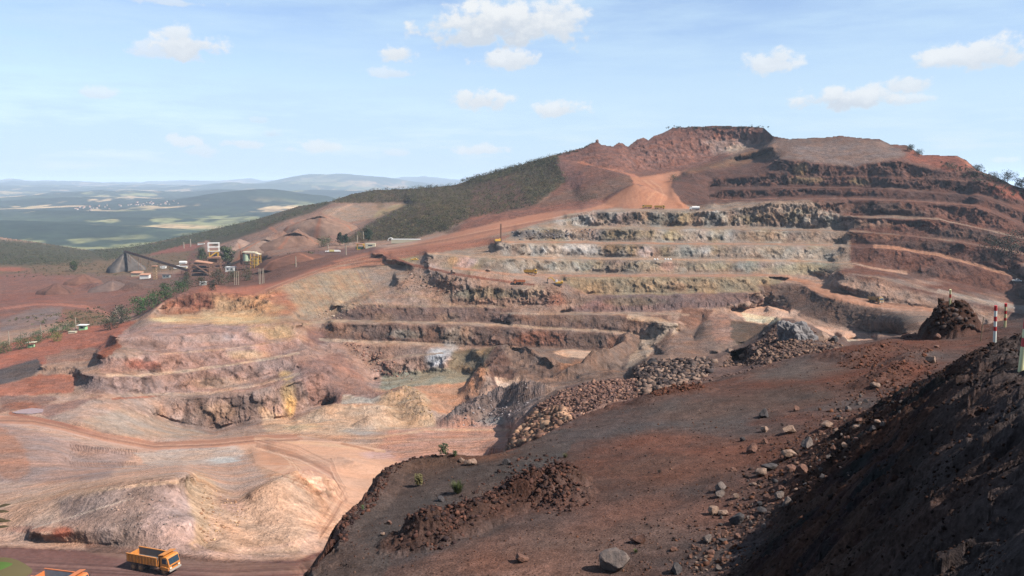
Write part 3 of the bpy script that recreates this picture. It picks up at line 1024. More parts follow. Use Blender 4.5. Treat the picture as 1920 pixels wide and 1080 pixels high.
z([(935, 652), (1150, 656), (1230, 610), (1300, 640), (1200, 700), (1000, 730), (960, 700)], (140, 112, 98), 5)
z([(1036, 660), (1060, 655), (1120, 660), (1150, 668), (1130, 673), (1060, 668)], (206, 160, 126), 2, 2)
ell(1068, 690, 26, 10, (176, 120, 80), .8, -.4)
ell(1010, 700, 60, 10, (122, 96, 86), .6)
z([(1200, 655), (1215, 620), (1235, 605), (1262, 610), (1240, 640), (1215, 668), (1180, 680), (1180, 668)], (178, 148, 124), 3, 3)
stroke([(1180, 594), (1240, 602), (1268, 615), (1262, 640)], 12, (190, 156, 128))
z([(1265, 625), (1320, 600), (1350, 585), (1370, 600), (1390, 640), (1380, 665), (1280, 670), (1230, 660)], (146, 116, 102), 5)
z([(1330, 592), (1370, 590), (1375, 640), (1340, 645)], (166, 124, 106), 4)
ell(1310, 620, 12, 24, (92, 80, 76), .8, .3)
z([(1280, 578), (1340, 580), (1330, 600), (1300, 620), (1270, 600)], (136, 100, 84), 4)
z([(1370, 578), (1440, 570), (1500, 585), (1480, 598), (1500, 612), (1540, 624), (1640, 630), (1600, 650), (1540, 630), (1470, 612), (1400, 600)], (205, 160, 132), 2, 3)
z([(1390, 585), (1480, 600), (1480, 610), (1400, 600)], (212, 194, 158), 2, 2)
z([(1370, 600), (1400, 602), (1480, 618), (1470, 640), (1390, 650), (1370, 630)], (112, 92, 78), 4)
z([(1420, 535), (1500, 530), (1560, 565), (1700, 590), (1740, 620), (1640, 626), (1500, 590), (1440, 560)], (122, 96, 84), 5)
ell(1700, 598, 50, 10, (130, 118, 112), .7)
z([(1440, 517), (1510, 522), (1560, 540), (1620, 562), (1750, 578), (1750, 584), (1640, 578), (1560, 564), (1525, 548), (1500, 528)], (182, 126, 92), 2, 2)
stroke([(1750, 581), (1850, 590), (1925, 600)], 4, (172, 132, 108))
z([(1580, 512), (1660, 518), (1760, 546), (1880, 566), (1925, 575), (1925, 590), (1760, 552), (1640, 522)], (150, 124, 112), 3, 3)
stroke([(1760, 546), (1850, 566), (1925, 578)], 8, (162, 144, 134))

# left talus and cuts
z([(340, 545), (500, 530), (620, 490), (760, 470), (790, 490), (740, 520), (660, 580), (600, 600), (480, 610), (330, 600)], (168, 138, 114), 6)
z([(520, 545), (620, 508), (670, 510), (690, 540), (640, 570), (590, 590), (530, 580)], (174, 148, 120), 6)
z([(670, 505), (760, 500), (770, 520), (720, 545), (690, 548)], (164, 138, 122), 6)
for k in range(26):
    u0 = 525 + k * 6.5
    stroke([(u0, 535 - (u0 - 525) * .2), (u0 + 22, 560 - (u0 - 525) * .1), (u0 + 40, 590 - (u0 - 525) * .1)], 2.4, rng.choice([(188, 160, 126), (150, 124, 104), (182, 138, 108), (160, 142, 122)]), .55)
z([(650, 488), (720, 482), (735, 495), (700, 502), (660, 502)], (104, 84, 72), 3, 4)
z([(715, 468), (790, 470), (780, 490), (760, 492)], (158, 146, 112), 4)
# orange / ochre / yellow ledge
z([(290, 590), (330, 550), (400, 545), (520, 540), (560, 570), (540, 590), (420, 590), (280, 600)], (176, 116, 82), 12, 30)
z([(325, 545), (400, 548), (395, 580), (310, 580)], (150, 90, 66), 10, 30)
for k in range(22):
    u0 = 318 + k * 9
    stroke([(u0, 552 + rng.uniform(-3, 3)), (u0 + rng.uniform(-4, 4), 575 + rng.uniform(-6, 8))], rng.uniform(2, 5), rng.choice([(120, 72, 54), (196, 136, 92), (150, 96, 70), (92, 58, 48)]), .6, 1.5, .5, 6)
z([(400, 562), (520, 552), (530, 580), (470, 596), (400, 590)], (192, 146, 100), 14, 30)
z([(280, 595), (330, 588), (480, 586), (520, 600), (480, 612), (300, 606)], (204, 168, 122), 10, 26)
ell(310, 600, 30, 5, (228, 198, 140), .9)
ell(440, 598, 60, 6, (218, 184, 130), .7)
ell(520, 560, 30, 12, (186, 112, 78), .7)
z([(370, 530), (430, 520), (520, 520), (560, 500), (640, 485), (720, 470), (740, 480), (620, 500), (540, 530), (480, 552), (340, 548)], (178, 106, 76), 4, 4)
z([(210, 625), (300, 606), (500, 612), (560, 620), (560, 660), (300, 664), (230, 650)], (176, 140, 132), 6)
ell(390, 635, 50, 10, (172, 154, 156), .8)
ell(270, 644, 50, 9, (140, 110, 102), .8)
ell(520, 625, 40, 18, (190, 152, 100), .8)
ell(490, 618, 30, 8, (198, 162, 112), .6)
z([(175, 664), (300, 664), (480, 650), (560, 640), (560, 680), (380, 690), (190, 700)], (168, 130, 120), 5)
ell(265, 685, 36, 10, (170, 98, 76), .85)
ell(230, 668, 40, 6, (160, 140, 128), .6)
z([(180, 640), (210, 630), (230, 650), (195, 672), (175, 672)], (166, 94, 60), 4)
ell(465, 665, 46, 10, (196, 160, 122), .8)
z([(145, 700), (200, 706), (370, 694), (560, 664), (620, 690), (600, 720), (440, 735), (160, 740)], (158, 126, 118), 5)
ell(200, 722, 60, 12, (142, 116, 112), .8)
ell(410, 718, 60, 12, (176, 144, 122), .7)
z([(290, 745), (480, 735), (620, 700), (640, 750), (480, 800), (400, 815), (320, 800)], (150, 122, 112), 6)
ell(410, 772, 40, 20, (158, 132, 112), .7)
ell(540, 740, 15, 42, (196, 162, 104), .85, .1, .9)
ell(545, 755, 9, 20, (208, 168, 90), .7)
ell(535, 705, 14, 10, (206, 170, 100), .7)
z([(560, 680), (640, 660), (700, 740), (640, 760), (580, 760)], (150, 112, 102), 8)
ell(590, 632, 22, 18, (142, 98, 90), .8)
z([(0, 745), (130, 740), (300, 745), (290, 800), (240, 810), (150, 790), (80, 780), (0, 770)], (176, 146, 132), 6)
z([(60, 760), (160, 750), (200, 740), (110, 775), (90, 785)], (158, 120, 110), 4)
z([(150, 790), (230, 765), (330, 800), (400, 815), (300, 830), (220, 815)], (170, 146, 130), 6)
stroke([(210, 748), (280, 744), (300, 740)], 4, (172, 104, 78), .8)
# lower left: pale pinks and beiges
z([(-150, 800), (0, 785), (200, 820), (480, 825), (700, 840), (960, 790), (960, 1120), (-150, 1120)], (188, 152, 134), 8)
z([(-150, 800), (0, 790), (130, 826), (250, 850), (200, 900), (60, 905), (-150, 900)], (166, 136, 128), 8)
z([(0, 800), (40, 830), (60, 880), (30, 905), (-20, 880), (-30, 820)], (172, 126, 106), 8)
for _k in range(26):
    _u = 132 + _k * 5
    stroke([(_u, 834 + _k * .4), (_u + rng.uniform(-3, 3), 846 + _k * .3)], rng.uniform(2, 4), (112, 84, 76), .7, 1, .5, 5)
    stroke([(_u - 2, 866), (_u + rng.uniform(-3, 3), 876)], rng.uniform(2, 4), (112, 84, 76), .5, 1, .5, 5)
z([(250, 848), (470, 832), (470, 850), (400, 872), (280, 872)], (184, 164, 154), 4)
ell(420, 863, 34, 7, (184, 186, 188), .9)
z([(440, 830), (560, 818), (700, 835), (760, 870), (740, 960), (650, 1020), (560, 960), (500, 900), (470, 860)], (198, 152, 122), 10)
ell(520, 855, 50, 20, (188, 128, 88), .7)
z([(740, 795), (960, 790), (1010, 760), (1000, 850), (760, 870), (700, 850)], (188, 138, 118), 6)
z([(0, 935), (120, 905), (330, 890), (340, 920), (180, 950), (0, 1000)], (188, 152, 130), 8)
z([(110, 940), (180, 925), (320, 900), (340, 960), (350, 1030), (220, 1026), (120, 1000)], (160, 132, 122), 8)
z([(290, 920), (345, 920), (380, 1000), (400, 1045), (320, 1045), (250, 1000)], (178, 148, 142), 20, 24)
z([(345, 895), (380, 885), (460, 950), (480, 980), (400, 1030), (370, 1030), (352, 960)], (196, 160, 128), 10, 24)
z([(400, 950), (540, 900), (600, 960), (560, 1040), (400, 1040), (380, 1010)], (198, 160, 134), 8)
ell(430, 945, 40, 16, (190, 144, 128), .6, .5)
ell(590, 890, 45, 16, (184, 134, 116), .7)
ell(710, 852, 32, 9, (186, 154, 156), .7)
ell(118, 997, 20, 10, (176, 100, 76), .95)
ell(60, 992, 50, 6, (180, 120, 98), .6)
z([(-150, 1022), (0, 1024), (200, 1032), (320, 1040), (420, 1052), (560, 1050), (660, 1010), (660, 1120), (-150, 1120)], (128, 88, 82), 5, 5)
z([(160, 1015), (320, 1038), (400, 1050), (560, 1060), (640, 1030), (650, 1070), (400, 1080), (160, 1035)], (138, 104, 92), 5)
z([(480, 762), (560, 780), (620, 758), (700, 768), (800, 780), (815, 800), (640, 816), (500, 812)], (196, 160, 130), 5)
ell(560, 800, 40, 10, (196, 168, 128), .7)
ell(680, 808, 40, 7, (168, 158, 152), .8)
ell(640, 768, 40, 5, (178, 112, 84), .8)
z([(700, 760), (760, 728), (800, 745), (815, 800), (740, 796)], (184, 152, 120), 8, 16)
z([(640, 742), (720, 745), (700, 760), (640, 760)], (168, 154, 142), 4)
z([(640, 690), (700, 735), (760, 740), (700, 752), (620, 720)], (150, 112, 100), 6)
z([(830, 800), (870, 765), (950, 735), (1020, 735), (1010, 765), (960, 790)], (136, 116, 112), 4)
ell(930, 790, 36, 10, (176, 172, 172), .7)
ell(880, 760, 20, 22, (112, 92, 90), .8, .6)
# rubble heaps at the lip
z([(940, 850), (985, 790), (1060, 725), (1190, 700), (1330, 665), (1380, 655), (1470, 595), (1640, 640), (1720, 630), (1720, 700), (1200, 780), (1000, 870)], (128, 104, 98), 4, 4)
z([(950, 845), (1000, 780), (1060, 730), (1120, 720), (1190, 745), (1080, 790), (1010, 830)], (158, 122, 110), 5)
z([(1060, 725), (1190, 708), (1200, 745), (1120, 760)], (142, 110, 104), 5)
z([(1360, 690), (1560, 652), (1660, 630), (1700, 628), (1600, 660), (1440, 690), (1300, 725), (1200, 750), (1200, 720)], (126, 98, 92), 4)
# outside: red earth, scrub, yard
z([(-150, 440), (80, 455), (170, 468), (300, 452), (480, 410), (620, 376), (640, 400), (480, 440), (400, 470), (200, 500), (-150, 510)], (92, 88, 66), 6)
z([(-150, 497), (60, 497), (200, 486), (330, 470), (380, 470), (400, 500), (200, 520), (-150, 535)], (128, 104, 78), 8)
z([(270, 480), (350, 456), (380, 460), (360, 470), (300, 476)], (156, 92, 76), 3, 4)
z([(-150, 520), (60, 512), (200, 520), (380, 512), (380, 540), (260, 590), (140, 600), (-150, 640)], (146, 98, 84), 6)
z([(160, 512), (250, 520), (380, 515), (350, 540), (260, 545), (180, 540)], (132, 100, 88), 5)
ell(20, 505, 40, 5, (180, 100, 72), .8)
ell(50, 560, 70, 12, (150, 92, 76), .7)
stroke([(-20, 582), (60, 571), (110, 571), (160, 575), (215, 592)], 5, (178, 112, 90))
z([(0, 600), (60, 580), (120, 574), (110, 605), (60, 612), (0, 625)], (142, 118, 114), 5)
z([(120, 580), (200, 590), (200, 612), (130, 610)], (136, 104, 76), 5)
z([(-150, 660), (0, 645), (100, 622), (200, 606), (260, 600), (210, 640), (180, 672), (80, 684), (0, 720), (-150, 730)], (176, 104, 80), 4)
z([(80, 668), (130, 655), (190, 655), (180, 672), (90, 684)], (158, 118, 102), 4)
z([(-150, 710), (0, 692), (70, 672), (80, 690), (60, 706), (0, 722), (-150, 750)], (106, 94, 94), 2, 2)
z([(-150, 735), (0, 722), (80, 700), (145, 705), (140, 735), (60, 740), (0, 745), (-150, 760)], (176, 108, 82), 4)
z([(0, 742), (100, 742), (110, 752), (60, 762), (0, 775)], (146, 110, 98), 4)
ell(45, 762, 42, 8, (160, 98, 70), .9)
# dump terraces behind the spur
z([(380, 470), (420, 455), (480, 436), (530, 414), (580, 400), (620, 382), (770, 380), (690, 425), (640, 455), (600, 470), (480, 480)], (156, 120, 104), 3, 4)
z([(600, 395), (650, 384), (770, 381), (700, 410), (620, 420)], (164, 136, 116), 3, 4)
z([(700, 398), (745, 384), (770, 381), (705, 410)], (176, 152, 110), 3)
stroke([(660, 382), (605, 410)], 5, (190, 152, 128), .8)
stroke([(505, 425), (530, 445), (555, 455)], 6, (184, 122, 92), .8)
stroke([(545, 415), (565, 432)], 7, (184, 126, 98), .6)
z([(560, 420), (600, 410), (640, 440), (600, 450)], (150, 108, 94), 5)
z([(380, 456), (385, 450), (420, 470), (410, 485), (385, 470)], (170, 128, 112), 3)
# yard between plant and spur
z([(360, 470), (500, 480), (600, 468), (760, 462), (740, 478), (620, 495), (520, 530), (430, 540), (330, 520)], (128, 88, 74), 5)
z([(560, 470), (700, 462), (720, 470), (600, 480)], (130, 96, 90), 3)
# the spur
z([(480, 411), (560, 385), (700, 354), (860, 345), (960, 310), (1045, 290), (1062, 340), (1000, 388), (880, 410), (780, 448), (640, 455), (690, 420), (768, 380), (620, 380), (560, 402), (480, 436)], (104, 88, 66), 3, 5)
for _k in range(40):
    ell(rng.uniform(700, 1040), rng.uniform(310, 440), rng.uniform(6, 22), rng.uniform(3, 8), rng.choice([(128, 96, 74), (88, 80, 58), (118, 100, 70)]), .6)
z([(905, 340), (950, 325), (970, 345), (1000, 385), (930, 402), (880, 408), (885, 360)], (120, 88, 76), 6)
z([(1040, 296), (1060, 300), (1100, 330), (1080, 360), (1060, 345), (1050, 320)], (126, 86, 78), 4)
z([(1000, 385), (1060, 360), (1180, 326), (1190, 350), (1170, 372), (1090, 390), (900, 425), (830, 440), (880, 412)], (132, 98, 82), 5)
z([(870, 410), (1000, 388), (1090, 375), (1180, 372), (1100, 390), (960, 410), (860, 435)], (150, 98, 80), 5)
# red haul roads of the middle
z([(1178, 325), (1200, 332), (1290, 318), (1262, 335), (1258, 350), (1278, 378), (1300, 392), (1220, 392), (1160, 388), (1090, 396), (1150, 376), (1200, 372), (1215, 362), (1190, 345)], (186, 124, 88), 3, 4)
stroke([(1085, 303), (1130, 314), (1190, 330)], 5, (176, 112, 84))
z([(1110, 390), (1000, 402), (900, 424), (760, 460), (720, 470), (790, 468), (900, 448), (965, 432), (1060, 402), (1110, 396)], (184, 122, 90), 2, 3)
z([(620, 490), (720, 466), (800, 460), (960, 440), (930, 458), (800, 476), (760, 484), (650, 496)], (168, 108, 82), 3, 4)
stroke([(705, 472), (770, 496), (850, 514), (960, 530), (1000, 535)], 7, (150, 96, 76), 1, 4)
stroke([(480, 552), (530, 532), (600, 508), (680, 496), (740, 492)], 6, (190, 124, 90), .9)
# pale dusty benches
BEN = (192, 156, 130)
for pts, w, c in [([(970, 431), (1060, 425), (1300, 428), (1440, 428)], 2.5, (168, 146, 124)), ([(930, 453), (1200, 456), (1440, 458), (1560, 459)], 3.5, (184, 138, 110)),
                  ([(800, 475), (900, 481), (1200, 486), (1440, 488), (1590, 492)], 3.5, (186, 150, 122)), ([(850, 502), (960, 515), (1080, 517), (1200, 517), (1440, 516), (1480, 518)], 5, (186, 136, 108)),
                  ([(620, 601), (860, 606), (960, 611), (1150, 622), (1210, 628)], 4, (178, 148, 124)), ([(940, 589), (1050, 588), (1200, 588), (1290, 590)], 5, (168, 140, 122)),
                  ([(600, 637), (720, 642), (830, 647)], 6, (182, 152, 130)), ([(690, 682), (760, 668), (830, 662)], 3.5, (170, 142, 122)), ([(720, 575), (860, 574), (950, 577)], 4, (160, 132, 112)),
                  ([(740, 545), (780, 555), (850, 572)], 5, (176, 142, 116)), ([(560, 610), (600, 603), (650, 601)], 6, (178, 150, 124)),
                  ([(300, 664), (380, 658), (480, 648), (560, 634)], 4, (190, 150, 128)), ([(200, 704), (260, 705), (370, 692), (480, 677), (560, 662)], 5, (204, 172, 146)),
                  ([(250, 740), (400, 736), (480, 722), (560, 700)], 5, (184, 150, 128)), ([(1440, 431), (1600, 433), (1720, 442), (1800, 453), (1920, 477)], 2.5, (158, 126, 106)),
                  ([(1500, 404), (1680, 407), (1760, 410), (1830, 426), (1920, 447)], 3, (150, 126, 110)), ([(1330, 372), (1440, 373), (1640, 373), (1740, 378), (1830, 386)], 2.5, (142, 100, 84)),
                  ([(1440, 330), (1640, 331), (1750, 335), (1850, 340)], 2.5, (132, 92, 78)), ([(1640, 462), (1700, 469), (1770, 480), (1850, 503), (1925, 527)], 6, (184, 130, 98)),
                  ([(1640, 353), (1740, 359)], 2.5, (132, 96, 80)), ([(1420, 553), (1440, 556), (1470, 570)], 3, (190, 160, 138)), ([(1600, 494), (1660, 505), (1700, 512)], 5, (180, 144, 124)),
                  ([(-20, 786), (60, 788), (120, 800), (190, 818), (290, 836), (400, 832), (480, 824), (560, 822)], 16, (184, 126, 96)),
                  ([(20, 775), (120, 796), (200, 822)], 7, (168, 106, 82)), ([(480, 822), (600, 832), (720, 846)], 7, (202, 160, 124)),
                  ([(560, 818), (700, 822), (800, 806), (960, 806)], 5, (200, 160, 130)), ([(640, 832), (700, 845)], 4, (170, 120, 90)),
                  ([(0, 950), (120, 925), (330, 905)], 7, (202, 166, 138)), ([(60, 990), (180, 955), (250, 935)], 3, (196, 168, 150)),
                  ([(430, 1035), (520, 1030), (620, 1000)], 9, (204, 164, 142)), ([(365, 1025), (400, 1042), (470, 1046)], 8, (204, 168, 154))]:
    stroke(pts, w, c, .9)
# tyre tracks on the ramp
for k in range(9):
    stroke([(470 + 6 * k, 838 + k), (530 + 5 * k, 845 + 5 * k), (540 + 6 * k, 870 + 4 * k), (500 + 8 * k, 890 + 5 * k), (600 + 10 * k, 900 + 9 * k)], 2.2, rng.choice([(168, 112, 80), (214, 174, 138), (190, 136, 102)]), .5)
for k in range(6):
    stroke([(560, 950 + 8 * k), (620, 960 + 9 * k), (700 - 6 * k, 930 + 5 * k)], 2.5, rng.choice([(210, 178, 156), (178, 136, 114)]), .5)
for k in range(5):
    stroke([(1195 + 6 * k, 338), (1215 + 6 * k, 352), (1225 + 5 * k, 366), (1190 + 12 * k, 384)], 2, rng.choice([(168, 108, 76), (204, 150, 110)]), .5)
for k in range(5):
    stroke([(0, 1050 + 7 * k), (200, 1058 + 7 * k), (420, 1068 + 7 * k)], 2.5, rng.choice([(112, 78, 74), (144, 102, 94)]), .5)
# pale settled mud and the light dusty ramps of the pit floor
_keep = CC.copy()
z([(1366, 580), (1440, 569), (1502, 584), (1484, 598), (1504, 614), (1470, 616), (1400, 602)], (214, 168, 140), 2, 3)
z([(1388, 586), (1484, 600), (1478, 612), (1400, 602)], (222, 204, 168), 2, 2)
z([(1516, 610), (1560, 616), (1645, 628), (1630, 640), (1600, 652), (1545, 636)], (210, 164, 138), 2, 3)
z([(1560, 634), (1612, 638), (1596, 648)], (190, 178, 160), 2, 2)
z([(1195, 655), (1205, 628), (1228, 610), (1258, 612), (1240, 640), (1216, 668), (1185, 690), (1172, 690)], (182, 156, 134), 3, 3)
stroke([(1180, 594), (1240, 602), (1266, 612)], 9, (194, 164, 138), .9)
z([(1036, 661), (1060, 655), (1120, 659), (1150, 667), (1132, 674), (1062, 670)], (214, 170, 138), 2, 2)
z([(926, 716), (975, 713), (962, 730), (935, 728)], (214, 182, 160), 2, 2)
CC = np.where((SS > 300)[..., None], CC, _keep)
# wheel tracks along the haul roads
def tracks(pts, spread, n, cols, a=.4, w=1.6):
    for _ in range(n):
        o = rng.uniform(-spread, spread)
        stroke([(p[0] + rng.uniform(-3, 3), p[1] + o * (.6 + .4 * i / len(pts)) + rng.uniform(-.4, .4)) for i, p in enumerate(pts)], w, rng.choice(cols), a, None, .5, .6)


TC = [(150, 104, 82), (206, 166, 138), (170, 122, 96), (132, 94, 78)]
tracks([(-20, 786), (60, 788), (120, 800), (190, 818), (290, 836), (400, 832), (480, 824), (560, 822)], 6, 16, TC)
tracks([(480, 830), (560, 850), (620, 880), (650, 930), (600, 1000)], 22, 22, TC, .35, 2)
tracks([(560, 822), (700, 826), (820, 818), (960, 815)], 12, 14, TC, .3)
tracks([(700, 856), (820, 842), (940, 838)], 12, 10, TC, .3)
tracks([(-20, 1052), (200, 1062), (420, 1074), (600, 1066)], 18, 16, [(104, 74, 70), (150, 110, 100), (120, 84, 78)], .45, 2.4)
tracks([(0, 950), (120, 925), (330, 897)], 7, 7, TC, .3)
tracks([(720, 468), (840, 448), (960, 424), (1100, 398)], 5, 7, TC, .35)
tracks([(500, 545), (560, 520), (640, 494), (720, 478)], 6, 8, TC, .35)
tracks([(1450, 521), (1530, 538), (1620, 566), (1740, 581)], 3, 5, TC, .3)
# blast holes: short dark half-barrels along the feet of three walls
for (ua, ub, va, vb, n) in ((1115, 1365, 581, 570, 24), (975, 1135, 605, 612, 14), (960, 1062, 645, 645, 13)):
    for k in range(n):
        t = (k + rng.uniform(-.3, .3)) / (n - 1)
        if rng.random() < .12:
            continue
        u, v = ua + (ub - ua) * t, va + (vb - va) * t
        stroke([(u, v - 3), (u + .5, v + rng.uniform(2, 4))], 2.6, (78, 58, 56), .85, warp=0)

# mineral streaks everywhere on the faces
st = fbm(PX / 5.5, PY / 5.5, PZ / 9, 4, 91, .6)
st2 = fbm(PX / 11, PY / 11, PZ / 30, 3, 191, .6)
CC *= (1 + (.30 * STEEP + .05)[..., None] * st[..., None])
CC *= np.stack([1 + .10 * STEEP * st2, 1 + 0 * st2, 1 - .14 * STEEP * st2], -1)
# every block its own tone, cracks darker
CC *= (1 + STEEP * (.20 * wb1 + .14 * wb2))[..., None]
CC *= (1 - .45 * STEEP * np.clip((wd1 - .52) / .2, 0, 1))[..., None]
_l = blur(inside(UU, VV, [(-160, 740), (140, 735), (300, 745), (560, 690), (640, 640), (1000, 735), (1000, 850), (700, 1000), (640, 1030), (-160, 1020)]).astype(float), 30)
CC *= (1 + .17 * _l)[..., None] * np.array([1.0, 1.0, 1.03])
CC = (CC * .69 + CC.mean(-1, keepdims=True) * .31) * 1.04
CC = np.clip(CC, .004, 1) ** 1.12 * 1.0 * np.array([1.0, .965, .90])
CC = np.clip(CC * ALB, .012, .85)
# ------------------------------------------------------------------ cut the sheet into its pieces and link them
ROWK = VV >= SKV[None, :]
quad_ok = ROWK[:-1, :-1] & ROWK[:-1, 1:]


def piece_mask(polys):
    uc, vc = UU[:-1, :-1], VV[:-1, :-1]
    m = np.zeros(uc.shape, bool)
    for p in polys:
        m |= inside(uc, vc, p)
    return m


def sheet(name, mask, mat):
    j, i = np.nonzero(mask)
    a = j * NU + i
    f = np.stack([a, a + NU, a + NU + 1, a + 1], -1)
    used, inv = np.unique(f, return_inverse=True)
    co = np.stack([PX.ravel()[used], PY.ravel()[used], PZ.ravel()[used]], -1)
    return link_mesh(name, co, inv.reshape(-1, 4).astype(np.int32), mat, color=CC.reshape(-1, 3)[used], smooth=True)


P_ROAD = [[(1178, 325), (1200, 332), (1290, 318), (1262, 335), (1258, 350), (1278, 378), (1300, 392), (1220, 393), (1110, 394), (960, 431), (800, 466), (720, 471), (620, 492), (540, 530), (480, 552), (400, 546), (520, 520), (620, 490), (700, 466), (880, 428), (1000, 402), (1150, 376), (1215, 362), (1190, 345)],
          [(1440, 517), (1510, 522), (1560, 540), (1620, 562), (1750, 578), (1750, 584), (1640, 578), (1560, 564), (1525, 548), (1500, 528)],
          [(-150, 780), (0, 778), (60, 780), (120, 792), (190, 812), (290, 830), (400, 824), (480, 816), (560, 816), (720, 842), (760, 870), (740, 960), (660, 1000), (560, 900), (480, 870), (470, 842), (400, 838), (290, 845), (190, 828), (120, 810), (60, 798), (-150, 800)]]
P_TRUCKROAD = [[(-150, 1026), (0, 1027), (200, 1036), (320, 1046), (420, 1056), (560, 1056), (660, 1030), (660, 1130), (-150, 1130)]]
P_SPUR = [[(460, 420), (560, 380), (700, 345), (860, 340), (960, 300), (1045, 285), (1062, 340), (1000, 388), (880, 410), (780, 448), (640, 455), (690, 420), (768, 380), (620, 380), (560, 402), (480, 436)]]
P_LEFT = [[(-150, 400), (480, 400), (460, 420), (480, 436), (380, 460), (370, 500), (340, 545), (280, 590), (210, 628), (185, 650), (175, 668), (80, 684), (78, 700), (0, 722), (-150, 740)]]
P_HILL = [[(1030, 200), (2080, 200), (2080, 400), (1925, 384), (1830, 368), (1740, 361), (1440, 353), (1330, 356), (1290, 318), (1200, 330), (1180, 325), (1060, 300), (1045, 285)]]
m_road = piece_mask(P_ROAD) & quad_ok
m_truck = piece_mask(P_TRUCKROAD) & quad_ok
m_spur = piece_mask(P_SPUR) & quad_ok & ~m_road
m_left = piece_mask(P_LEFT) & quad_ok & ~m_road & ~m_spur
m_hill = piece_mask(P_HILL) & quad_ok & ~m_road & ~m_spur
m_rest = quad_ok & ~(m_road | m_truck | m_spur | m_left | m_hill)
for nm, mk, mt in (('pit_terrain', m_rest, MAT_ROCK), ('haul_road', m_road, MAT_DIRT), ('haul_road', m_truck, MAT_DIRT), ('hillside', m_spur, MAT_ROCK),
                   ('ground', m_left, MAT_ROCK), ('hill', m_hill, MAT_ROCK)):
    tag(sheet(nm, mk, mt), kind='structure')
# the far side of the skyline, falling away from us
first = np.argmax(ROWK, axis=0)
ii = np.arange(NU)
ex, ey, ez = PX[first, ii], PY[first, ii], PZ[first, ii]
r = 1.0
co = np.concatenate([np.stack([ex, ey, ez], -1), np.stack([ex * 1.02, ey * 1.02, ez - 8], -1), np.stack([ex * 1.15, ey * 1.15, ez - 70], -1), np.stack([ex * 1.6, ey * 1.6, ez * 0 - 260], -1)])
fs = []
for k in range(3):
    a = k * NU + ii[:-1]
    fs.append(np.stack([a, a + 1, a + NU + 1, a + NU], -1))
cc = np.tile(lin((100, 84, 66)) * ALB, (len(co), 1))
tag(link_mesh('hill', co, np.concatenate(fs).astype(np.int32), MAT_ROCK, color=cc, smooth=True), kind='structure')

# ------------------------------------------------------------------ far country: valleys, wooded ridges, a blue hill


def far_mat():
    m, n, l, bs = new_mat('woods_and_pasture')
    bs.inputs['Roughness'].default_value = 1
    bs.inputs['Specular IOR Level'].default_value = 0
    at = n.new('ShaderNodeAttribute')
    at.attribute_name = 'Col'
    tc = n.new('ShaderNodeTexCoord')
    cur = at.outputs['Color']
    for s, k in ((.004, .3), (.02, .35)):
        t = n.new('ShaderNodeTexNoise')
        l.new(tc.outputs['Object'], t.inputs['Vector'])
        t.inputs['Scale'].default_value = s
        t.inputs['Detail'].default_value = 5
        mr = n.new('ShaderNodeMapRange')
        mr.inputs[1].default_value = .3
        mr.inputs[2].default_value = .7
        mr.inputs[3].default_value = 1 - k
        mr.inputs[4].default_value = 1 + k
        l.new(t.outputs['Fac'], mr.inputs[0])
        vm = n.new('ShaderNodeVectorMath')
        vm.operation = 'SCALE'
        l.new(cur, vm.inputs[0])
        l.new(mr.outputs[0], vm.inputs['Scale'])
        cur = vm.outputs[0]
    l.new(cur, bs.inputs['Base Color'])
    return m


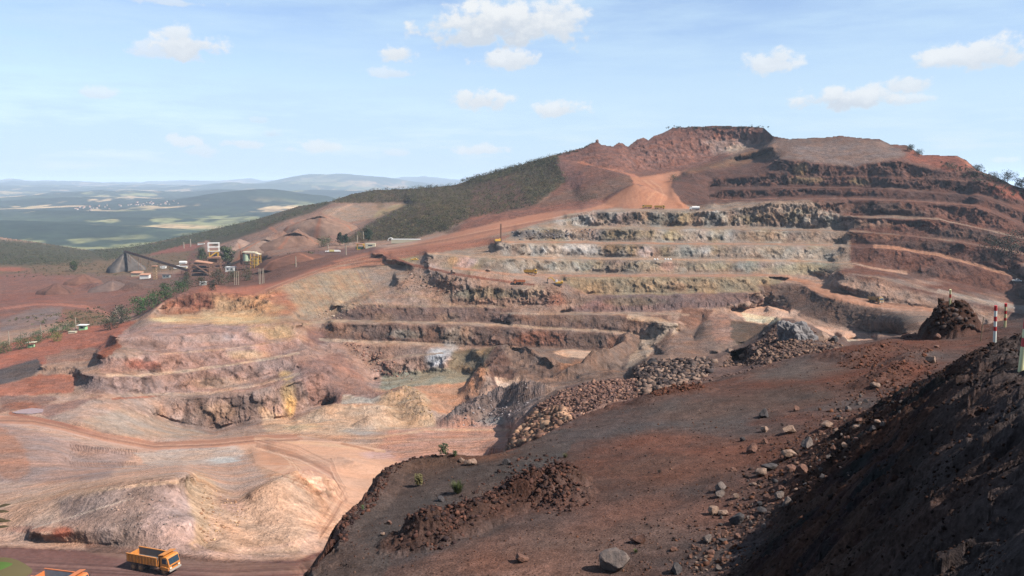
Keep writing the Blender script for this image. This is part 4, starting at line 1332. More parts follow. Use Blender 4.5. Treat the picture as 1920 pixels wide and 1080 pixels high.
def far_land():
    na, nr = 900, 520
    ang = np.linspace(math.radians(-42), math.radians(12), na)
    rad = 1300 * (26000 / 1300) ** np.linspace(0, 1, nr)
    A, R = np.meshgrid(ang, rad)
    X, Y = R * np.sin(A), R * np.cos(A)
    O = np.zeros_like(X)
    h1 = fbm(X / 2600, Y / 2600, O, 5, 301, .5, True)
    h2 = fbm(X / 800, Y / 800, O, 4, 311, .5)
    grow = np.clip((R - 2500) / 9000, 0, 1)
    Z = -215 + (26 + 30 * grow) * h2 * np.clip(R / 3000, .5, 1) + (22 + 100 * grow) * h1 + 60 * grow
    # nearer wooded swell on the left
    Z += 62 * np.exp(-(((X + 1150) / 420) ** 2 + ((Y - 1850) / 420) ** 2))
    Z += 30 * np.exp(-(((X + 2300) / 1100) ** 2 + ((Y - 3300) / 350) ** 2))
    # round dark hill in the middle distance and the big blue one on the horizon
    Z += 115 * np.exp(-(((X + 1650) / 480) ** 2 + ((Y - 6000) / 600) ** 2))
    # horizon ridges reach just to eye level
    Z += 110 * np.clip((R - 13000) / 9000, 0, 1)
    Z += 175 * np.exp(-(((X + 2950) / 900) ** 2 + ((Y - 13500) / 1500) ** 2)) + 60 * np.exp(-(((X + 2100) / 700) ** 2 + ((Y - 13800) / 1500) ** 2))
    Z += 95 * np.exp(-(((X + 1900) / 2600) ** 2 + ((Y - 21000) / 1500) ** 2))
    Z += -(R / 1000) ** 2 * .078 * .8
    wood = fbm(X / 420, Y / 800, O, 5, 401, .62) + .35 * fbm(X / 130, Y / 130, O, 3, 421) + .45 * np.clip(h1, -1, 1)
    field = fbm(X / 900, Y / 500, O, 3, 431, .5)
    c_wood = lin((58, 68, 50))
    c_dark = lin((44, 54, 44))
    c_field = lin((176, 150, 114))
    c_green = lin((118, 118, 82))
    c_bare = lin((176, 140, 112))
    w = np.clip((wood + .02) / .10, 0, 1)[..., None]
    f = np.clip((field + .15) / .3, 0, 1)[..., None]
    open_ = c_green * (1 - f) + c_field * f
    b = np.clip((field - .45) / .05, 0, 1)[..., None]
    open_ = open_ * (1 - b) + c_bare * b
    d = np.clip((h2 + .3) / .5, 0, 1)[..., None]
    wd = c_wood * (1 - d) + c_dark * d
    c = open_ * (1 - w) + wd * w
    g = np.clip((R - 9000) / 9000, 0, .5)[..., None]
    c = c * (1 - g) + c_dark * 1.2 * g
    # the wooded swells are all wood
    s = np.exp(-(((X + 1150) / 600) ** 2 + ((Y - 1850) / 500) ** 2)) + np.exp(-(((X + 2300) / 1100) ** 2 + ((Y - 3300) / 350) ** 2)) + np.exp(-(((X + 1650) / 480) ** 2 + ((Y - 6000) / 600) ** 2))
    s = np.clip(s * 2.4 - .5, 0, 1)[..., None]
    c = c * (1 - s) + c_dark * s
    ci = (c * .58).reshape(-1, 3)
    a = (np.arange(nr - 1)[:, None] * na + np.arange(na - 1)[None, :]).ravel()
    fcs = np.stack([a, a + 1, a + na + 1, a + na], -1).astype(np.int32)
    o = link_mesh('distant_hills', np.stack([X, Y, Z], -1).reshape(-1, 3), fcs, far_mat(), color=ci, smooth=True)
    tag(o, kind='structure')
    return X, Y, Z


FX, FY, FZ = far_land()

# ------------------------------------------------------------------ the near ground: path, embankment, gravel shelf
RD = np.array([.5, .8660])          # direction of the path
RN = np.array([-.8660, .5])         # to its left, downhill


SIL = [(560, 1160), (592, 1085), (604, 1060), (630, 1035), (634, 1000), (648, 975), (668, 962), (692, 940), (705, 925), (720, 893), (760, 868), (800, 855), (850, 853), (880, 857), (915, 852),
       (950, 843), (985, 832), (1020, 812), (1060, 792), (1100, 775), (1150, 757), (1200, 748), (1235, 735), (1300, 724), (1370, 702), (1440, 682), (1500, 670), (1560, 655), (1640, 641), (1700, 624), (1740, 622),
       (1775, 618), (1830, 612), (1885, 600), (1950, 590)]


def floor_z(x, y):
    return -13.0 + .14 * (x - 6.5) - .092 * (y - 29)


def hit_floor(u, v, dz=0.0):
    x, y, zz = ray(u, v)
    # z*s = -13 +.14(x s -6.5) -.092 (y s -29) + dz
    s = (-13.0 - .14 * 6.5 + .092 * 29 + dz) / (zz - .14 * x + .092 * y)
    return x * s, y * s


EDGE = [hit_floor(u, v) for u, v in SIL]
EDGE_POLY = EDGE + [(120, 110), (120, -60), (-60, -60), (-60, EDGE[0][1] - 12), (EDGE[0][0] - 3, EDGE[0][1] - 10)]
FG_BUMPS = []      # (polyline, width, height, power, lumpiness)


def fg_line(pts):
    return [hit_floor(u, v) for u, v in pts]


# long broken berm between the grey shelf and the brown slope
FG_BUMPS.append((fg_line([(790, 1015), (850, 992), (930, 955), (990, 925), (1040, 905)]), 1.8, .72, .7, 1.2))
FG_BUMPS.append((fg_line([(1000, 925), (1045, 915), (1062, 935)]), 1.5, .5, .7, 1.2))
FG_BUMPS.append((fg_line([(790, 1012), (810, 1008)]), .8, .35, .5, 1.2))
FG_BUMPS.append((fg_line([(1215, 752), (1250, 742), (1300, 736)]), 1.8, .5, .9, .6))
FG_BUMPS.append((fg_line([(645, 985), (700, 940), (722, 900), (770, 878), (850, 868)]), 1.2, .4, .9, .6))
FG_BUMPS.append((fg_line([(1560, 668), (1600, 672), (1650, 655)]), 1.6, .5, 1, .7))
FG_BUMPS.append((fg_line([(1640, 720), (1690, 690), (1720, 668)]), 1.8, .5, 1, .7))
HILLOCK = hit_floor(1782, 622)


def STEEPNESS(t):
    return 1.28 - .5 * np.clip((t - 20) / 22, 0, 1)


def fg_height(x, y, fine=True):
    t = x * RD[0] + y * RD[1]
    s = x * RN[0] + y * RN[1]
    crest = -1.72 - .118 * np.clip(t, -30, 48) - .35 * np.clip(t - 48, 0, 40)
    s2 = s + 1.6 - 2.0 * np.clip((t - 7) / 16, 0, 1) + .6 * fbm(x / 3.4, y / 3.4, x * 0, 4, 501, .6)
    # rounded shoulder then 40 degrees; the path itself is flat, the bank goes on rising behind it
    slope = crest - STEEPNESS(t) * (s2 + np.sqrt(s2 * s2 + .4)) * .5
    right = np.clip(-s - 3.2, 0, 60)
    slope = slope + .25 * np.minimum(right, 4)
    fl = floor_z(x, y)
    k = .9
    # soft maximum keeps a talus foot
    h = np.where(slope > fl, slope, fl) + .5 * np.exp(-np.abs(slope - fl) / k)
    onslope = np.clip((slope - fl) / 1.5, 0, 1)
    z0 = h
    # the grey shelf lies lower than the brown slope
    for pts, w, hh, pw, lump in FG_BUMPS:
        d, _ = seg_dist(x, y, pts)
        n = fbm(x / .55, y / .55, x * 0 + 3, 3, 611, .6)
        g = np.clip(1 - d / w + .25 * n * lump, 0, 1) ** pw
        wv, wd_ = worley(x / .42 + .3 * n, y / .42, x * 0 + 2, 91)
        z0 = z0 + g * hh * (1 + .30 * lump * n + .07 * lump * wv)
    hb, hd_ = worley(x / .8 + .3 * fbm(x, y, x * 0, 2, 88), y / .8, x * 0 + 5, 77)
    d = np.hypot((x - HILLOCK[0]) / 1.0, (y - HILLOCK[1]) / 1.1)
    n = fbm(x / .9, y / .9, x * 0 + 8, 4, 651, .6)
    n2 = fbm(x / 2.2, y / 2.2, x * 0 + 8, 2, 655, .6)
    z0 = z0 + 2.65 * np.clip((2.5 - d) / 1.7 + .12 * n + .10 * n2, 0, 1) ** .7 * (1 + .10 * n + .10 * hb)
    # texture
    big = fbm(x / 6, y / 6, x * 0, 3, 521)
    mid = fbm(x / 1.1, y / 1.1, x * 0, 4, 531, .55)
    # lumps on the embankment are drawn out down the slope
    e1 = fbm(t / .9, s / 2.6, x * 0, 4, 541, .6, True)
    e2 = fbm(t / .35, s / .8, x * 0, 3, 547, .6)
    fade = np.clip(np.hypot(x, y) / 12, .15, 1)
    z0 = z0 + .35 * big * (1 - onslope) + .05 * mid * (1 - onslope) + onslope * fade * (.46 * e1 + .12 * e2 + .30 * big + .10 * worley(x / .9 + .4 * e2, y / .9, x * 0, 551)[0])
    if fine:
        tal = np.exp(-np.abs(slope - fl) / .9)
        z0 = z0 + .10 * tal * fbm(x / .35, y / .35, x * 0, 3, 561, .6, True)
        z0 = z0 + .02 * fbm(x / .25, y / .25, x * 0, 3, 571, .6)
    # past the edge everything drops into the pit
    de, _ = seg_dist(x, y, EDGE)
    out = ~inside(x, y, EDGE_POLY)
    edge_n = fbm(x / 2.2, y / 2.2, x * 0, 4, 581, .6) + .35 * worley(x / 1.3, y / 1.3, x * 0, 583)[0]
    dd = np.clip(np.where(out, de, -de) + .8 * edge_n - .15, 0, None)
    z0 = z0 + .22 * np.exp(-np.abs(de) / 1.2) * edge_n
    z0 = z0 - 1.5 * dd - .25 * np.minimum(dd, 8) * np.abs(fbm(x / 2, y / 2, z0 / 3, 3, 591))
    return np.maximum(z0, -95), onslope, out, dd


def build_near():
    na, nr = 1150, 1150
    ua = np.linspace(520, 2080, na)
    tanv = (ua - 960) / F
    rr = 3.2 * (170 / 3.2) ** np.linspace(0, 1, nr)
    T, R = np.meshgrid(tanv, rr)
    X, Y = T * R, R * 1.0
    Zz, on, out, dd = fg_height(X, Y)
    co = np.stack([X, Y, Zz], -1)
    # colour
    O = np.zeros_like(X)
    c = np.zeros(X.shape + (3,))
    c[:] = lin((108, 76, 68))
    n1 = fbm(X / 7, Y / 7, O, 4, 701, .55)
    n2 = fbm(X / 1.6, Y / 1.6, O, 4, 711, .6)
    n3 = fbm(X / .4, Y / .4, O, 3, 721, .6)

    def mixc(m, col):
        nonlocal c
        m = np.clip(m, 0, 1)[..., None]
        c = c * (1 - m) + lin(col) * m
    mixc((n1 - .05) * 3, (94, 80, 80))
    mixc((fbm(X / 5, Y / 5, O, 4, 741) - .15) * 3, (118, 72, 58))

    def blob(u, v, rm, col, a=1.0, sx=1.0):
        x0, y0 = hit_floor(u, v)
        d = np.hypot((X - x0) / sx, Y - y0) / rm + .5 * n1 + .25 * n2
        mixc((1.1 - d) / .5 * a, col)
    # grey shelf
    poly = fg_line([(560, 1180), (604, 1060), (700, 925), (760, 865), (950, 843), (1060, 800), (1100, 800), (1040, 870), (960, 900), (860, 955), (770, 1005), (720, 1060), (690, 1180)])
    gs = inside(X + .6 * n2, Y + .6 * n2, poly)
    mixc(gs * .9, (88, 80, 80))
    bd, _ = seg_dist(X, Y, FG_BUMPS[0][0])
    mixc(np.clip((1.9 - bd + .4 * n2) / .6, 0, 1) * .85, (86, 60, 52))
    blob(800, 880, 3.0, (96, 76, 66), .6)
    blob(900, 862, 2.0, (112, 78, 62), .6)
    for u, v, rm, col in ((1300, 775, 6, (96, 86, 86)), (1150, 800, 5, (92, 82, 84)), (1120, 1000, 6, (122, 90, 82)), (1250, 880, 5, (112, 80, 70)), (1400, 840, 5, (116, 78, 66)), (1560, 720, 7, (112, 72, 60)),
                          (1500, 690, 5, (110, 92, 88)), (1640, 660, 6, (112, 72, 60)), (1480, 745, 5, (98, 80, 76)), (1000, 1060, 6, (126, 94, 84)), (1260, 830, 3, (120, 80, 68)), (1250, 740, 2.5, (104, 66, 54))):
        blob(u, v, rm, col, .8)
    mixc(on * .97, (27, 19, 17))  # shadow on the embankment painted into its colour, close to black
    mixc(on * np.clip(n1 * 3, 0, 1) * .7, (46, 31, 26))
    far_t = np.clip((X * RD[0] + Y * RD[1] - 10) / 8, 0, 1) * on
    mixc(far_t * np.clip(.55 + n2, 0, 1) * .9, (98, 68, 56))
    path = np.clip(1.3 - np.abs(X * RN[0] + Y * RN[1] + 1.2) / 3.0 + .3 * n2, 0, 1)
    mixc(path * .85, (86, 80, 84))
    hd = np.hypot(X - HILLOCK[0], Y - HILLOCK[1])
    mixc(np.clip((2.7 - hd) / .5, 0, 1) * .85, (72, 52, 46))
    mixc(np.clip((2.7 - hd) / .5, 0, 1) * np.clip(n2 * 4, 0, 1) * .7, (94, 88, 88))
    mixc(np.clip(dd / 2, 0, 1), (98, 78, 74))
    c *= (1 + .22 * n3 + .10 * n2)[..., None]
    c = (c * .72 + c.mean(-1, keepdims=True) * .28) * .88 * np.array([1.0, .93, .86])
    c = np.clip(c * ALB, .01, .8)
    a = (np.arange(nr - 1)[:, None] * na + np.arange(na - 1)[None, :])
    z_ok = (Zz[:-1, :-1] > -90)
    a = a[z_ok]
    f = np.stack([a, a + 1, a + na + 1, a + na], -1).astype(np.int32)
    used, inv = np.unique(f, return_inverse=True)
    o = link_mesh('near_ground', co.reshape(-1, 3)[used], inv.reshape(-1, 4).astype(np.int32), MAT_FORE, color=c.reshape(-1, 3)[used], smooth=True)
    tag(o, kind='structure')


build_near()


def near_z(x, y):
    h = fg_height(np.array([[float(x)]]), np.array([[float(y)]]))[0]
    return float(h[0, 0])


def near_at(u, v, smin=3.5, smax=150):
    """where the sight line through a photo point meets the near ground"""
    x, y, zz = ray(u, v)
    s = np.exp(np.linspace(math.log(smin), math.log(smax), 700))
    h = fg_height((x * s)[None, :], (y * s)[None, :])[0][0]
    b = np.nonzero(zz * s < h)[0]
    if not len(b):
        return None
    k = b[0]
    ss = float(s[k])
    return Vector((float(x) * ss, float(y) * ss, float(h[k])))

# ------------------------------------------------------------------ builders for the things that stand on the ground
class MB:
    """collects shapes for ONE mesh; each shape takes a material slot number"""

    def __init__(self):
        self.v, self.f, self.m = [], [], []

    def add(self, vs_, fs_, mi=0):
        n = len(self.v)
        self.v += [tuple(p) for p in vs_]
        self.f += [tuple(i + n for i in f) for f in fs_]
        self.m += [mi] * len(fs_)
        return self

    def box(self, c, s, mi=0, rz=0.0, ry=0.0, taper=1.0, shear=0.0):
        x, y, z_ = s[0] / 2, s[1] / 2, s[2] / 2
        M = Matrix.Translation(c) @ Matrix.Rotation(rz, 4, 'Z') @ Matrix.Rotation(ry, 4, 'Y')
        P = []
        for dz in (-1, 1):
            k = taper if dz > 0 else 1
            for dx, dy in ((-1, -1), (1, -1), (1, 1), (-1, 1)):
                P.append(M @ Vector((dx * x * k + (shear if dz > 0 else 0), dy * y * k, dz * z_)))
        return self.add(P, [(0, 3, 2, 1), (4, 5, 6, 7), (0, 1, 5, 4), (1, 2, 6, 5), (2, 3, 7, 6), (3, 0, 4, 7)], mi)

    def tube(self, a, b, r0, r1=None, n=10, mi=0):
        r1 = r0 if r1 is None else r1
        a, b = Vector(a), Vector(b)
        d = (b - a).normalized()
        s = d.orthogonal().normalized()
        t = d.cross(s)
        P = []
        for c, r in ((a, r0), (b, r1)):
            for k in range(n):
                w = 2 * math.pi * k / n
                P.append(c + (s * math.cos(w) + t * math.sin(w)) * r)
        fs_ = [(k, (k + 1) % n, n + (k + 1) % n, n + k) for k in range(n)] + [tuple(range(n))[::-1], tuple(range(n, 2 * n))]
        return self.add(P, fs_, mi)

    def prism(self, outline, y0, y1, mi=0):
        """outline in x,z extruded along y"""
        n = len(outline)
        P = [(x, y0, z_) for x, z_ in outline] + [(x, y1, z_) for x, z_ in outline]
        fs_ = [(k, (k + 1) % n, n + (k + 1) % n, n + k) for k in range(n)] + [tuple(range(n))[::-1], tuple(range(n, 2 * n))]
        return self.add(P, fs_, mi)

    def build(self, name, mats, parent=None, bevel=0.0):
        if not isinstance(mats, (list, tuple)):
            mats = [mats]
        me = bpy.data.meshes.new(name)
        me.from_pydata(self.v, [], self.f)
        for m in mats:
            me.materials.append(m)
        me.polygons.foreach_set('material_index', self.m)
        if bevel:
            bm = bmesh.new()
            bm.from_mesh(me)
            bmesh.ops.recalc_face_normals(bm, faces=bm.faces)
            bmesh.ops.bevel(bm, geom=bm.edges, offset=bevel, segments=1, affect='EDGES')
            bm.to_mesh(me)
            bm.free()
        else:
            bm = bmesh.new()
            bm.from_mesh(me)
            bmesh.ops.recalc_face_normals(bm, faces=bm.faces)
            bm.to_mesh(me)
            bm.free()
        o = bpy.data.objects.new(name, me)
        COL.objects.link(o)
        if parent:
            o.parent = parent
        return o


_pm = {}


def paint(name, rgb, rough=.6, metal=0.0, grime=.35, scale=1.5, dirt=(120, 84, 64)):
    if name in _pm:
        return _pm[name]
    m, n, l, bs = new_mat(name)
    bs.inputs['Roughness'].default_value = rough
    bs.inputs['Metallic'].default_value = metal
    tc = n.new('ShaderNodeTexCoord')
    t = n.new('ShaderNodeTexNoise')
    t.inputs['Scale'].default_value = scale
    t.inputs['Detail'].default_value = 6
    t.inputs['Roughness'].default_value = .65
    l.new(tc.outputs['Object'], t.inputs['Vector'])
    cr = n.new('ShaderNodeValToRGB')
    cr.color_ramp.elements[0].position = .42
    cr.color_ramp.elements[1].position = .75
    a = lin(rgb) * .5
    b = a * (1 - grime) + lin(dirt) * .42 * grime
    cr.color_ramp.elements[0].color = tuple(a) + (1,)
    cr.color_ramp.elements[1].color = tuple(b) + (1,)
    l.new(t.outputs['Fac'], cr.inputs[0])
    l.new(cr.outputs[0], bs.inputs['Base Color'])
    _pm[name] = m
    return m


M_ORANGE = paint('orange_truck_paint', (224, 140, 50), .65, 0, .75, 1.6, (150, 100, 74))
M_YELLOW = paint('yellow_machine_paint', (222, 170, 50), .5)
M_RUST = paint('rusty_steel', (126, 90, 70), .8)
M_DARK = paint('dark_dusty_steel', (62, 56, 56), .7, 0, .5)
M_GREYM = paint('worn_grey_bed', (120, 116, 114), .7)
M_WHITE = paint('white_paint', (238, 236, 232), .5, 0, .12)
M_CREAM = paint('cream_paint', (214, 204, 176), .6)
M_GLASS = paint('window_glass', (50, 70, 84), .08, 0, .05)
M_TYRE = paint('dusty_tyre', (110, 82, 66), .9, 0, .6)
M_RIM = paint('dusty_rim', (176, 132, 88), .7)
M_CONC = paint('pale_pole', (170, 156, 138), .9)
M_WOOD = paint('weathered_wood', (130, 112, 88), .9)
M_RED = paint('red_marker_paint', (196, 28, 34), .5, 0, .08, 9)
M_MWHITE = paint('white_marker_paint', (236, 238, 228), .5, 0, .1, 9)
M_MYEL = paint('yellow_marker_paint', (226, 220, 168), .5, 0, .1, 9)
M_TILE = paint('orange_roof_sheets', (188, 136, 106), .85)
M_GREENW = paint('pale_green_wall', (160, 214, 160), .8, 0, .15)
M_BARK = paint('bark', (96, 80, 64), .95)
M_CHROME = paint('bumper_steel', (190, 184, 176), .4, .2)
M_LIGHT = paint('lamp_lens', (240, 236, 220), .2, 0, .05)


def empty(name, loc, rz=0.0, label=None, cat=None, group=None, scale=1.0):
    o = bpy.data.objects.new(name, None)
    COL.objects.link(o)
    o.location = loc
    o.rotation_euler = (0, 0, rz)
    o.scale = (scale,) * 3
    return tag(o, label, cat, group)


def kids(o):
    return [c for c in bpy.data.objects if c.parent == o]


def copy_tree(o, loc=None, rz=None, label=None, scale=None, parent=None):
    c = o.copy()
    COL.objects.link(c)
    if parent is not None:
        c.parent = parent
        c.matrix_parent_inverse = o.matrix_parent_inverse
    for k in kids(o):
        copy_tree(k, parent=c)
    if loc is not None:
        c.location = loc
    if rz is not None:
        c.rotation_euler = (0, 0, rz)
    if scale is not None:
        c.scale = (scale,) * 3
    if label:
        c['label'] = label
    return c


def tilt(o, fwd, a=None, b=None):
    """stand a vehicle on sloping ground: heading fwd (x,y), ground normal from the sheet"""
    pass


# ------------------------------------------------------------------ dump truck (x forward)
def dump_truck(loc, rz, label, body, bed_in=None, scale=1.0, group=None, name='dump_truck'):
    t = empty(name, loc, rz, label, 'dump truck', group, scale)
    bed_in = bed_in or M_GREYM
    MB().box((0, -.42, .85), (7.0, .16, .34)).box((0, .42, .85), (7.0, .16, .34)).box((.9, 0, .8), (1.0, 2.0, .5)).box((-3.3, 0, .85), (.25, 1.6, .3)).box((1.4, .95, .95), (.9, .5, .7)).build('chassis', M_DARK, t)
    # cab: shaped in profile with raked windscreen
    cab = MB()
    prof = [(2.35, .75), (3.95, .75), (4.0, 1.55), (3.72, 2.62), (3.55, 2.78), (2.35, 2.78)]
    cab.prism(prof, -1.18, 1.18)
    cab.box((3.3, -1.22, 1.02), (1.3, .12, .5)).box((3.3, 1.22, 1.02), (1.3, .12, .5))
    c = cab.build('cab', body, t, .05)
    for s in (-1, 1):
        w = MB().prism([(2.75, 1.75), (3.72, 1.75), (3.5, 2.5), (2.75, 2.5)], s * 1.185, s * 1.20)
        w.build('side_window', M_GLASS, c)
        MB().box((3.75, s * 1.42, 2.15), (.08, .18, .42)).build('mirror', M_DARK, c)
        MB().box((4.03, s * .85, 1.15), (.06, .34, .22)).build('headlight', M_LIGHT, c)
    wb = MB()
    wb.add([(4.02, -1.02, 1.68), (4.02, 1.02, 1.68), (3.77, 1.0, 2.56), (3.77, -1.0, 2.56), (3.96, -1.02, 1.66), (3.96, 1.02, 1.66), (3.72, 1.0, 2.54), (3.72, -1.0, 2.54)],
           [(0, 1, 2, 3), (7, 6, 5, 4), (0, 4, 5, 1), (3, 2, 6, 7), (0, 3, 7, 4), (1, 5, 6, 2)])
    wb.build('windscreen', M_GLASS, c)
    MB().box((4.08, 0, .78), (.22, 2.4, .26)).build('bumper', M_CHROME, t, .03)
    MB().box((4.03, 0, 1.33), (.05, 1.1, .2)).build('grille', M_DARK, c)
    # bed: open box with ribs, sloping floor and canopy over the cab
    bed = MB()
    x0, x1, zb, zt = -3.7, 1.95, 1.25, 2.45
    for s in (-1, 1):
        bed.prism([(x0, zb), (x1, zb), (x1, zt), (x0, zt - .1)], s * 1.22, s * 1.3, 0)
        for k in range(10):
            bed.box((x0 + .3 + k * .58, s * 1.34, (zb + zt) / 2), (.12, .09, zt - zb - .1), 0)
        bed.box(((x0 + x1) / 2, s * 1.28, zt + .03), (x1 - x0, .2, .12), 0)
    bed.box(((x0 + x1) / 2, 0, zb + .05), (x1 - x0, 2.44, .1), 1)
    bed.prism([(x0, zb), (x0 + .08, zb), (x0 + .08, zt - .25), (x0, zt - .25)], -1.22, 1.22, 0)
    bed.prism([(x1, zb), (x1 + .08, zb), (x1 + .35, 2.95), (x1 + .27, 2.95)], -1.3, 1.3, 0)
    bed.prism([(x1 + .26, 2.90), (x1 + 1.25, 3.08), (x1 + 1.25, 3.15), (x1 + .26, 3.0)], -1.3, 1.3, 0)
    # load skin inside the sides
    for s in (-1, 1):
        bed.box(((x0 + x1) / 2, s * 1.205, (zb + zt) / 2 + .05), (x1 - x0 - .1, .03, zt - zb - .1), 1)
    bed.build('bed', [body, bed_in], t)

    def wheel(x, s, r=.55, w=.36):
        wh = MB()
        y = s * .98
        wh.tube((x, y - w / 2, r), (x, y + w / 2, r), r, n=20)
        o = wh.build('wheel', M_TYRE, t, .04)
        MB().tube((x, y + s * (w / 2 - .02), r), (x, y + s * (w / 2 + .03), r), r * .55, r * .5, n=14).tube((x, y + s * w / 2, r), (x, y + s * (w / 2 + .09), r), .13, n=8).build('rim', M_RIM, o)
        return o
    for s in (-1, 1):
        wheel(3.0, s, .55, .32)
        wheel(-1.25, s, .55, .55)
        wheel(-2.6, s, .55, .55)
        MB().prism([(2.3, .95), (2.45, 1.25), (2.75, 1.32), (3.3, 1.32), (3.6, 1.2), (3.75, .95), (3.65, .95), (3.5, 1.12), (3.25, 1.22), (2.8, 1.22), (2.5, 1.12), (2.4, .95)], s * 1.0, s * 1.28).build('mudguard', body, t)
    MB().tube((1.3, -1.0, .85), (2.2, -1.0, .85), .32, n=12).build('fuel_tank', M_RUST, t)
    return t


def heading(p, q):
    return math.atan2(q.y - p.y, q.x - p.x)


def surf(u, v, lift=0.0):
    g = ground_at(u, v)
    return Vector((g.x, g.y, g.z + lift))


p = surf(287, 1068, .1)
TRUCK = dump_truck(p, math.radians(-20), 'orange tipper truck with an empty ribbed bed driving along the near haul road', M_ORANGE, None, .92)
p2 = surf(114, 1112, .05)
dump_truck(p2, math.radians(-14), 'tipper truck with a grey bed, cut off by the lower left corner of the photo', paint('faded_grey_orange', (214, 120, 60)), paint('blue_grey_bed', (142, 146, 156)), .92)
q = surf(996, 516)
q.z = surf(996, 519).z
FARS = []
FARS.append(dump_truck(surf(994, 515, .1), math.radians(-8), 'large yellow dump truck on the middle bench, left of the excavator', M_YELLOW, M_DARK, 1.12, 'mine trucks'))
FARS.append(dump_truck(surf(974, 533, .1), math.radians(188), 'small orange dump truck facing left on the bench below the yellow one', paint('orange_haul', (190, 104, 52)), M_RUST, .9, 'mine trucks'))
FARS.append(dump_truck(surf(1641, 568, .1), math.radians(-70), 'yellow dump truck coming down the orange ramp on the right', paint('ochre_haul', (176, 136, 62)), M_RUST, 1.15, 'mine trucks'))
FARS.append(dump_truck(surf(1214, 391, .1), math.radians(175), 'yellow dump truck, left one of the two parked below the saddle', M_YELLOW, M_WHITE, 1.0, 'mine trucks'))
FARS.append(dump_truck(surf(1236, 392, .1), math.radians(-8), 'white and yellow dump truck, right one of the two parked below the saddle', M_YELLOW, M_WHITE, 1.05, 'mine trucks'))


def small_truck(loc, rz, label, cabm, backm, kind='tank', scale=1.0, cat='truck', name='truck', wheels=6):
    t = empty(name, loc, rz, label, cat, None, scale)
    MB().box((0, 0, .8), (7, .9, .3)).build('chassis', M_DARK, t)
    c = MB().prism([(2.2, .7), (3.7, .7), (3.72, 1.5), (3.45, 2.5), (2.2, 2.5)], -1.1, 1.1).build('cab', cabm, t, .06)
    MB().box((3.66, 0, 1.95), (.1, 1.9, .7), ry=-.25).build('windscreen', M_GLASS, c)
    if kind == 'tank':
        MB().tube((-3.4, 0, 1.95), (1.9, 0, 1.95), 1.05, n=18).tube((-1, 0, 2.9), (-.6, 0, 3.12), .3, n=8).box((-.8, 0, 1.05), (5.0, 1.4, .2)).build('tank', backm, t)
    else:
        MB().box((-.8, 0, 1.9), (5.4, 2.3, 1.7)).box((-.8, 0, 2.8), (5.5, 2.4, .1)).build('box_body', backm, t)
    for s in (-1, 1):
        for x in (3.0, -1.4, -2.6):
            w = MB().tube((x, s * .95 - .16, .5), (x, s * .95 + .16, .5), .5, n=14).build('wheel', M_TYRE, t)
    return t


small_truck(surf(1303, 395, .1), math.radians(172), 'white tanker truck facing left beside the dark cutting', M_WHITE, M_WHITE, 'tank', 1.05, 'tanker truck', 'tanker_truck')


def pickup(loc, rz, label, m, scale=1.0, cat='car', name='pickup'):
    t = empty(name, loc, rz, label, cat, None, scale)
    b = MB().prism([(-2.5, .45), (2.5, .45), (2.55, .95), (1.5, 1.1), (1.0, 1.72), (-.5, 1.75), (-.75, 1.1), (-2.5, 1.1)], -.88, .88).build('body', m, t, .05)
    MB().prism([(.1, 1.15), (1.2, 1.15), (.85, 1.62), (.1, 1.64)], -.9, .9).build('window', M_GLASS, b)
    for s in (-1, 1):
        for x in (1.6, -1.6):
            MB().tube((x, s * .8 - .12, .38), (x, s * .8 + .12, .38), .38, n=14).build('wheel', M_TYRE, t)
    return t


pickup(surf(1906, 531, .05), math.radians(-30), 'white pickup on the orange road at the right edge of the photo', M_WHITE, 1.0)
pickup(surf(616, 474, .1), math.radians(10), 'white pickup, leftmost vehicle on the upper left yard', M_WHITE, 1.1)
small_truck(surf(624, 474, .1), math.radians(5), 'yellow box truck between two white vehicles on the upper left yard', M_YELLOW, paint('pale_yellow_box', (226, 206, 130)), 'box', .75)
small_truck(surf(632, 474, .1), math.radians(12), 'white box truck, rightmost vehicle on the upper left yard', M_WHITE, M_WHITE, 'box', .7)
pickup(surf(777, 488, .05), math.radians(0), 'yellow pickup standing at the foot of the pale bench wall', M_YELLOW, .95)


def excavator(loc, rz, label, m):
    t = empty('excavator', loc, rz, label, 'excavator')
    for s in (-1, 1):
        MB().prism([(-2.1, .35), (-1.8, .05), (1.8, .05), (2.1, .35), (2.1, .6), (1.8, .9), (-1.8, .9), (-2.1, .6)], s * 1.5 - .3, s * 1.5 + .3).build('track', M_DARK, t, .04)
    b = MB().box((-.5, 0, 1.6), (4.4, 2.9, .9)).box((-2.1, 0, 1.85), (1.3, 2.9, 1.3)).build('body', m, t, .08)
    c = MB().prism([(.5, 1.9), (1.7, 1.9), (1.75, 2.6), (1.45, 3.3), (.5, 3.3)], .35, 1.4).build('cab', M_WHITE, t, .05)
    MB().box((1.66, .87, 2.6), (.08, .85, .9)).build('window', M_GLASS, c)
    MB().prism([(1.2, 1.6), (1.6, 1.5), (4.2, 4.0), (6.0, 3.9), (6.0, 4.4), (4.0, 4.6), (1.3, 2.2)], -.3, .1).build('boom', m, t)
    a = MB().prism([(5.7, 4.3), (6.3, 4.4), (6.9, 1.7), (6.5, 1.5)], -.28, .08).build('arm', M_DARK, t)
    MB().prism([(6.3, 1.9), (7.2, 1.7), (7.3, .5), (6.4, .2), (5.8, .9)], -.75, .55).build('bucket', M_DARK, t)
    return t


excavator(surf(1046, 536, .05), math.radians(176), 'yellow excavator with its bucket to the left, at the foot of a bench wall', M_YELLOW)


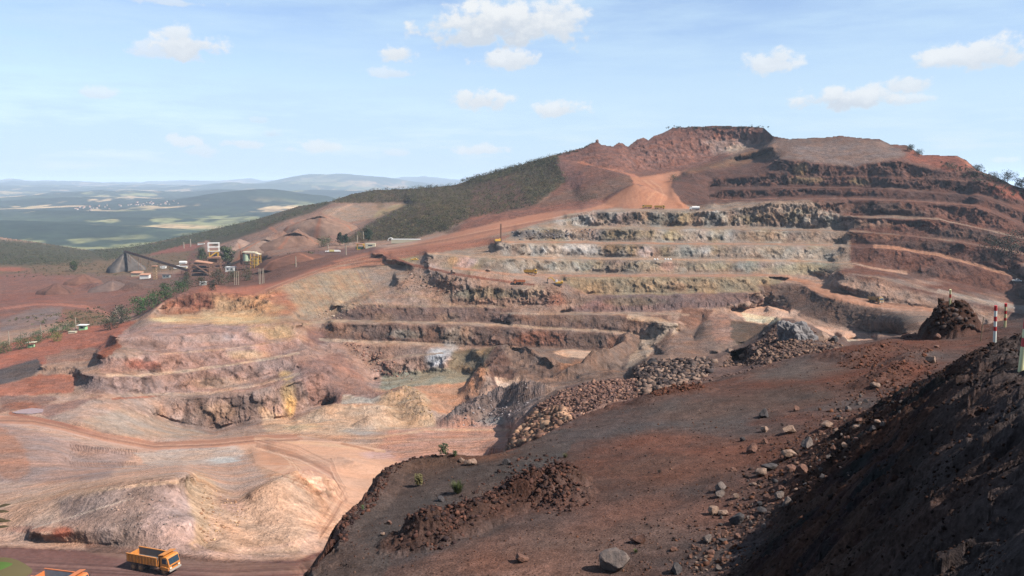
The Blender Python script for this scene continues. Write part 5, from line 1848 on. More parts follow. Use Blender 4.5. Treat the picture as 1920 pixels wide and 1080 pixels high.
def drill_rig(loc, label):
    t = empty('drill_rig', loc, math.radians(20), label, 'drill rig')
    for s in (-1, 1):
        MB().prism([(-2, .3), (-1.7, 0), (1.7, 0), (2, .3), (2, .6), (1.7, .8), (-1.7, .8), (-2, .6)], s * 1.2 - .25, s * 1.2 + .25).build('track', M_DARK, t)
    MB().box((-.6, 0, 1.5), (3.2, 2.2, 1.3)).box((1.0, -.6, 1.7), (.9, .9, 1.7)).build('body', M_YELLOW, t, .05)
    m = MB()
    for dx, dy in ((1.7, -.35), (1.7, .35), (2.3, -.35), (2.3, .35)):
        m.tube((dx, dy, .2), (dx, dy, 12), .09, n=6)
    for k in range(12):
        z_ = .6 + k
        m.box((2.0, 0, z_), (.7, .8, .1))
        m.tube((1.7, -.35, z_), (2.3, .35, z_ + .9), .06, n=4)
    m.tube((2.0, 0, .3), (2.0, 0, 11.5), .16, n=8)
    m.build('mast', M_RUST, t)
    return t


drill_rig(surf(934, 455), 'tall dark drilling mast standing on the road edge above the benches')

# ------------------------------------------------------------------ marker posts on the path


def marker_post(u_top, v_top, u_base, v_base, wpx, bands, label, mats):
    """bands: list of (length fraction, slot) from the top"""
    foot = near_at(u_base, v_base)
    x, y, zz_ = ray(u_base, v_base)
    s = foot.y / float(y)
    top = point(u_top, v_top, s * .99)
    r = wpx / 2 * s / F
    d = top - foot
    mb = MB()
    acc = 0.0
    for fr, slot in bands:
        a = d * (1 - acc)
        b_ = d * (1 - acc - fr)
        if acc + fr > .999:
            b_ = -d * .12
        mb.tube(a, b_, r, n=16, mi=slot)
        acc += fr
    o = mb.build('marker_post', mats, None)
    o.location = foot
    tag(o, label, 'marker post', 'red and white marker posts along the path')
    return o


marker_post(1867, 573, 1865, 643, 5.5, [(.135, 0), (.15, 1), (.13, 0), (.14, 1), (.12, 0), (.325, 1)], 'red and white marker post, second from the right edge, beside the thin grey stake', [M_RED, M_MWHITE])
marker_post(1886, 569, 1884, 615, 4.5, [(.13, 0), (.16, 1), (.14, 0), (.16, 1), (.12, 0), (.29, 1)], 'thin red and yellow-white marker post, the farthest one on the grey path', [M_RED, M_MYEL])
marker_post(1927, 585, 1914, 695, 10, [(.29, 0), (.15, 1), (.155, 0), (.405, 1)], 'nearest red and pale yellow marker post, cut off by the right edge of the photo', [M_RED, M_MYEL])
marker_post(1782, 543, 1781, 576, 3.5, [(.25, 1), (.2, 0), (.25, 1), (.3, 1)], 'small pale marker post standing on top of the dark hillock', [M_RED, M_MYEL])
stake = MB().tube((0, 0, -.1), (.06, 0, .82), .016, .014, n=8).build('stake', M_WOOD)
bp = near_at(1838, 640)
stake.location = bp
stake.scale = (bp.y / 29,) * 3
tag(stake, 'thin bare grey stake stuck in the ground left of the red and white posts', 'stake')

# ------------------------------------------------------------------ rocks
RR = random.Random(11)


def rock_mesh(seed, cuts=11):
    r = random.Random(seed)
    bm = bmesh.new()
    bmesh.ops.create_icosphere(bm, subdivisions=3, radius=1.0)
    for k in range(cuts + 3):
        n = Vector((r.gauss(0, 1), r.gauss(0, 1), r.gauss(0, 1))).normalized()
        d = r.uniform(.42, .74)
        for v in bm.verts:
            q_ = v.co.dot(n)
            if q_ > d:
                v.co -= n * (q_ - d)
    from mathutils import noise
    for v in bm.verts:
        v.co += v.co.normalized() * (.09 * noise.noise(v.co * 2.1 + Vector((seed, 0, 0))) + .035 * noise.noise(v.co * 7 + Vector((0, seed, 0))))
    sx, sy, sz = r.uniform(.9, 1.25), r.uniform(.75, 1.05), r.uniform(.62, .9)
    for v in bm.verts:
        v.co = Vector((v.co.x * sx, v.co.y * sy, v.co.z * sz))
    me = bpy.data.meshes.new('boulder')
    bm.to_mesh(me)
    bm.free()
    return me


def rock_mat(name, rgb, rgb2, scale=2.5):
    m, n, l, bs = new_mat(name)
    bs.inputs['Roughness'].default_value = .85
    bs.inputs['Specular IOR Level'].default_value = .25
    tc = n.new('ShaderNodeTexCoord')
    t = n.new('ShaderNodeTexNoise')
    t.inputs['Scale'].default_value = scale
    t.inputs['Detail'].default_value = 7
    t.inputs['Roughness'].default_value = .7
    l.new(tc.outputs['Object'], t.inputs['Vector'])
    cr = n.new('ShaderNodeValToRGB')
    cr.color_ramp.elements[0].position = .35
    cr.color_ramp.elements[1].position = .66
    cr.color_ramp.elements[0].color = tuple(lin(rgb) * ALB) + (1,)
    cr.color_ramp.elements[1].color = tuple(lin(rgb2) * ALB) + (1,)
    l.new(t.outputs['Fac'], cr.inputs[0])
    l.new(cr.outputs[0], bs.inputs['Base Color'])
    bp_ = n.new('ShaderNodeBump')
    bp_.inputs['Strength'].default_value = .7
    bp_.inputs['Distance'].default_value = .15
    l.new(t.outputs['Fac'], bp_.inputs['Height'])
    l.new(bp_.outputs[0], bs.inputs['Normal'])
    return m


R_MATS = {'grey': rock_mat('grey_rock', (92, 84, 82), (138, 120, 112)), 'brown': rock_mat('rust_brown_rock', (98, 66, 56), (140, 102, 86)),
          'pale': rock_mat('pale_brown_rock', (128, 100, 86), (172, 144, 126)), 'dark': rock_mat('dark_ore_rock', (56, 52, 54), (92, 84, 84))}
ROCKS = {k: [rock_mesh(i * 7 + j) for j in range(4)] for i, k in enumerate(R_MATS)}
for k, ms in ROCKS.items():
    for me in ms:
        me.materials.append(R_MATS[k])


def boulder(pos, size, kind, label, group=None, sink=.25, seed=0):
    r = random.Random(seed * 13 + int(abs(pos.x) * 97))
    o = bpy.data.objects.new('boulder', ROCKS[kind][r.randrange(4)])
    COL.objects.link(o)
    o.scale = (size * .55, size * .55, size * .55)
    o.rotation_euler = (r.uniform(-.25, .25), r.uniform(-.25, .25), r.uniform(0, 6.28))
    o.location = (pos.x, pos.y, pos.z + size * .30 - size * sink * .3)
    tag(o, label, 'boulder', group)
    return o


big = [
    (1155, 1068, 58, 'grey', 'largest dark grey boulder, alone at the lower middle of the brown slope'),
    (1198, 1019, 34, 'brown', 'flat-topped brown boulder up and to the right of the largest dark grey one'),
    (977, 1055, 30, 'brown', 'low pinkish brown boulder near the bottom edge, left of the largest grey one'),
    (1433, 783, 26, 'dark', 'round dark boulder standing alone, highest of the loose boulders on the slope'),
    (1480, 813, 32, 'pale', 'angular pale-topped boulder with a sharp shadow right of the round dark one'),
    (1434, 810, 20, 'pale', 'small flat pale boulder between the round dark boulder and the leaning one below it'),
    (1410, 848, 27, 'brown', 'dark pointed brown boulder with a wide shadow, left end of the boulder field'),
    (1393, 828, 14, 'dark', 'small dark boulder just above and left of the dark pointed one'),
    (1434, 832, 16, 'brown', 'rusty red small boulder between the dark pointed boulder and the angular pale one'),
    (1492, 771, 14, 'brown', 'small rusty boulder above the angular pale-topped boulder'),
    (1551, 803, 24, 'pale', 'grey pale wedge-shaped boulder right of the angular pale-topped one'),
    (1515, 840, 32, 'grey', 'broad grey boulder at the upper edge of the dense boulder band'),
    (1480, 859, 30, 'pale', 'long flat pinkish boulder just below the broad grey one'),
    (1427, 892, 28, 'pale', 'pale block with a dark left face, left one of a touching pair'),
    (1444, 883, 27, 'dark', 'dark slab leaning behind the pale block'),
    (1506, 888, 24, 'brown', 'red brown pointed boulder at the right of the pale block and slab'),
    (1483, 884, 26, 'brown', 'flat brown boulder between the slab and the red brown pointed boulder'),
    (1375, 884, 14, 'brown', 'small orange brown boulder alone left of the pale block'),
    (1338, 964, 27, 'pale', 'upright pale egg-shaped boulder with a dark shadow on its left'),
    (1382, 982, 34, 'dark', 'wide dark dome-shaped boulder right of the upright pale one'),
    (1350, 921, 25, 'grey', 'flat grey boulder above the upright pale one'),
    (1348, 934, 20, 'grey', 'square grey boulder touching the underside of the flat grey one'),
    (1477, 948, 26, 'grey', 'tall jagged grey boulder near the shadow edge'),
    (1460, 938, 20, 'grey', 'grey boulder just left of the tall jagged one'),
    (1438, 936, 20, 'brown', 'reddish pink round boulder left of the tall jagged pair'),
    (1327, 1017, 22, 'grey', 'square grey boulder close to the foot of the shadow, below the dome-shaped one'),
    (1267, 1074, 32, 'dark', 'dark jagged boulder cut by the bottom edge, right of the largest grey one'),
    (1262, 1033, 18, 'brown', 'small brown boulder above the dark jagged one at the bottom edge'),
    (1756, 636, 14, 'brown', 'small brown boulder just below the dark hillock'),
    (1756, 652, 11, 'brown', 'smaller brown boulder beneath the one under the hillock'),
    (1747, 681, 24, 'pale', 'flat pale slab lying at the top of the embankment near the hillock'),
    (1640, 730, 18, 'pale', 'pale boulder high on the boulder line, far above the dense band'),
    (882, 873, 22, 'pale', 'pinkish block with a dark left side on the grey shelf by the rim'),
    (866, 866, 14, 'pale', 'small flat pink block behind the pinkish block on the grey shelf'),
    (827, 940, 18, 'dark', 'dark pointed stone in the middle of the grey shelf'),
    (950, 872, 18, 'dark', 'dark stone at the far right end of the grey shelf'),
    (731, 985, 11, 'brown', 'small red stone on the lower grey shelf, above its neighbour'),
    (717, 1005, 11, 'pale', 'small flat stone on the lower grey shelf, the lower of two'),
]
for k, (u, v, px, kind, lab) in enumerate(big):
    g = near_at(u, v)
    if g is None:
        continue
    boulder(g, px * 1.12 * g.y / F, kind, lab, None, .35, k)
# the band of rubble along the foot of the embankment: individual stones, then fine gravel
cnt = 0
tries = 0
fixed = [(b_[0], b_[1], b_[2]) for b_ in big]
while cnt < 200 and tries < 3500:
    tries += 1
    t_ = RR.random()
    cu = 1290 + (1660 - 1290) * t_ + RR.gauss(0, 26)
    cvv = 1065 + (745 - 1065) * t_ + RR.gauss(0, 20)
    if any(math.hypot(cu - a, cvv - b) < c * .6 for a, b, c in fixed):
        continue
    g = near_at(cu, cvv)
    if g is None:
        continue
    px = min(22, 4.5 + RR.expovariate(1 / 5.0)) * (1.0 - .35 * t_)
    fixed.append((cu, cvv, px))
    kind = RR.choice(['brown', 'grey', 'pale', 'brown', 'dark'])
    lab = {'brown': 'small rust brown stone among the loose stones along the foot of the embankment', 'grey': 'small grey stone among the loose stones along the foot of the embankment',
           'pale': 'small pale stone among the loose stones along the foot of the embankment', 'dark': 'small dark stone among the loose stones along the foot of the embankment'}[kind]
    boulder(g, px * 1.1 * g.y / F, kind, lab, 'small %s stones along the foot of the embankment' % kind, .3, tries)
    cnt += 1


def unit_rock(r, n=1):
    """a small angular stone: cut octahedron-like point cloud with fixed topology"""
    base = np.array([(1, 0, 0), (-1, 0, 0), (0, 1, 0), (0, -1, 0), (0, 0, 1), (0, 0, -1), (.65, .65, .45), (-.65, .6, .4), (.6, -.65, .4), (-.6, -.6, .45)], float)
    return base


def rubble(name, pts, sizes, mat, label, cols, seed=3):
    """one mass of stones nobody could count"""
    rs = np.random.RandomState(seed)
    bm = bmesh.new()
    bmesh.ops.create_cube(bm, size=1.45)
    bmesh.ops.triangulate(bm, faces=bm.faces)
    bv = np.array([v.co[:] for v in bm.verts])
    bf = np.array([[v.index for v in f.verts] for f in bm.faces])
    bm.free()
    n = len(pts)
    k = len(bv)
    P = bv[None] * (1 + rs.uniform(-.42, .42, (n, k, 1)))
    P = P * rs.uniform(.55, 1.25, (n, 1, 3))
    # tumbled: every stone turned its own way
    qv = rs.normal(size=(n, 3))
    qv /= np.linalg.norm(qv, axis=1)[:, None]
    th = rs.uniform(0, 3.1, n)[:, None, None]
    kx = np.broadcast_to(qv[:, None, :], P.shape)
    P = P * np.cos(th) + np.cross(kx, P) * np.sin(th) + kx * (kx * P).sum(-1, keepdims=True) * (1 - np.cos(th))
    a = rs.uniform(0, 6.28, n)
    ca, sa = np.cos(a)[:, None], np.sin(a)[:, None]
    X = P[..., 0] * ca - P[..., 1] * sa
    Y = P[..., 0] * sa + P[..., 1] * ca
    P = np.stack([X, Y, P[..., 2] * .8], -1) * np.asarray(sizes)[:, None, None] * .5
    P += np.asarray(pts)[:, None, :]
    f = (bf[None] + (np.arange(n) * k)[:, None, None]).reshape(-1, 3)
    ci = np.array([lin(c) * ALB for c in cols])[rs.randint(0, len(cols), n)] * rs.uniform(.75, 1.2, (n, 1))
    c = np.repeat(ci, k, axis=0)
    o = link_mesh(name, P.reshape(-1, 3), f.astype(np.int32), mat, color=c)
    tag(o, label, 'rubble', kind='stuff')
    return o




def scatter_pit(poly, n, s0, s1, seed):
    r = random.Random(seed)
    x0, x1 = min(p_[0] for p_ in poly), max(p_[0] for p_ in poly)
    y0, y1 = min(p_[1] for p_ in poly), max(p_[1] for p_ in poly)
    P, Z_ = [], []
    k = 0
    while len(P) < n and k < n * 30:
        k += 1
        u, v = r.uniform(x0, x1), r.uniform(y0, y1)
        if not inside(np.array([[u]]), np.array([[v]]), poly)[0, 0]:
            continue
        i, j = gpos(u, v)
        if STEP[j, i] > 6:
            continue
        g = ground_at(u, v)
        sz = s0 + (s1 - s0) * r.random() ** 6
        P.append((g.x, g.y, g.z + sz * .1))
        Z_.append(sz)
    return P, Z_


for k, (poly, n, s0, s1, cols, lab) in enumerate([
        ([(945, 850), (985, 800), (1012, 765), (1050, 738), (1115, 718), (1195, 712), (1200, 748), (1130, 760), (1060, 800), (990, 835)], 9000, .06, .6, [(136, 104, 92), (118, 92, 84), (150, 118, 104), (104, 82, 78)], 'heap of reddish broken rock at the lip of the pit behind the near shelf'),
        ([(950, 850), (985, 802), (1008, 778), (1050, 770), (1075, 790), (1010, 828)], 2600, .12, 1.15, [(168, 132, 110), (186, 150, 124), (140, 108, 92), (120, 92, 82)], 'big tan blocks at the low left end of the reddish heap'),
        ([(1188, 715), (1192, 694), (1215, 678), (1270, 672), (1345, 672), (1330, 705), (1260, 728), (1200, 745)], 3600, .1, 1.0, [(100, 86, 82), (128, 108, 98), (76, 68, 68), (146, 124, 112)], 'heap of grey boulders beyond the middle of the near shelf'),
        ([(1350, 690), (1368, 664), (1400, 652), (1432, 636), (1462, 606), (1492, 604), (1530, 623), (1570, 642), (1600, 655), (1500, 668), (1440, 684)], 4600, .06, .75, [(104, 84, 78), (120, 98, 88), (84, 72, 70), (136, 110, 96)], 'heap of dark grey boulders beside the pale mud flat'),
        ([(1130, 750), (1200, 735), (1330, 712), (1440, 684), (1440, 692), (1250, 740)], 300, .15, .7, [(110, 90, 84), (130, 106, 96)], 'loose stones along the far edge of the near shelf')]):
    P, Z_ = scatter_pit(poly, n, s0, s1, 40 + k)
    if P:
        rubble('rubble', P, Z_, MAT_STONE, lab, cols, 50 + k)
# big named blocks on the heaps
for k, (u, v, px, kind, lab) in enumerate([(1373, 664, 22, 'pale', 'pale round boulder at the left foot of the dark heap'), (1398, 671, 24, 'pale', 'tan boulder right of the pale round one at the left foot of the dark heap'),
                                           (1425, 667, 18, 'pale', 'light boulder in the row at the front of the dark heap'), (1432, 630, 15, 'dark', 'dark boulder on the left shoulder of the dark heap'),
                                           (1540, 640, 34, 'pale', 'big pinkish block on the right flank of the dark heap'), (1562, 642, 26, 'dark', 'dark block at the right end of the dark heap'),
                                           (1222, 684, 24, 'dark', 'dark boulder on top of the middle grey heap'), (1300, 690, 18, 'grey', 'grey boulder on the right part of the middle grey heap'),
                                           (1030, 803, 22, 'pale', 'big orange tan block low on the reddish heap'), (1006, 780, 18, 'pale', 'tan block at the left edge of the reddish heap')]):
    g = ground_at(u, v)
    boulder(g, px * g.y / F, kind, lab, None, .5, 300 + k)
# grey outcrop of the dark heap
from mathutils import noise as mnoise
_bm = bmesh.new()
bmesh.ops.create_icosphere(_bm, subdivisions=5, radius=1.0)
for v_ in _bm.verts:
    p_ = v_.co.copy()
    q1 = mnoise.voronoi(Vector((p_.x * 1.6, p_.y * 1.6, p_.z * .7 + p_.x)))[0]
    q2 = mnoise.voronoi(Vector((p_.x * 4, p_.y * 4, p_.z * 1.6 + p_.x * 2)))[0]
    v_.co = p_ * (.62 + .34 * (q1[1] - q1[0]) + .16 * (q2[1] - q2[0]) + .25 * mnoise.noise(p_ * 1.3) + .05 * mnoise.noise(p_ * 9))
_me = bpy.data.meshes.new('rock_outcrop')
_bm.to_mesh(_me)
_bm.free()
oc = bpy.data.objects.new('rock_outcrop', _me)
oc.data.materials.append(rock_mat('blue_grey_ore', (100, 98, 102), (156, 148, 146), 3))
COL.objects.link(oc)
g = ground_at(1500, 636)
oc.location = (g.x, g.y, g.z - .3)
oc.scale = (4.6, 2.4, 3.0)
oc.rotation_euler = (.1, .55, .3)
tag(oc, 'shiny blue-grey rock outcrop on top of the dark boulder heap', 'rock')
# rubble down in the pit
for k, (poly, n, s0, s1, cols, lab) in enumerate([
        ([(600, 590), (660, 566), (680, 570), (640, 598), (560, 600)], 160, .4, 1.4, [(190, 170, 150), (160, 130, 110)], 'pale stones at the foot of the tan talus'),
        ([(640, 640), (700, 700), (780, 715), (760, 690), (690, 650)], 500, .4, 1.8, [(150, 110, 96), (120, 90, 82), (170, 130, 112)], 'fallen reddish rock under the left inner benches'),
        ([(720, 745), (765, 728), (800, 760), (815, 795), (770, 790)], 260, .3, 1.2, [(180, 150, 110), (140, 110, 80)], 'brown rock on the ochre mound by the pit floor'),
        ([(840, 800), (880, 760), (960, 742), (1005, 745), (960, 780), (900, 800)], 700, .3, 1.5, [(120, 104, 102), (160, 150, 150), (96, 84, 84)], 'jagged grey rock heap in front of the orange pit floor'),
        ([(380, 905), (420, 930), (470, 960), (460, 980), (380, 1030), (370, 990)], 350, .12, .6, [(200, 164, 130), (170, 130, 104)], 'broken stones on the near ochre mound'),
        ([(200, 930), (320, 925), (340, 1000), (220, 1000)], 250, .1, .5, [(150, 134, 128), (176, 150, 136)], 'stones on the slope above the near haul road'),
        ([(960, 545), (1060, 530), (1080, 560), (1000, 585)], 250, .5, 1.5, [(150, 120, 104), (120, 96, 86)], 'fallen rock below the excavator'),
        ([(760, 510), (880, 520), (860, 560), (760, 545)], 300, .5, 2.0, [(170, 150, 136), (110, 92, 82), (140, 118, 100)], 'grey and tan rock below the road into the pit'),
        ([(960, 430), (1120, 430), (1120, 450), (960, 450)], 260, .6, 2.2, [(90, 88, 94), (150, 142, 140)], 'blue grey blocks on the left part of an upper bench wall')]):
    P, Z_ = scatter_pit(poly, n, s0, s1, 80 + k)
    if P:
        rubble('rubble', P, Z_, MAT_STONE, lab, cols, 90 + k)

# clods of the broken berm and of the rim of the near shelf
def scatter_near(polys, n, s0, s1, seed):
    r = random.Random(seed)
    P, Z_ = [], []
    for poly, share in polys:
        x0, x1 = min(p_[0] for p_ in poly), max(p_[0] for p_ in poly)
        y0, y1 = min(p_[1] for p_ in poly), max(p_[1] for p_ in poly)
        U_, V_ = [], []
        while len(U_) < n * share:
            u, v = r.uniform(x0, x1), r.uniform(y0, y1)
            if inside(np.array([[u]]), np.array([[v]]), poly)[0, 0]:
                U_.append(u)
                V_.append(v)
        xs, ys = hit_floor(np.array(U_), np.array(V_))
        hh = fg_height(xs[None, :], ys[None, :])[0][0]
        for a_, b_, c_ in zip(xs, ys, hh):
            sz_ = s0 + (s1 - s0) * r.random() ** 5
            P.append((a_, b_, c_ + sz_ * .12))
            Z_.append(sz_)
    return P, Z_


P, Z_ = scatter_near([([(770, 1020), (785, 985), (850, 955), (920, 915), (990, 880), (1055, 885), (1085, 935), (1040, 955), (980, 935), (900, 975), (840, 1015)], .55),
                      ([(745, 1040), (770, 970), (850, 935), (930, 890), (1000, 855), (1070, 860), (1110, 950), (1040, 975), (980, 950), (900, 990), (840, 1040)], .3),
                      ([(635, 1010), (650, 975), (700, 930), (722, 890), (760, 868), (850, 856), (850, 866), (770, 880), (735, 905), (712, 945), (665, 985), (642, 1030)], .15)], 9000, .025, .26, 5)
rubble('rubble', P, Z_, MAT_STONE, 'dark reddish clods heaped along the broken berm and the rim of the near shelf', [(84, 60, 54), (70, 52, 48), (100, 70, 60), (60, 48, 48)], 15)
P, Z_ = scatter_near([([(1215, 758), (1240, 735), (1310, 728), (1320, 738), (1260, 748)], .3), ([(1640, 720), (1680, 690), (1740, 660), (1760, 690), (1700, 740), (1650, 760)], .4), ([(1560, 670), (1600, 660), (1680, 650), (1640, 690), (1580, 690)], .3)], 2200, .03, .3, 6)
rubble('rubble', P, Z_, MAT_STONE, 'reddish lumps of earth along the far side of the brown slope', [(100, 66, 54), (84, 58, 50), (116, 78, 62)], 16)

P, Z_ = [], []
for k in range(420):
    g_ = near_at(RR.uniform(1738, 1826), RR.uniform(568, 630))
    if g_ is None or g_.y > 110:
        continue
    s_ = .06 + .55 * RR.random() ** 4
    P.append((g_.x, g_.y, g_.z))
    Z_.append(s_)
rubble('rubble', P, Z_, MAT_STONE, 'chunks of dark rock and earth that make up the rough hillock', [(70, 52, 45), (86, 76, 74), (56, 45, 42), (92, 64, 52)], 17)

# fine gravel on the near ground
P, Z_ = [], []
rs = np.random.RandomState(8)
N = 42000
uu = rs.uniform(560, 1930, N)
dd_ = 7 * (95 / 7.) ** rs.uniform(0, 1, N)
gx = (uu - 960) / F * dd_
gy = dd_
hz_, on_, out_, ddd = fg_height(gx[None, :], gy[None, :])
ok = (~out_[0])
tt = gx * RD[0] + gy * RD[1]
ss_ = gx * RN[0] + gy * RN[1]
near_foot = np.exp(-np.abs(ss_ - 8.5) / 1.8)
onm = on_[0]
clump = fbm(gx / 3, gy / 3, gx * 0, 3, 909)
keep = ok & (rs.uniform(0, 1, N) < (.22 + .9 * near_foot + .5 * onm + .35 * (clump > .15)))
sz = (.02 + .05 * rs.uniform(0, 1, N) ** 4 + .14 * near_foot * rs.uniform(0, 1, N) ** 3 + .10 * onm * rs.uniform(0, 1, N) ** 3) * np.clip(dd_ / 22, .35, 1.8)
P = np.stack([gx, gy, hz_[0] + sz * .12], -1)
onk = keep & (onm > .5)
rubble('gravel', P[onk], sz[onk], MAT_STONE, 'stones lying on the steep shaded bank, coloured darker for its shadow', [(44, 32, 28), (36, 28, 26), (58, 42, 36), (76, 54, 45)], 6)  # the bank's shade is put into these stone colours
keep = keep & (onm <= .5)
P = P[keep]
rubble('gravel', P, sz[keep], MAT_STONE, 'loose gravel and small stones strewn over the near brown ground', [(96, 70, 60), (78, 60, 56), (118, 92, 80), (64, 54, 52), (104, 70, 54)], 5)

# ------------------------------------------------------------------ plants
def leaf_mat(name='leaves'):
    m, n, l, bs = new_mat(name)
    bs.inputs['Roughness'].default_value = .7
    bs.inputs['Specular IOR Level'].default_value = .2
    at = n.new('ShaderNodeAttribute')
    at.attribute_name = 'Col'
    tc = n.new('ShaderNodeTexCoord')
    t = n.new('ShaderNodeTexNoise')
    t.inputs['Scale'].default_value = 1.2
    t.inputs['Detail'].default_value = 4
    l.new(tc.outputs['Object'], t.inputs['Vector'])
    mr = n.new('ShaderNodeMapRange')
    mr.inputs[1].default_value = .3
    mr.inputs[2].default_value = .7
    mr.inputs[3].default_value = .7
    mr.inputs[4].default_value = 1.3
    l.new(t.outputs['Fac'], mr.inputs[0])
    vm = n.new('ShaderNodeVectorMath')
    vm.operation = 'SCALE'
    l.new(at.outputs['Color'], vm.inputs[0])
    l.new(mr.outputs[0], vm.inputs['Scale'])
    l.new(vm.outputs[0], bs.inputs['Base Color'])
    return m


MAT_LEAF = leaf_mat()


def leaf_cloud(centres, radii, nper, size, cols, seed, squash=.75, up=.35):
    """many small leaf-clump faces filling the crowns; centres (n,3), radii (n,)"""
    rs_ = np.random.RandomState(seed)
    n = len(centres)
    C_ = np.repeat(np.asarray(centres, float), nper, 0)
    R_ = np.repeat(np.asarray(radii, float), nper)
    T = n * nper
    d = rs_.normal(size=(T, 3))
    d /= np.linalg.norm(d, axis=1)[:, None]
    # lobes: each crown is a few sub-clumps
    lob = rs_.normal(size=(n, 5, 3))
    lob /= np.linalg.norm(lob, axis=2)[..., None]
    li = rs_.randint(0, 5, T)
    lc = lob[np.repeat(np.arange(n), nper), li] * .55
    pos = lc + d * (rs_.uniform(.25, 1, T) ** .5 * .5)[:, None]
    pos[:, 2] *= squash
    pos = C_ + pos * R_[:, None]
    # each leaf clump: a tilted quad
    a = rs_.normal(size=(T, 3))
    a /= np.linalg.norm(a, axis=1)[:, None]
    nrm = d * .6 + a * .7 + np.array([0, 0, up])
    nrm /= np.linalg.norm(nrm, axis=1)[:, None]
    s_ = np.cross(nrm, a + .01)
    s_ /= np.linalg.norm(s_, axis=1)[:, None]
    t2 = np.cross(nrm, s_)
    sz_ = (size if np.ndim(size) == 0 else np.repeat(size, nper)) * rs_.uniform(.6, 1.4, T)
    sz_ = np.asarray(sz_)[:, None]
    k = rs_.uniform(.5, 1.0, (T, 1))
    q = np.stack([pos - s_ * sz_, pos - t2 * sz_ * k, pos + s_ * sz_, pos + t2 * sz_ * k], 1)
    f = np.arange(T * 4).reshape(T, 4).astype(np.int32)
    cl = np.array([lin(c) * .5 for c in cols])
    tree_c = cl[rs_.randint(0, len(cl), n)] * rs_.uniform(.55, 1.45, (n, 1))
    c = np.repeat(tree_c, nper, 0) * rs_.uniform(.7, 1.3, (T, 1))
    return q.reshape(-1, 3), f, np.repeat(c, 4, 0)


def tree(base, h, rw, label, cols=((62, 74, 42), (78, 88, 50)), nlobes=14, group=None, name='tree', trunk=.25, cat='tree', seed=1, leaf=None, conical=False):
    t = empty(name, base, 0, label, cat, group)
    r_ = random.Random(seed)
    tr = MB()
    topz = h * .75
    tr.tube((0, 0, -.3), (0, 0, h * .35), h * .03, h * .022, 8).tube((0, 0, h * .35), (h * .03, 0, topz), h * .022, h * .008, 6)
    for k in range(6):
        w = r_.uniform(0, 6.28)
        z0 = h * r_.uniform(.25, .6)
        tr.tube((0, 0, z0), (math.cos(w) * rw * .6, math.sin(w) * rw * .6, z0 + h * .2), h * .012, h * .005, 5)
    tr.build('trunk', M_BARK, t)
    cs, rad = [], []
    for k in range(nlobes):
        f_ = (k + .5) / nlobes
        z_ = h * (trunk + (1 - trunk) * (f_ ** .9)) * .95
        if conical:
            rr_ = rw * (1.05 - f_) + .1 * rw
        else:
            rr_ = rw * math.sqrt(max(.1, 1 - (2 * f_ - .9) ** 2 * .8)) * .75
        w = k * 2.4 + r_.uniform(-.5, .5)
        cs.append((math.cos(w) * rr_ * .7, math.sin(w) * rr_ * .7, z_))
        rad.append(rw * r_.uniform(.6, .9) * (1.1 - f_ * .5 if conical else 1))
    v_, f2, c_ = leaf_cloud(cs, rad, 120, leaf or h * .03, cols, seed)
    link_mesh('crown', v_, f2, MAT_LEAF, t, color=c_)
    return t


def plant_at(u, v, hpx, wpx, label, **kw):
    g_ = ground_at(u, v)
    k = g_.y / F
    return tree(g_, hpx * k, wpx * k / 2, label, seed=int(u * 7 + v), **kw)


plant_at(424, 497, 36, 30, 'big round dark green tree between the steel tower and the silo')
plant_at(379, 492, 26, 22, 'dark green pointed tree left of the steel tower', conical=True)
plant_at(139, 510, 20, 14, 'lone dark green tree on the red plain left of the grey ore cone')
plant_at(637, 460, 25, 12, 'narrow dark pine, left one of the pair by the foot of the green spur', conical=True, name='pine_tree', cols=((44, 58, 36), (52, 62, 40)))
plant_at(648, 461, 22, 17, 'broader dark pine, right one of the pair by the foot of the green spur', conical=True, name='pine_tree', cols=((44, 58, 36), (52, 62, 40)))
plant_at(690, 453, 24, 16, 'dark green tree behind the green and orange machine', cols=((44, 62, 38), (54, 68, 40)))
plant_at(607, 462, 18, 30, 'wide dark green bush left of the two pines', trunk=.1)
plant_at(1706, 285, 13, 16, 'dark leaning tree on the skyline above the red cut', cols=((48, 60, 38),))
plant_at(1722, 293, 12, 18, 'low dark tree on the skyline right of the leaning one', cols=((48, 60, 38),))
plant_at(1833, 324, 14, 20, 'small flat-topped tree on the right skyline', cols=((44, 58, 38),))
plant_at(1862, 338, 14, 24, 'bushy tree between the flat-topped tree and the wide tree on the right skyline', cols=((50, 62, 38),))
plant_at(1887, 345, 20, 34, 'wide dark tree, the largest on the right skyline', cols=((44, 56, 36),))
plant_at(1913, 358, 22, 24, 'dark tree cut off by the right edge of the photo at the skyline', cols=((40, 52, 34),))
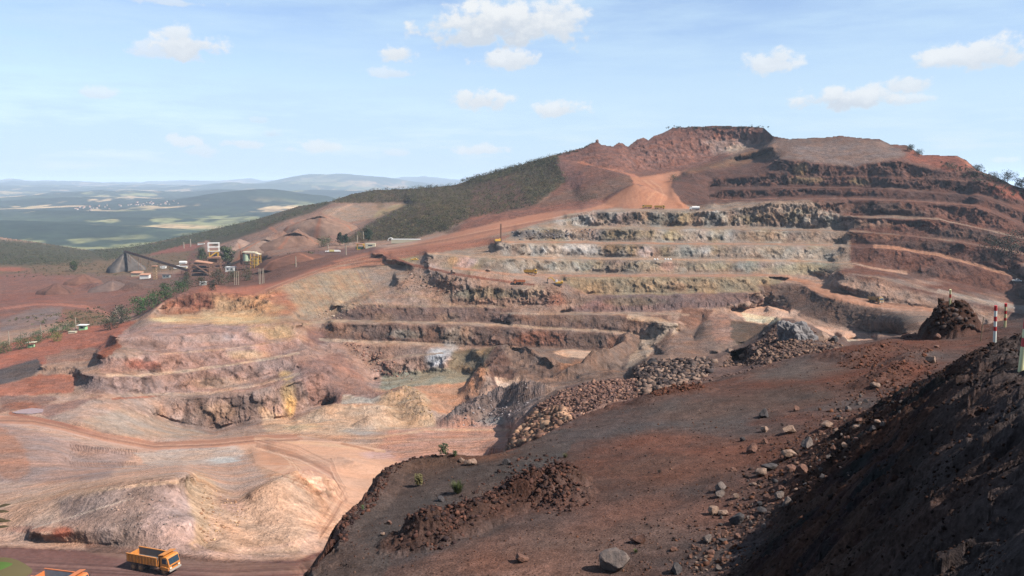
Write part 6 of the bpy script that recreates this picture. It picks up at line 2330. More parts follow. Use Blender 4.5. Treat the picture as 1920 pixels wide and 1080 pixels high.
for k, (u, v, hp, wp, lab) in enumerate([
        (8, 662, 22, 34, 'leftmost bush of the green hedge row on the lower left'), (40, 655, 24, 36, 'second bush from the left in the green hedge row'),
        (72, 640, 20, 34, 'bush behind the middle utility pole in the green hedge row'), (100, 632, 20, 34, 'bush right of the middle utility pole in the hedge row'),
        (128, 622, 18, 28, 'last bush of the hedge row, touching the right utility pole'), (108, 640, 16, 20, 'small yellow-green bush standing on the red ground in front of the hedge'),
        (70, 644, 10, 18, 'small grey-green bush beside the little open shed'),
        (206, 618, 28, 34, 'dark brownish bush at the left end of the thicket on the pit rim'), (228, 606, 32, 36, 'brownish green bush, second in the thicket on the pit rim'),
        (262, 588, 34, 42, 'bright green rounded tree in the middle of the thicket'), (290, 576, 30, 34, 'green tree right of the bright rounded one in the thicket'),
        (310, 562, 30, 34, 'green tree above the orange cut in the thicket'), (336, 550, 26, 34, 'last tree of the thicket before the orange cut'),
        (225, 588, 12, 26, 'bush covered in pale white blossom above the thicket'),
        (352, 540, 20, 30, 'green bush below the dark ore crusher'), (378, 536, 18, 26, 'green bush in front of the small white building'),
        (410, 534, 26, 34, 'dense dark bush left of the three thin poles'), (436, 528, 22, 30, 'bush behind the three thin poles'), (462, 526, 20, 32, 'brownish bush between the two sets of poles'),
        (398, 545, 18, 18, 'very dark bush at the lower left of the pole group'), (350, 524, 14, 12, 'brown bush left of the crusher'),
        (1893, 478, 40, 60, 'large dark green bush hanging over the bench at the right edge'), (1860, 468, 24, 40, 'smaller dark bush left of the large one at the right edge'),
        (1110, 372, 9, 26, 'low green bush on the slope below the saddle, right one'), (1092, 378, 9, 30, 'low green bush on the slope below the saddle, left one'),
        (1264, 340, 12, 22, 'green shrub at the left end of the dark benches'), (1780, 316, 12, 30, 'flat dark shrubs on the red skyline slope')]):
    cols = ((66, 96, 48), (58, 84, 44)) if u < 345 and v < 700 and 'brown' not in lab and 'dark' not in lab else ((70, 74, 46), (58, 62, 40))
    if 'blossom' in lab:
        cols = ((196, 190, 168), (120, 128, 96))
    if 'yellow' in lab:
        cols = ((126, 124, 66),)
    if 'right edge' in lab or 'very dark' in lab:
        cols = ((36, 46, 32), (44, 54, 34))
    plant_at(u, v, hp, wp, lab, trunk=.05, name='bush', cat='bush', cols=cols, nlobes=12)


def forest(polys, n, r0, r1, cols, label, seed, nper=34, name='forest'):
    r_ = random.Random(seed)
    cs, rad = [], []
    for poly, share in polys:
        x0, x1 = min(p_[0] for p_ in poly), max(p_[0] for p_ in poly)
        y0, y1 = min(p_[1] for p_ in poly), max(p_[1] for p_ in poly)
        m = int(n * share)
        k = 0
        got = 0
        while got < m and k < m * 30:
            k += 1
            u, v = r_.uniform(x0, x1), r_.uniform(y0, y1)
            if not inside(np.array([[u]]), np.array([[v]]), poly)[0, 0]:
                continue
            i, j = gpos(u, v)
            if WN2[j, i] > .42 and r_.random() < .8:
                continue
            g_ = ground_at(u, v)
            rr_ = r_.uniform(r0, r1) * (1.3 if r_.random() < .08 else 1)
            cs.append((g_.x, g_.y, g_.z + rr_ * .35))
            rad.append(rr_)
            got += 1
    v_, f_, c_ = leaf_cloud(cs, rad, nper, .33, cols, seed, .8)
    o = link_mesh(name, v_, f_, MAT_LEAF, color=c_)
    return tag(o, label, 'scrub', kind='stuff')


SPUR = [(640, 455), (688, 424), (740, 398), (770, 380), (800, 378), (900, 334), (960, 314), (1042, 294), (1060, 340), (1000, 386), (940, 400), (880, 408), (840, 432), (780, 448), (700, 452)]
forest([(SPUR, .62), ([(620, 378), (700, 356), (800, 350), (860, 346), (900, 334), (800, 378), (770, 379), (640, 382)], .22), ([(860, 340), (1040, 292), (1045, 300), (900, 345)], .16)], 3700, 1.7, 4.4,
       ((84, 84, 52), (98, 94, 60), (66, 68, 44), (112, 98, 70), (76, 70, 50)), 'scrub forest covering the hill spur left of the mine', 71, 30)
forest([([(-120, 428), (0, 447), (80, 458), (170, 471), (170, 500), (0, 497), (-120, 500)], .45), ([(170, 471), (300, 452), (480, 412), (620, 378), (610, 384), (480, 432), (360, 456), (280, 476), (200, 490)], .55)], 4200, 1.8, 4.2,
       ((78, 82, 58), (66, 74, 50), (90, 88, 62)), 'dry green scrub on the slope outside the mine', 72, 22)
forest([([(1250, 238), (1440, 238), (1442, 241), (1250, 243)], .35), ([(1040, 290), (1110, 274), (1112, 277), (1042, 295)], .2), ([(1735, 300), (1830, 312), (1925, 366), (1880, 370), (1800, 325)], .45)], 260, .9, 1.8,
       ((62, 66, 42), (76, 74, 48)), 'low bushes along the hilltops of the mine', 73, 24)
forest([([(0, 600), (200, 575), (200, 612), (120, 618)], .3), ([(60, 500), (380, 470), (380, 500), (200, 520), (0, 520)], .5), ([(480, 490), (600, 470), (560, 500)], .2)], 500, .8, 1.8,
       ((96, 88, 58), (78, 80, 50)), 'dry low shrubs on the red ground by the plant', 74, 16)


def tuft(u, v, hpx, npx, label, col, seed, leafy=False):
    g_ = near_at(u, v)
    if g_ is None:
        return
    k = g_.y / F
    r_ = np.random.RandomState(seed)
    n = npx
    h = hpx * k
    V_, F_, Cc = [], [], []
    for i in range(n):
        w = r_.uniform(0, 6.28)
        b = np.array([math.cos(w), math.sin(w), 0]) * h * .25 * r_.uniform(0, 1)
        if leafy:
            b = b * 1.6 + np.array([0, 0, h * r_.uniform(.1, .95)])
            w = r_.uniform(0, 6.28)
            tip = b + np.array([math.cos(w), math.sin(w), r_.uniform(-.5, .7)]) * h * .22
        else:
            tip = b + np.array([math.cos(w), math.sin(w), 0]) * h * r_.uniform(.1, .55) + np.array([0, 0, h * r_.uniform(.3, 1.0)])
        side = np.array([-math.sin(w), math.cos(w), 0]) * h * (.07 if leafy else .018)
        mid = (b + tip) / 2 + np.array([0, 0, h * .12])
        o_ = len(V_)
        V_ += [b, mid - side, tip, mid + side]
        F_.append((o_, o_ + 1, o_ + 2, o_ + 3))
        Cc += [lin(col) * r_.uniform(.35, .75)] * 4
    o = link_mesh('plant' if leafy else 'grass_tuft', np.array(V_), np.array(F_, dtype=np.int32), MAT_LEAF, color=np.array(Cc))
    o.location = g_
    tag(o, label, 'plant' if leafy else 'grass tuft')


tuft(858, 926, 28, 240, 'bright green grass tuft on the grey shelf', (84, 92, 56), 1)
tuft(785, 912, 20, 360, 'brownish green low plant on the grey shelf near the rim', (104, 96, 62), 2, True)
tuft(832, 856, 22, 136, 'small green sapling standing up from the rim of the shelf', (66, 74, 52), 3, True)
tuft(853, 858, 11, 160, 'dark green leafy plant on the rim right of the sapling', (62, 76, 48), 4, True)
tuft(1060, 860, 11, 160, 'faint grey-green weed on the brown slope', (110, 106, 76), 5)
tuft(1192, 1037, 10, 160, 'small green weed near the flat-topped boulder', (90, 100, 58), 6)
tuft(680, 955, 8, 80, 'tiny green plant on the rim edge', (80, 100, 60), 7, True)
tuft(1236, 888, 10, 104, 'dry grey twig plant in the middle of the brown slope', (84, 74, 66), 8)

# leafy shrub right beside the photographer, only its tips in view
def near_leaf(parent, c, length, width, direction, up, col, curl=.15):
    d = Vector(direction).normalized()
    n_ = Vector(up).normalized()
    s_ = d.cross(n_).normalized()
    n_ = s_.cross(d)
    V_, F_ = [], []
    K = 9
    for i in range(K + 1):
        t = i / K
        w = width * .5 * math.sin(math.pi * min(1, t * .93 + .04)) ** .8
        p0 = Vector(c) + d * length * t - n_ * curl * length * t * t
        for q_ in (-1, -.5, 0, .5, 1):
            V_.append(tuple(p0 + s_ * w * q_ + n_ * (abs(q_) * w * .25)))
    for i in range(K):
        for j in range(4):
            a = i * 5 + j
            F_.append((a, a + 1, a + 6, a + 5))
    cc_ = np.tile(lin(col) * .55, (len(V_), 1))
    return link_mesh('leaf', np.array(V_), np.array(F_, dtype=np.int32), MAT_LEAF, parent, color=cc_, smooth=True)


sh = empty('shrub', (-1.35, 1.7, -2.2), 0, 'broad-leaved shrub at the lower left corner, only its leaf tips in view', 'shrub')
MB().tube((-.15, .05, -.4), (0, 0, .55), .02, .014, 8).tube((0, 0, .55), (.12, .05, 1.15), .012, .008, 8).tube((0, 0, .55), (.06, .25, .98), .01, .006, 8).tube((.12, .05, 1.15), (.2, .1, 1.28), .007, .004, 6).build('stem', M_BARK, sh)


def shl(u, v, s):
    q_ = point(u, v, s)
    return q_ - Vector((-1.35, 1.7, -2.2))


near_leaf(sh, shl(-60, 1082, 1.9), .125, .066, (1, .1, .12), (-.1, -.75, .8), (96, 86, 58))
near_leaf(sh, shl(-40, 1072, 1.8), .066, .02, (1, .0, .3), (-.2, -.75, .6), (84, 110, 52))
near_leaf(sh, shl(-70, 1040, 1.9), .07, .04, (.8, .1, .1), (-.2, -.5, 1), (84, 84, 52))
sh2 = empty('shrub', (-2.9, 3.6, -3.2), 0, 'narrow-leaved twig at the left edge, a little above the lower left corner', 'shrub')
MB().tube((-.4, 0, -.6), (-.2, 0, .4), .02, .014, 8).tube((-.2, 0, .4), (-.02, .0, 1.35), .012, .006, 8).build('stem', M_BARK, sh2)
for u, v, an in ((-6, 952, .35), (-10, 960, .1), (-6, 978, .12), (-14, 972, -.1), (-10, 990, .2)):
    near_leaf(sh2, point(u, v, 3.9) - Vector((-2.9, 3.6, -3.2)), .06, .014, (1, 0, an), (0, -.7, .8), (70, 60, 42))

# ------------------------------------------------------------------ poles
def pole(u, v, hpx, label, group=None, arm=True, s_off=0.0, wpx=2.2, cat='utility pole', name='utility_pole', mat=None):
    g_ = ground_at(u, v)
    k = g_.y / F
    h = hpx * k
    mb = MB().tube((0, 0, -.5), (0, 0, h), wpx * k * .5, wpx * k * .36, 8)
    t = mb.build(name, mat or M_CONC)
    t.location = g_
    if arm:
        MB().box((0, 0, h * .93), (h * .18, .12, .12)).tube((-h * .07, 0, h * .93), (-h * .07, 0, h * .96), .08, n=6).tube((h * .07, 0, h * .93), (h * .07, 0, h * .96), .08, n=6).build('crossarm', M_WOOD, t)
    tag(t, label, cat, group)
    return t


pole(18, 646, 26, 'leftmost pale utility pole in front of the hedge row', 'utility poles along the hedge')
pole(77, 633, 25, 'middle pale utility pole of the three along the hedge row', 'utility poles along the hedge')
pole(142, 619, 24, 'right pale utility pole beside the small green hut', 'utility poles along the hedge')
pole(555, 501, 20, 'single pole above the tan talus on the red road', None)
pole(649, 479, 22, 'pole on the yard right of the parked white trucks', None)
pole(670, 457, 16, 'pole with a crossarm left of the green and orange machine', None)
pole(681, 448, 14, 'thin tall pole behind the green and orange machine', None, False)
pole(345, 466, 12, 'pole on the red field far left of the steel tower', None, False)
pole(357, 462, 14, 'thin pole right of the one on the red field', None, False)
pole(377, 492, 18, 'pole in front of the pointed tree', None, False)
pole(615, 466, 10, 'left fence pole on the upper yard', None, False)
for k, u in enumerate((440, 444, 447)):
    pole(u, 535, 27, 'one of three thin poles standing together in front of the bushes', 'three thin poles in front of the bushes', False, wpx=1.3, cat='pole', name='pole')
for k, u in enumerate((486, 489, 492, 495.5)):
    pole(u, 534 - k * .8, 31 - k, 'one of four thin poles standing together by the red road', 'four thin poles by the red road', False, wpx=1.4, cat='pole', name='pole')

# ------------------------------------------------------------------ plant and buildings
def px_frame(u, v):
    """local frame at a ground point: metres per photo pixel"""
    g_ = ground_at(u, v)
    return g_, g_.y / F


def building(u, v, wpx, hpx, dpx, label, wall, roof, kind='flat', rz=0.0, overh=.12, windows=0, name='building', cat='building', roof_lift=.0):
    g_, k = px_frame(u, v)
    w, h, d = wpx * k, hpx * k, dpx * k
    t = empty(name, g_, rz, label, cat)
    wl_ = MB().box((0, 0, h / 2 - .5), (w, d, h + 1.0)).build('wall', wall, t)
    if kind == 'flat':
        MB().box((0, 0, h + .12), (w * (1 + overh), d * (1 + overh), .24)).build('roof', roof, t)
    elif kind == 'shed':
        MB().add([(-w * .55, -d * .6, h - .1), (w * .55, -d * .6, h - .1), (w * .55, d * .6, h + h * .3), (-w * .55, d * .6, h + h * .3), (-w * .55, -d * .6, h + .08), (w * .55, -d * .6, h + .08), (w * .55, d * .6, h + h * .3 + .18), (-w * .55, d * .6, h + h * .3 + .18)],
                 [(0, 3, 2, 1), (4, 5, 6, 7), (0, 1, 5, 4), (1, 2, 6, 5), (2, 3, 7, 6), (3, 0, 4, 7)]).build('roof', roof, t)
    else:
        MB().add([(-w * .55, -d * .6, h), (w * .55, -d * .6, h), (w * .55, d * .6, h), (-w * .55, d * .6, h), (-w * .55, 0, h + d * .3), (w * .55, 0, h + d * .3)],
                 [(0, 1, 5, 4), (2, 3, 4, 5), (0, 4, 3), (1, 2, 5), (0, 3, 2, 1)]).build('roof', roof, t)
    for i in range(windows):
        x = (i + .5) / windows * w * .9 - w * .45
        MB().box((x, -d / 2 - .03, h * .58), (w / windows * .45, .08, h * .3)).build('window', M_GLASS, t)
    return t


building(433, 509, 16, 8, 12, 'white two-window building between the crusher tower and the three poles', M_WHITE, M_WHITE, windows=2)
building(381, 535, 11, 6, 8, 'small white building half hidden by bushes below the crusher', M_WHITE, M_WHITE, windows=1)
building(258, 517, 18, 6, 14, 'shed with an orange tan roof, left one below the grey ore cone', M_CREAM, M_TILE, 'shed')
building(272, 522, 17, 7, 10, 'white-walled shed with an orange roof, right one below the grey ore cone', M_WHITE, M_TILE, 'shed')
building(313, 521, 13, 6, 8, 'small grey cabin right of the scaffold tower', paint('grey_cabin', (150, 156, 156)), M_DARK, windows=2)
building(331, 504, 9, 5, 7, 'small white building, left one of the pair behind the conveyor', M_WHITE, M_WHITE, windows=1)
building(344, 504, 14, 4, 8, 'long low white building right of the small one behind the conveyor', M_CREAM, M_WHITE)
building(344, 495, 12, 3, 8, 'white curved-roof shelter behind the pair of white buildings', M_WHITE, M_WHITE, 'gable')
building(306, 504, 10, 4, 6, 'white hut partly hidden behind the conveyor', M_WHITE, M_WHITE)
building(378, 458, 12, 3, 6, 'small pale building on the far track left of the steel tower', M_WHITE, M_TILE)
building(156, 618, 12, 9, 10, 'small pale green hut with a white roof slab on the left rim', M_GREENW, M_WHITE, windows=1, overh=.5)
building(136, 625, 13, 3, 8, 'low tan roofed shelter in front of the right utility pole', M_CREAM, M_CREAM)
sh3 = empty('open_shed', ground_at(59, 651), 0, 'small open shed with a cream roof on four posts on the red ground', 'shed')
k_ = ground_at(59, 651).y / F
for sx, sy in ((-1, -1), (1, -1), (1, 1), (-1, 1)):
    MB().tube((sx * 7 * k_, sy * 4 * k_, -.5), (sx * 7 * k_, sy * 4 * k_, 9 * k_), .12, n=6).build('post', M_WOOD, sh3)
MB().box((0, 0, 9.5 * k_), (18 * k_, 11 * k_, .35), ry=-.06).build('roof', M_CREAM, sh3)
MB().box((0, 0, 2.5 * k_), (11 * k_, 6 * k_, 5 * k_)).build('tank', M_GREENW, sh3)
building(761, 453, 54, 5, 12, 'long low whitish hall at the foot of the green spur', M_CREAM, M_WHITE, 'flat', math.radians(-4), .02)
arch = MB()
g_, k = px_frame(732, 451)
for i in range(8):
    a0, a1 = math.pi * i / 8, math.pi * (i + 1) / 8
    arch.tube((math.cos(a0) * 5 * k, 0, math.sin(a0) * 5 * k), (math.cos(a1) * 5 * k, 0, math.sin(a1) * 5 * k), .45, n=6)
ao = arch.build('arch', M_WHITE)
ao.location = g_
tag(ao, 'white arch at the left end of the long low hall', 'arch')
for (u, v, w, lab) in ((850, 513, 13, 'white boulder on the bench left of the purple rock face'), (915, 508, 10, 'flat white boulder right of the first white one on that bench')):
    boulder(ground_at(u, v), w * ground_at(u, v).y / F, 'pale', lab, None, .4, u)

# steel tower and crusher
g_, k = px_frame(402, 512)
tw = empty('steel_tower', g_, math.radians(12), 'tall steel tower with a white top frame and a yellow stair', 'tower')


def frame(mb, w, d, z0, z1, r, mi=0, n=1):
    for sx in (-1, 1):
        for sy in (-1, 1):
            mb.tube((sx * w / 2, sy * d / 2, z0), (sx * w / 2, sy * d / 2, z1), r, n=6, mi=mi)
    for i in range(n + 1):
        z_ = z0 + (z1 - z0) * i / n
        for sx in (-1, 1):
            mb.box((sx * w / 2, 0, z_), (r * 2, d, r * 2), mi)
            mb.box((0, sx * d / 2, z_), (w, r * 2, r * 2), mi)
    return mb


frame(MB(), 19 * k, 15 * k, 42 * k, 57 * k, .28, 0, 2).build('top_frame', M_WHITE, tw)
frame(MB(), 15 * k, 14 * k, 31 * k, 42 * k, .3, 0, 1).box((0, 0, 42 * k), (16 * k, 15 * k, .5)).build('yellow_frame', M_YELLOW, tw)
MB().box((0, -7.4 * k, 36.5 * k), (17 * k, .5, 1.0), ry=-.62).build('stair', M_YELLOW, tw)
MB().box((0, 0, 31 * k), (22 * k, 18 * k, .6)).box((0, 0, 29.5 * k), (13 * k, 14 * k, 2.5 * k)).build('platform', M_TILE, tw)
frame(MB(), 22 * k, 18 * k, 0, 29 * k, .4, 0, 3).box((-3 * k, 0, 22 * k), (14 * k, 12 * k, 9 * k)).build('lower_frame', M_RUST, tw)
for z_, sgn in ((10, 1), (20, -1)):
    MB().box((6 * k, -9.6 * k, z_ * k), (22 * k, .8, 1.1), ry=.5 * sgn).build('stair', M_RUST, tw)
g_, k = px_frame(378, 517)
cr_ = empty('crusher_house', g_, math.radians(8), 'dark ore crusher house with an orange sloping roof, left of the steel tower', 'crusher house')
MB().box((-2 * k, 0, 9 * k), (26 * k, 20 * k, 19 * k), taper=.75).build('body', M_DARK, cr_)
frame(MB(), 34 * k, 24 * k, 0, 22 * k, .35, 0, 3).build('frame', M_RUST, cr_)
MB().box((6 * k, 0, 26 * k), (30 * k, 24 * k, .7), ry=.16).build('roof', M_TILE, cr_)
MB().box((10 * k, -13 * k, 9 * k), (44 * k, 3 * k, 1.8 * k), ry=.62).build('chute', M_RUST, cr_)
MB().box((22 * k, -10 * k, 15 * k), (14 * k, .6, .8)).box((22 * k, -10 * k, 7 * k), (22 * k, .6, .8), ry=.4).build('walkway', M_RUST, cr_)
# silo group
g_, k = px_frame(468, 503)
si = empty('silo_building', g_, 0, 'pale green silo with a rusty tank and cream roof, right of the steel tower', 'silo')
MB().tube((-4 * k, -2 * k, 14 * k), (-4 * k, -2 * k, 28 * k), 6 * k, n=20).tube((-4 * k, -2 * k, 9 * k), (-4 * k, -2 * k, 14 * k), 2.5 * k, 6 * k, n=20).build('silo', paint('silo_green_white', (196, 214, 180)), si)
MB().tube((-15 * k, 0, 8 * k), (-15 * k, 0, 34 * k), 1.5 * k, n=10).tube((-11 * k, 2 * k, 6 * k), (-11 * k, 2 * k, 34 * k), 2 * k, n=10).build('tank', M_RUST, si)
frame(MB(), 16 * k, 16 * k, 0, 14 * k, .35, 0, 2).build('legs_frame', M_RUST, si)
MB().box((2 * k, 0, 31 * k), (24 * k, 18 * k, .6), ry=.04).box((14 * k, 2 * k, 29 * k), (16 * k, 14 * k, .5), ry=.3).build('roof', M_CREAM, si)
f2 = MB()
f2.box((12 * k, 0, 12 * k), (10 * k, 10 * k, 14 * k))
o_ = frame(f2, 1, 1, 0, 1, .01).build('machinery', paint('ochre_machinery', (170, 150, 96)), si)
fr2 = MB()
for sx in (5, 12, 20):
    for sy in (-8, 8):
        fr2.tube((sx * k, sy * k, 0), (sx * k, sy * k, 28 * k), .3, n=6)
for zz_ in (8, 15, 22):
    fr2.box((12.5 * k, -8 * k, zz_ * k), (16 * k, .4, .5)).box((12.5 * k, 8 * k, zz_ * k), (16 * k, .4, .5))
fr2.build('side_frame', M_YELLOW, si)


def conveyor(a, b, label, w=2.6, mat=None, legs=5, z_a=0.0, z_b=0.0):
    A, B = Vector(a), Vector(b)
    t = empty('conveyor', A, 0, label, 'conveyor')
    d = B - A
    m = MB()
    hd = math.atan2(d.y, d.x)
    L_ = d.length
    el_ = math.asin(d.z / L_)
    M4 = Matrix.Rotation(hd, 4, 'Z') @ Matrix.Rotation(-el_, 4, 'Y')

    def P_(x, y, z_):
        return M4 @ Vector((x, y, z_))
    for (y0_, y1_, z0_, z1_) in ((-w / 2, w / 2, 0, .3), (-w / 2, -w / 2 + .15, -.8, 1.1), (w / 2 - .15, w / 2, -.8, 1.1)):
        pts_ = [P_(x, y, z_) for x in (0, L_) for y in (y0_, y1_) for z_ in (z0_, z1_)]
        m.add(pts_, [(0, 1, 3, 2), (4, 6, 7, 5), (0, 4, 5, 1), (2, 3, 7, 6), (0, 2, 6, 4), (1, 5, 7, 3)])
    m.build('belt_gallery', mat or M_RUST, t)
    for i in range(legs):
        q_ = d * ((i + .5) / legs)
        lg = MB()
        drop = (A + q_).z - z_a - (z_b - z_a) * ((i + .5) / legs)
        for s_ in (-1, 1):
            lg.tube((q_.x + s_ * .9, q_.y, q_.z), (q_.x + s_ * 1.3, q_.y, q_.z - drop - 1), .16, n=6)
        lg.box((q_.x, q_.y, q_.z - drop * .5), (2.2, .2, .2))
        lg.build('leg', M_RUST, t)
    return t


ga, gb = ground_at(238, 508), ground_at(388, 520)
ka = ga.y / F
A_ = ga + Vector((-4 * ka, 2, 31 * ka))
B_ = ground_at(352, 515) + Vector((0, 2, 6 * ka))
conveyor(A_, B_, 'long rusty conveyor rising left to the top of the grey ore cone', 1.7, paint('dark_rust', (112, 74, 58)), 6, ga.z, B_.z - 6 * ka)
g1, g2 = ground_at(420, 505), ground_at(462, 500)
k1 = g1.y / F
conveyor(g1 + Vector((0, 0, 3 * k1)), g2 + Vector((0, 0, 15 * k1)), 'tan conveyor rising right towards the silo', 2.4, paint('tan_steel', (176, 148, 112)), 3, g1.z, g2.z)
# scaffold tower
g_, k = px_frame(291, 524)
sc_ = frame(MB(), 5 * k, 5 * k, 0, 24 * k, .25, 0, 5)
sct = sc_.build('scaffold_tower', paint('weathered_yellow_steel', (168, 136, 96)))
MB().box((0, 0, 25 * k), (9 * k, 8 * k, .8)).build('roof', M_TILE, sct)
sct.location = g_
tag(sct, 'narrow scaffold tower with a small roof between the sheds and the grey cabin', 'tower')
# mobile plant by the spur
g_, k = px_frame(676, 467)
mp_ = empty('screening_machine', g_, 0, 'green and orange screening machine by the road junction, next to the tree', 'machine')
MB().box((-2 * k, 0, 3 * k), (14 * k, 8 * k, 4 * k)).build('chassis', paint('deep_green_steel', (50, 92, 66)), mp_)
frame(MB(), 12 * k, 8 * k, 0, 10 * k, .3, 0, 1).build('frame', M_YELLOW, mp_)
MB().box((-3 * k, 0, 11 * k), (13 * k, 10 * k, .6), ry=.05).build('roof', M_TILE, mp_)
building(695, 464, 18, 7, 10, 'cream cabin with a dark window band right of the screening machine', M_CREAM, M_CREAM, windows=1, overh=.03)

# stockpiles
def stockpile(u, v, wpx, hpx, label, rgb, rgb2, seed, stretch=1.0, name='ore_stockpile', cat='stockpile', smooth=.08):
    g_, k = px_frame(u, v)
    R_, H_ = wpx * k / 2, hpx * k
    n = 48
    V_, F_ = [], []
    rr = np.linspace(0, 1.25, 16)
    r_ = np.random.RandomState(seed)
    for i, q_ in enumerate(rr):
        for j in range(n):
            a = 2 * math.pi * j / n
            lob = 1 + .08 * math.sin(a * 3 + seed) + .05 * math.sin(a * 7 + seed * 2)
            x = math.cos(a) * q_ * R_ * lob * stretch
            y = math.sin(a) * q_ * R_ * lob
            z_ = H_ * (1 - q_) if q_ > .06 else H_ * .95
            if stretch > 1:
                z_ = H_ * (1 - q_ ** 1.25) * (1 + .10 * math.sin(a * 2 + seed))
                y += .25 * R_ * math.sin(a * 2 + seed)
            if q_ > 1:
                z_ = -H_ * (q_ - 1) * 3.5
            V_.append((x, y, z_ + r_.normal() * H_ * smooth * .25 * (q_ > .1)))
    for i in range(len(rr) - 1):
        for j in range(n):
            F_.append((i * n + j, i * n + (j + 1) % n, (i + 1) * n + (j + 1) % n, (i + 1) * n + j))
    c_ = np.tile(lin(rgb) * ALB, (len(V_), 1)) * r_.uniform(.85, 1.15, (len(V_), 1))
    st_ = np.array([((j * 7 + seed) % 11 == 0) for i in range(len(rr)) for j in range(n)])
    c_[st_] = lin(rgb2) * ALB
    o = link_mesh(name, np.array(V_), np.array(F_, dtype=np.int32), MAT_DIRT, color=c_, smooth=True)
    o.location = (g_.x, g_.y, g_.z)
    tag(o, label, cat)
    return o


stockpile(236, 509, 66, 30, 'steep dark grey ore cone under the head of the long conveyor', (92, 88, 86), (122, 112, 104), 1)
stockpile(212, 541, 84, 16, 'low wide grey ore heap with a dark crest in front of the grey ore cone', (112, 94, 88), (130, 108, 98), 2)
stockpile(158, 532, 60, 13, 'brown heap left of the low wide grey one', (120, 88, 76), (104, 78, 70), 3)
stockpile(108, 548, 60, 14, 'brown heap with a dark hollow at the left of the heap row', (112, 82, 72), (80, 62, 58), 4)
for k, (u, v, w, h, c1, lab) in enumerate([(500, 470, 70, 24, (138, 116, 104), 'grey pink tipped heap at the near end of the dump'), (556, 462, 84, 30, (134, 106, 92), 'high brown tipped heap in the middle of the dump'),
                                           (604, 438, 80, 22, (140, 114, 100), 'tipped heap behind the middle one on the dump'), (448, 472, 60, 22, (150, 126, 114), 'small grey tipped heap behind the round tree'),
                                           (560, 488, 90, 14, (112, 80, 68), 'dark brown low heap in front of the parked trucks')]):
    stockpile(u, v, w, h, lab, c1, (150, 104, 84), 10 + k, 1.5, 'spoil_heap', 'spoil heap', .12)
# lookout rock on the skyline
boulder(ground_at(1120, 268), 4.2, 'brown', 'square rock standing alone on the left skyline of the hill', None, .2, 5)
# white sacks
for k, (u, w) in enumerate(((1228, 4), (1233, 3), (1247, 3.5), (1252, 4), (1257, 4))):
    g_ = ground_at(u, 487)
    o = MB().box((0, 0, .45), (w * g_.y / F, 1.2, 1.0), taper=.75).build('white_sack', M_WHITE, None, .2)
    o.location = g_
    tag(o, 'white bulk sack standing on the middle bench among similar ones', 'sack', 'white sacks on the middle bench')

# puddle on the left, mud pool
def pool(poly, z_, name, rgb, rough, label=None):
    vs_ = []
    for u, v in poly:
        x, y, zz_ = ray(u, v)
        s_ = z_ / zz_
        vs_.append((float(x * s_), float(y * s_), z_))
    m, n, l, bs = new_mat(name + '_surface')
    bs.inputs['Base Color'].default_value = tuple(lin(rgb) * .6) + (1,)
    bs.inputs['Roughness'].default_value = rough
    t = n.new('ShaderNodeTexNoise')
    t.inputs['Scale'].default_value = .3
    bp_ = n.new('ShaderNodeBump')
    bp_.inputs['Strength'].default_value = .05
    l.new(t.outputs['Fac'], bp_.inputs['Height'])
    l.new(bp_.outputs[0], bs.inputs['Normal'])
    o = link_mesh(name, vs_, [tuple(range(len(vs_)))], m)
    tag(o, kind='structure')


gz = max(ground_at(u, v).z for u, v in ((20, 773), (50, 768), (78, 770))) + .15
pool([(22, 773), (40, 768), (60, 765), (82, 767), (80, 773), (60, 776), (30, 775)], gz, 'puddle_water', (150, 112, 96), .22)

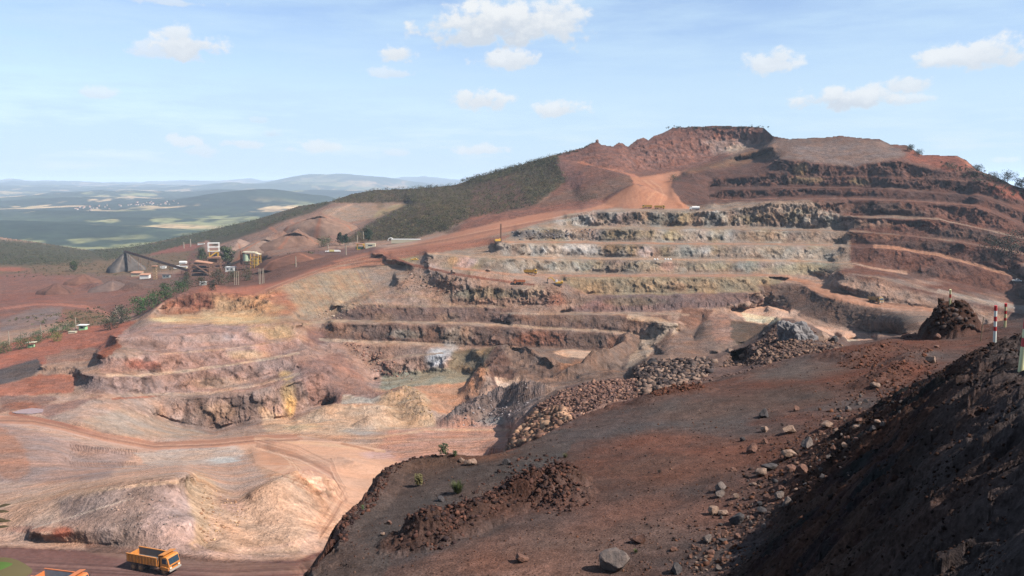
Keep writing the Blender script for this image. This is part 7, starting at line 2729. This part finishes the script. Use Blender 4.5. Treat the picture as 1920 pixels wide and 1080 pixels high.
# village far away
def far_point(u, v):
    a_ = math.atan((u - 960) / F)
    ca_ = int(round((a_ - math.radians(-42)) / (math.radians(12) - math.radians(-42)) * (FX.shape[1] - 1)))
    X_, Y_, Z_ = FX[:, ca_], FY[:, ca_], FZ[:, ca_]
    sden = Y_ * CP - Z_ * SP
    t_ = (Y_ * SP + Z_ * CP) / sden
    vv_ = 540 - t_ * F
    b_ = np.nonzero(vv_ <= v)[0]
    if not len(b_):
        return None
    return Vector((float(X_[b_[0]]), float(Y_[b_[0]]), float(Z_[b_[0]])))


HW = [paint('village_wall_%d' % i, c, .8, 0, .1) for i, c in enumerate(((190, 176, 160), (206, 190, 172)))]
HR = paint('village_roof', (176, 112, 88), .9, 0, .2)
house0 = None
r_ = random.Random(3)
for k in range(48):
    u = r_.uniform(140, 345)
    v = 392 - (u - 140) / 205 * 12 + r_.gauss(0, 2.2)
    q_ = far_point(u, v)
    if q_ is None:
        continue
    k_ = q_.y / F
    s_ = k_ * r_.uniform(1.3, 2.6)
    if house0 is None:
        house0 = empty('house', q_, 0, 'small house of the distant village in the valley', 'house', 'houses of the distant village')
        MB().box((0, 0, .3), (1.4, 1, .8)).build('wall', HW[0], house0)
        MB().add([(-.75, -.6, .7), (.75, -.6, .7), (.75, .6, .7), (-.75, .6, .7), (-.75, 0, 1.0), (.75, 0, 1.0)], [(0, 1, 5, 4), (2, 3, 4, 5), (0, 4, 3), (1, 2, 5), (0, 3, 2, 1)]).build('roof', HR, house0)
        house0.scale = (s_,) * 3
    else:
        copy_tree(house0, q_, r_.uniform(0, 3), None, s_)

# ------------------------------------------------------------------ the air
def build_haze():
    bm = bmesh.new()
    bmesh.ops.create_cube(bm, size=1.0)
    me = bpy.data.meshes.new('haze')
    bm.to_mesh(me)
    bm.free()
    o = bpy.data.objects.new('haze', me)
    COL.objects.link(o)
    zlo, zhi = -700.0, 115.0
    o.scale = (60000, 56000, zhi - zlo)
    o.location = (0, 0, (zlo + zhi) / 2)
    m = bpy.data.materials.new('air')
    m.use_nodes = True
    n = m.node_tree.nodes
    n.clear()
    out = n.new('ShaderNodeOutputMaterial')
    v = n.new('ShaderNodeVolumePrincipled')
    v.inputs['Color'].default_value = HAZE_COL
    v.inputs['Density'].default_value = HAZE_D
    v.inputs['Anisotropy'].default_value = 0.0
    m.node_tree.links.new(v.outputs[0], out.inputs['Volume'])
    me.materials.append(m)
    tag(o, kind='stuff')


HAZE_COL = (.62, .76, .95, 1)
HAZE_D = 6e-5
build_haze()
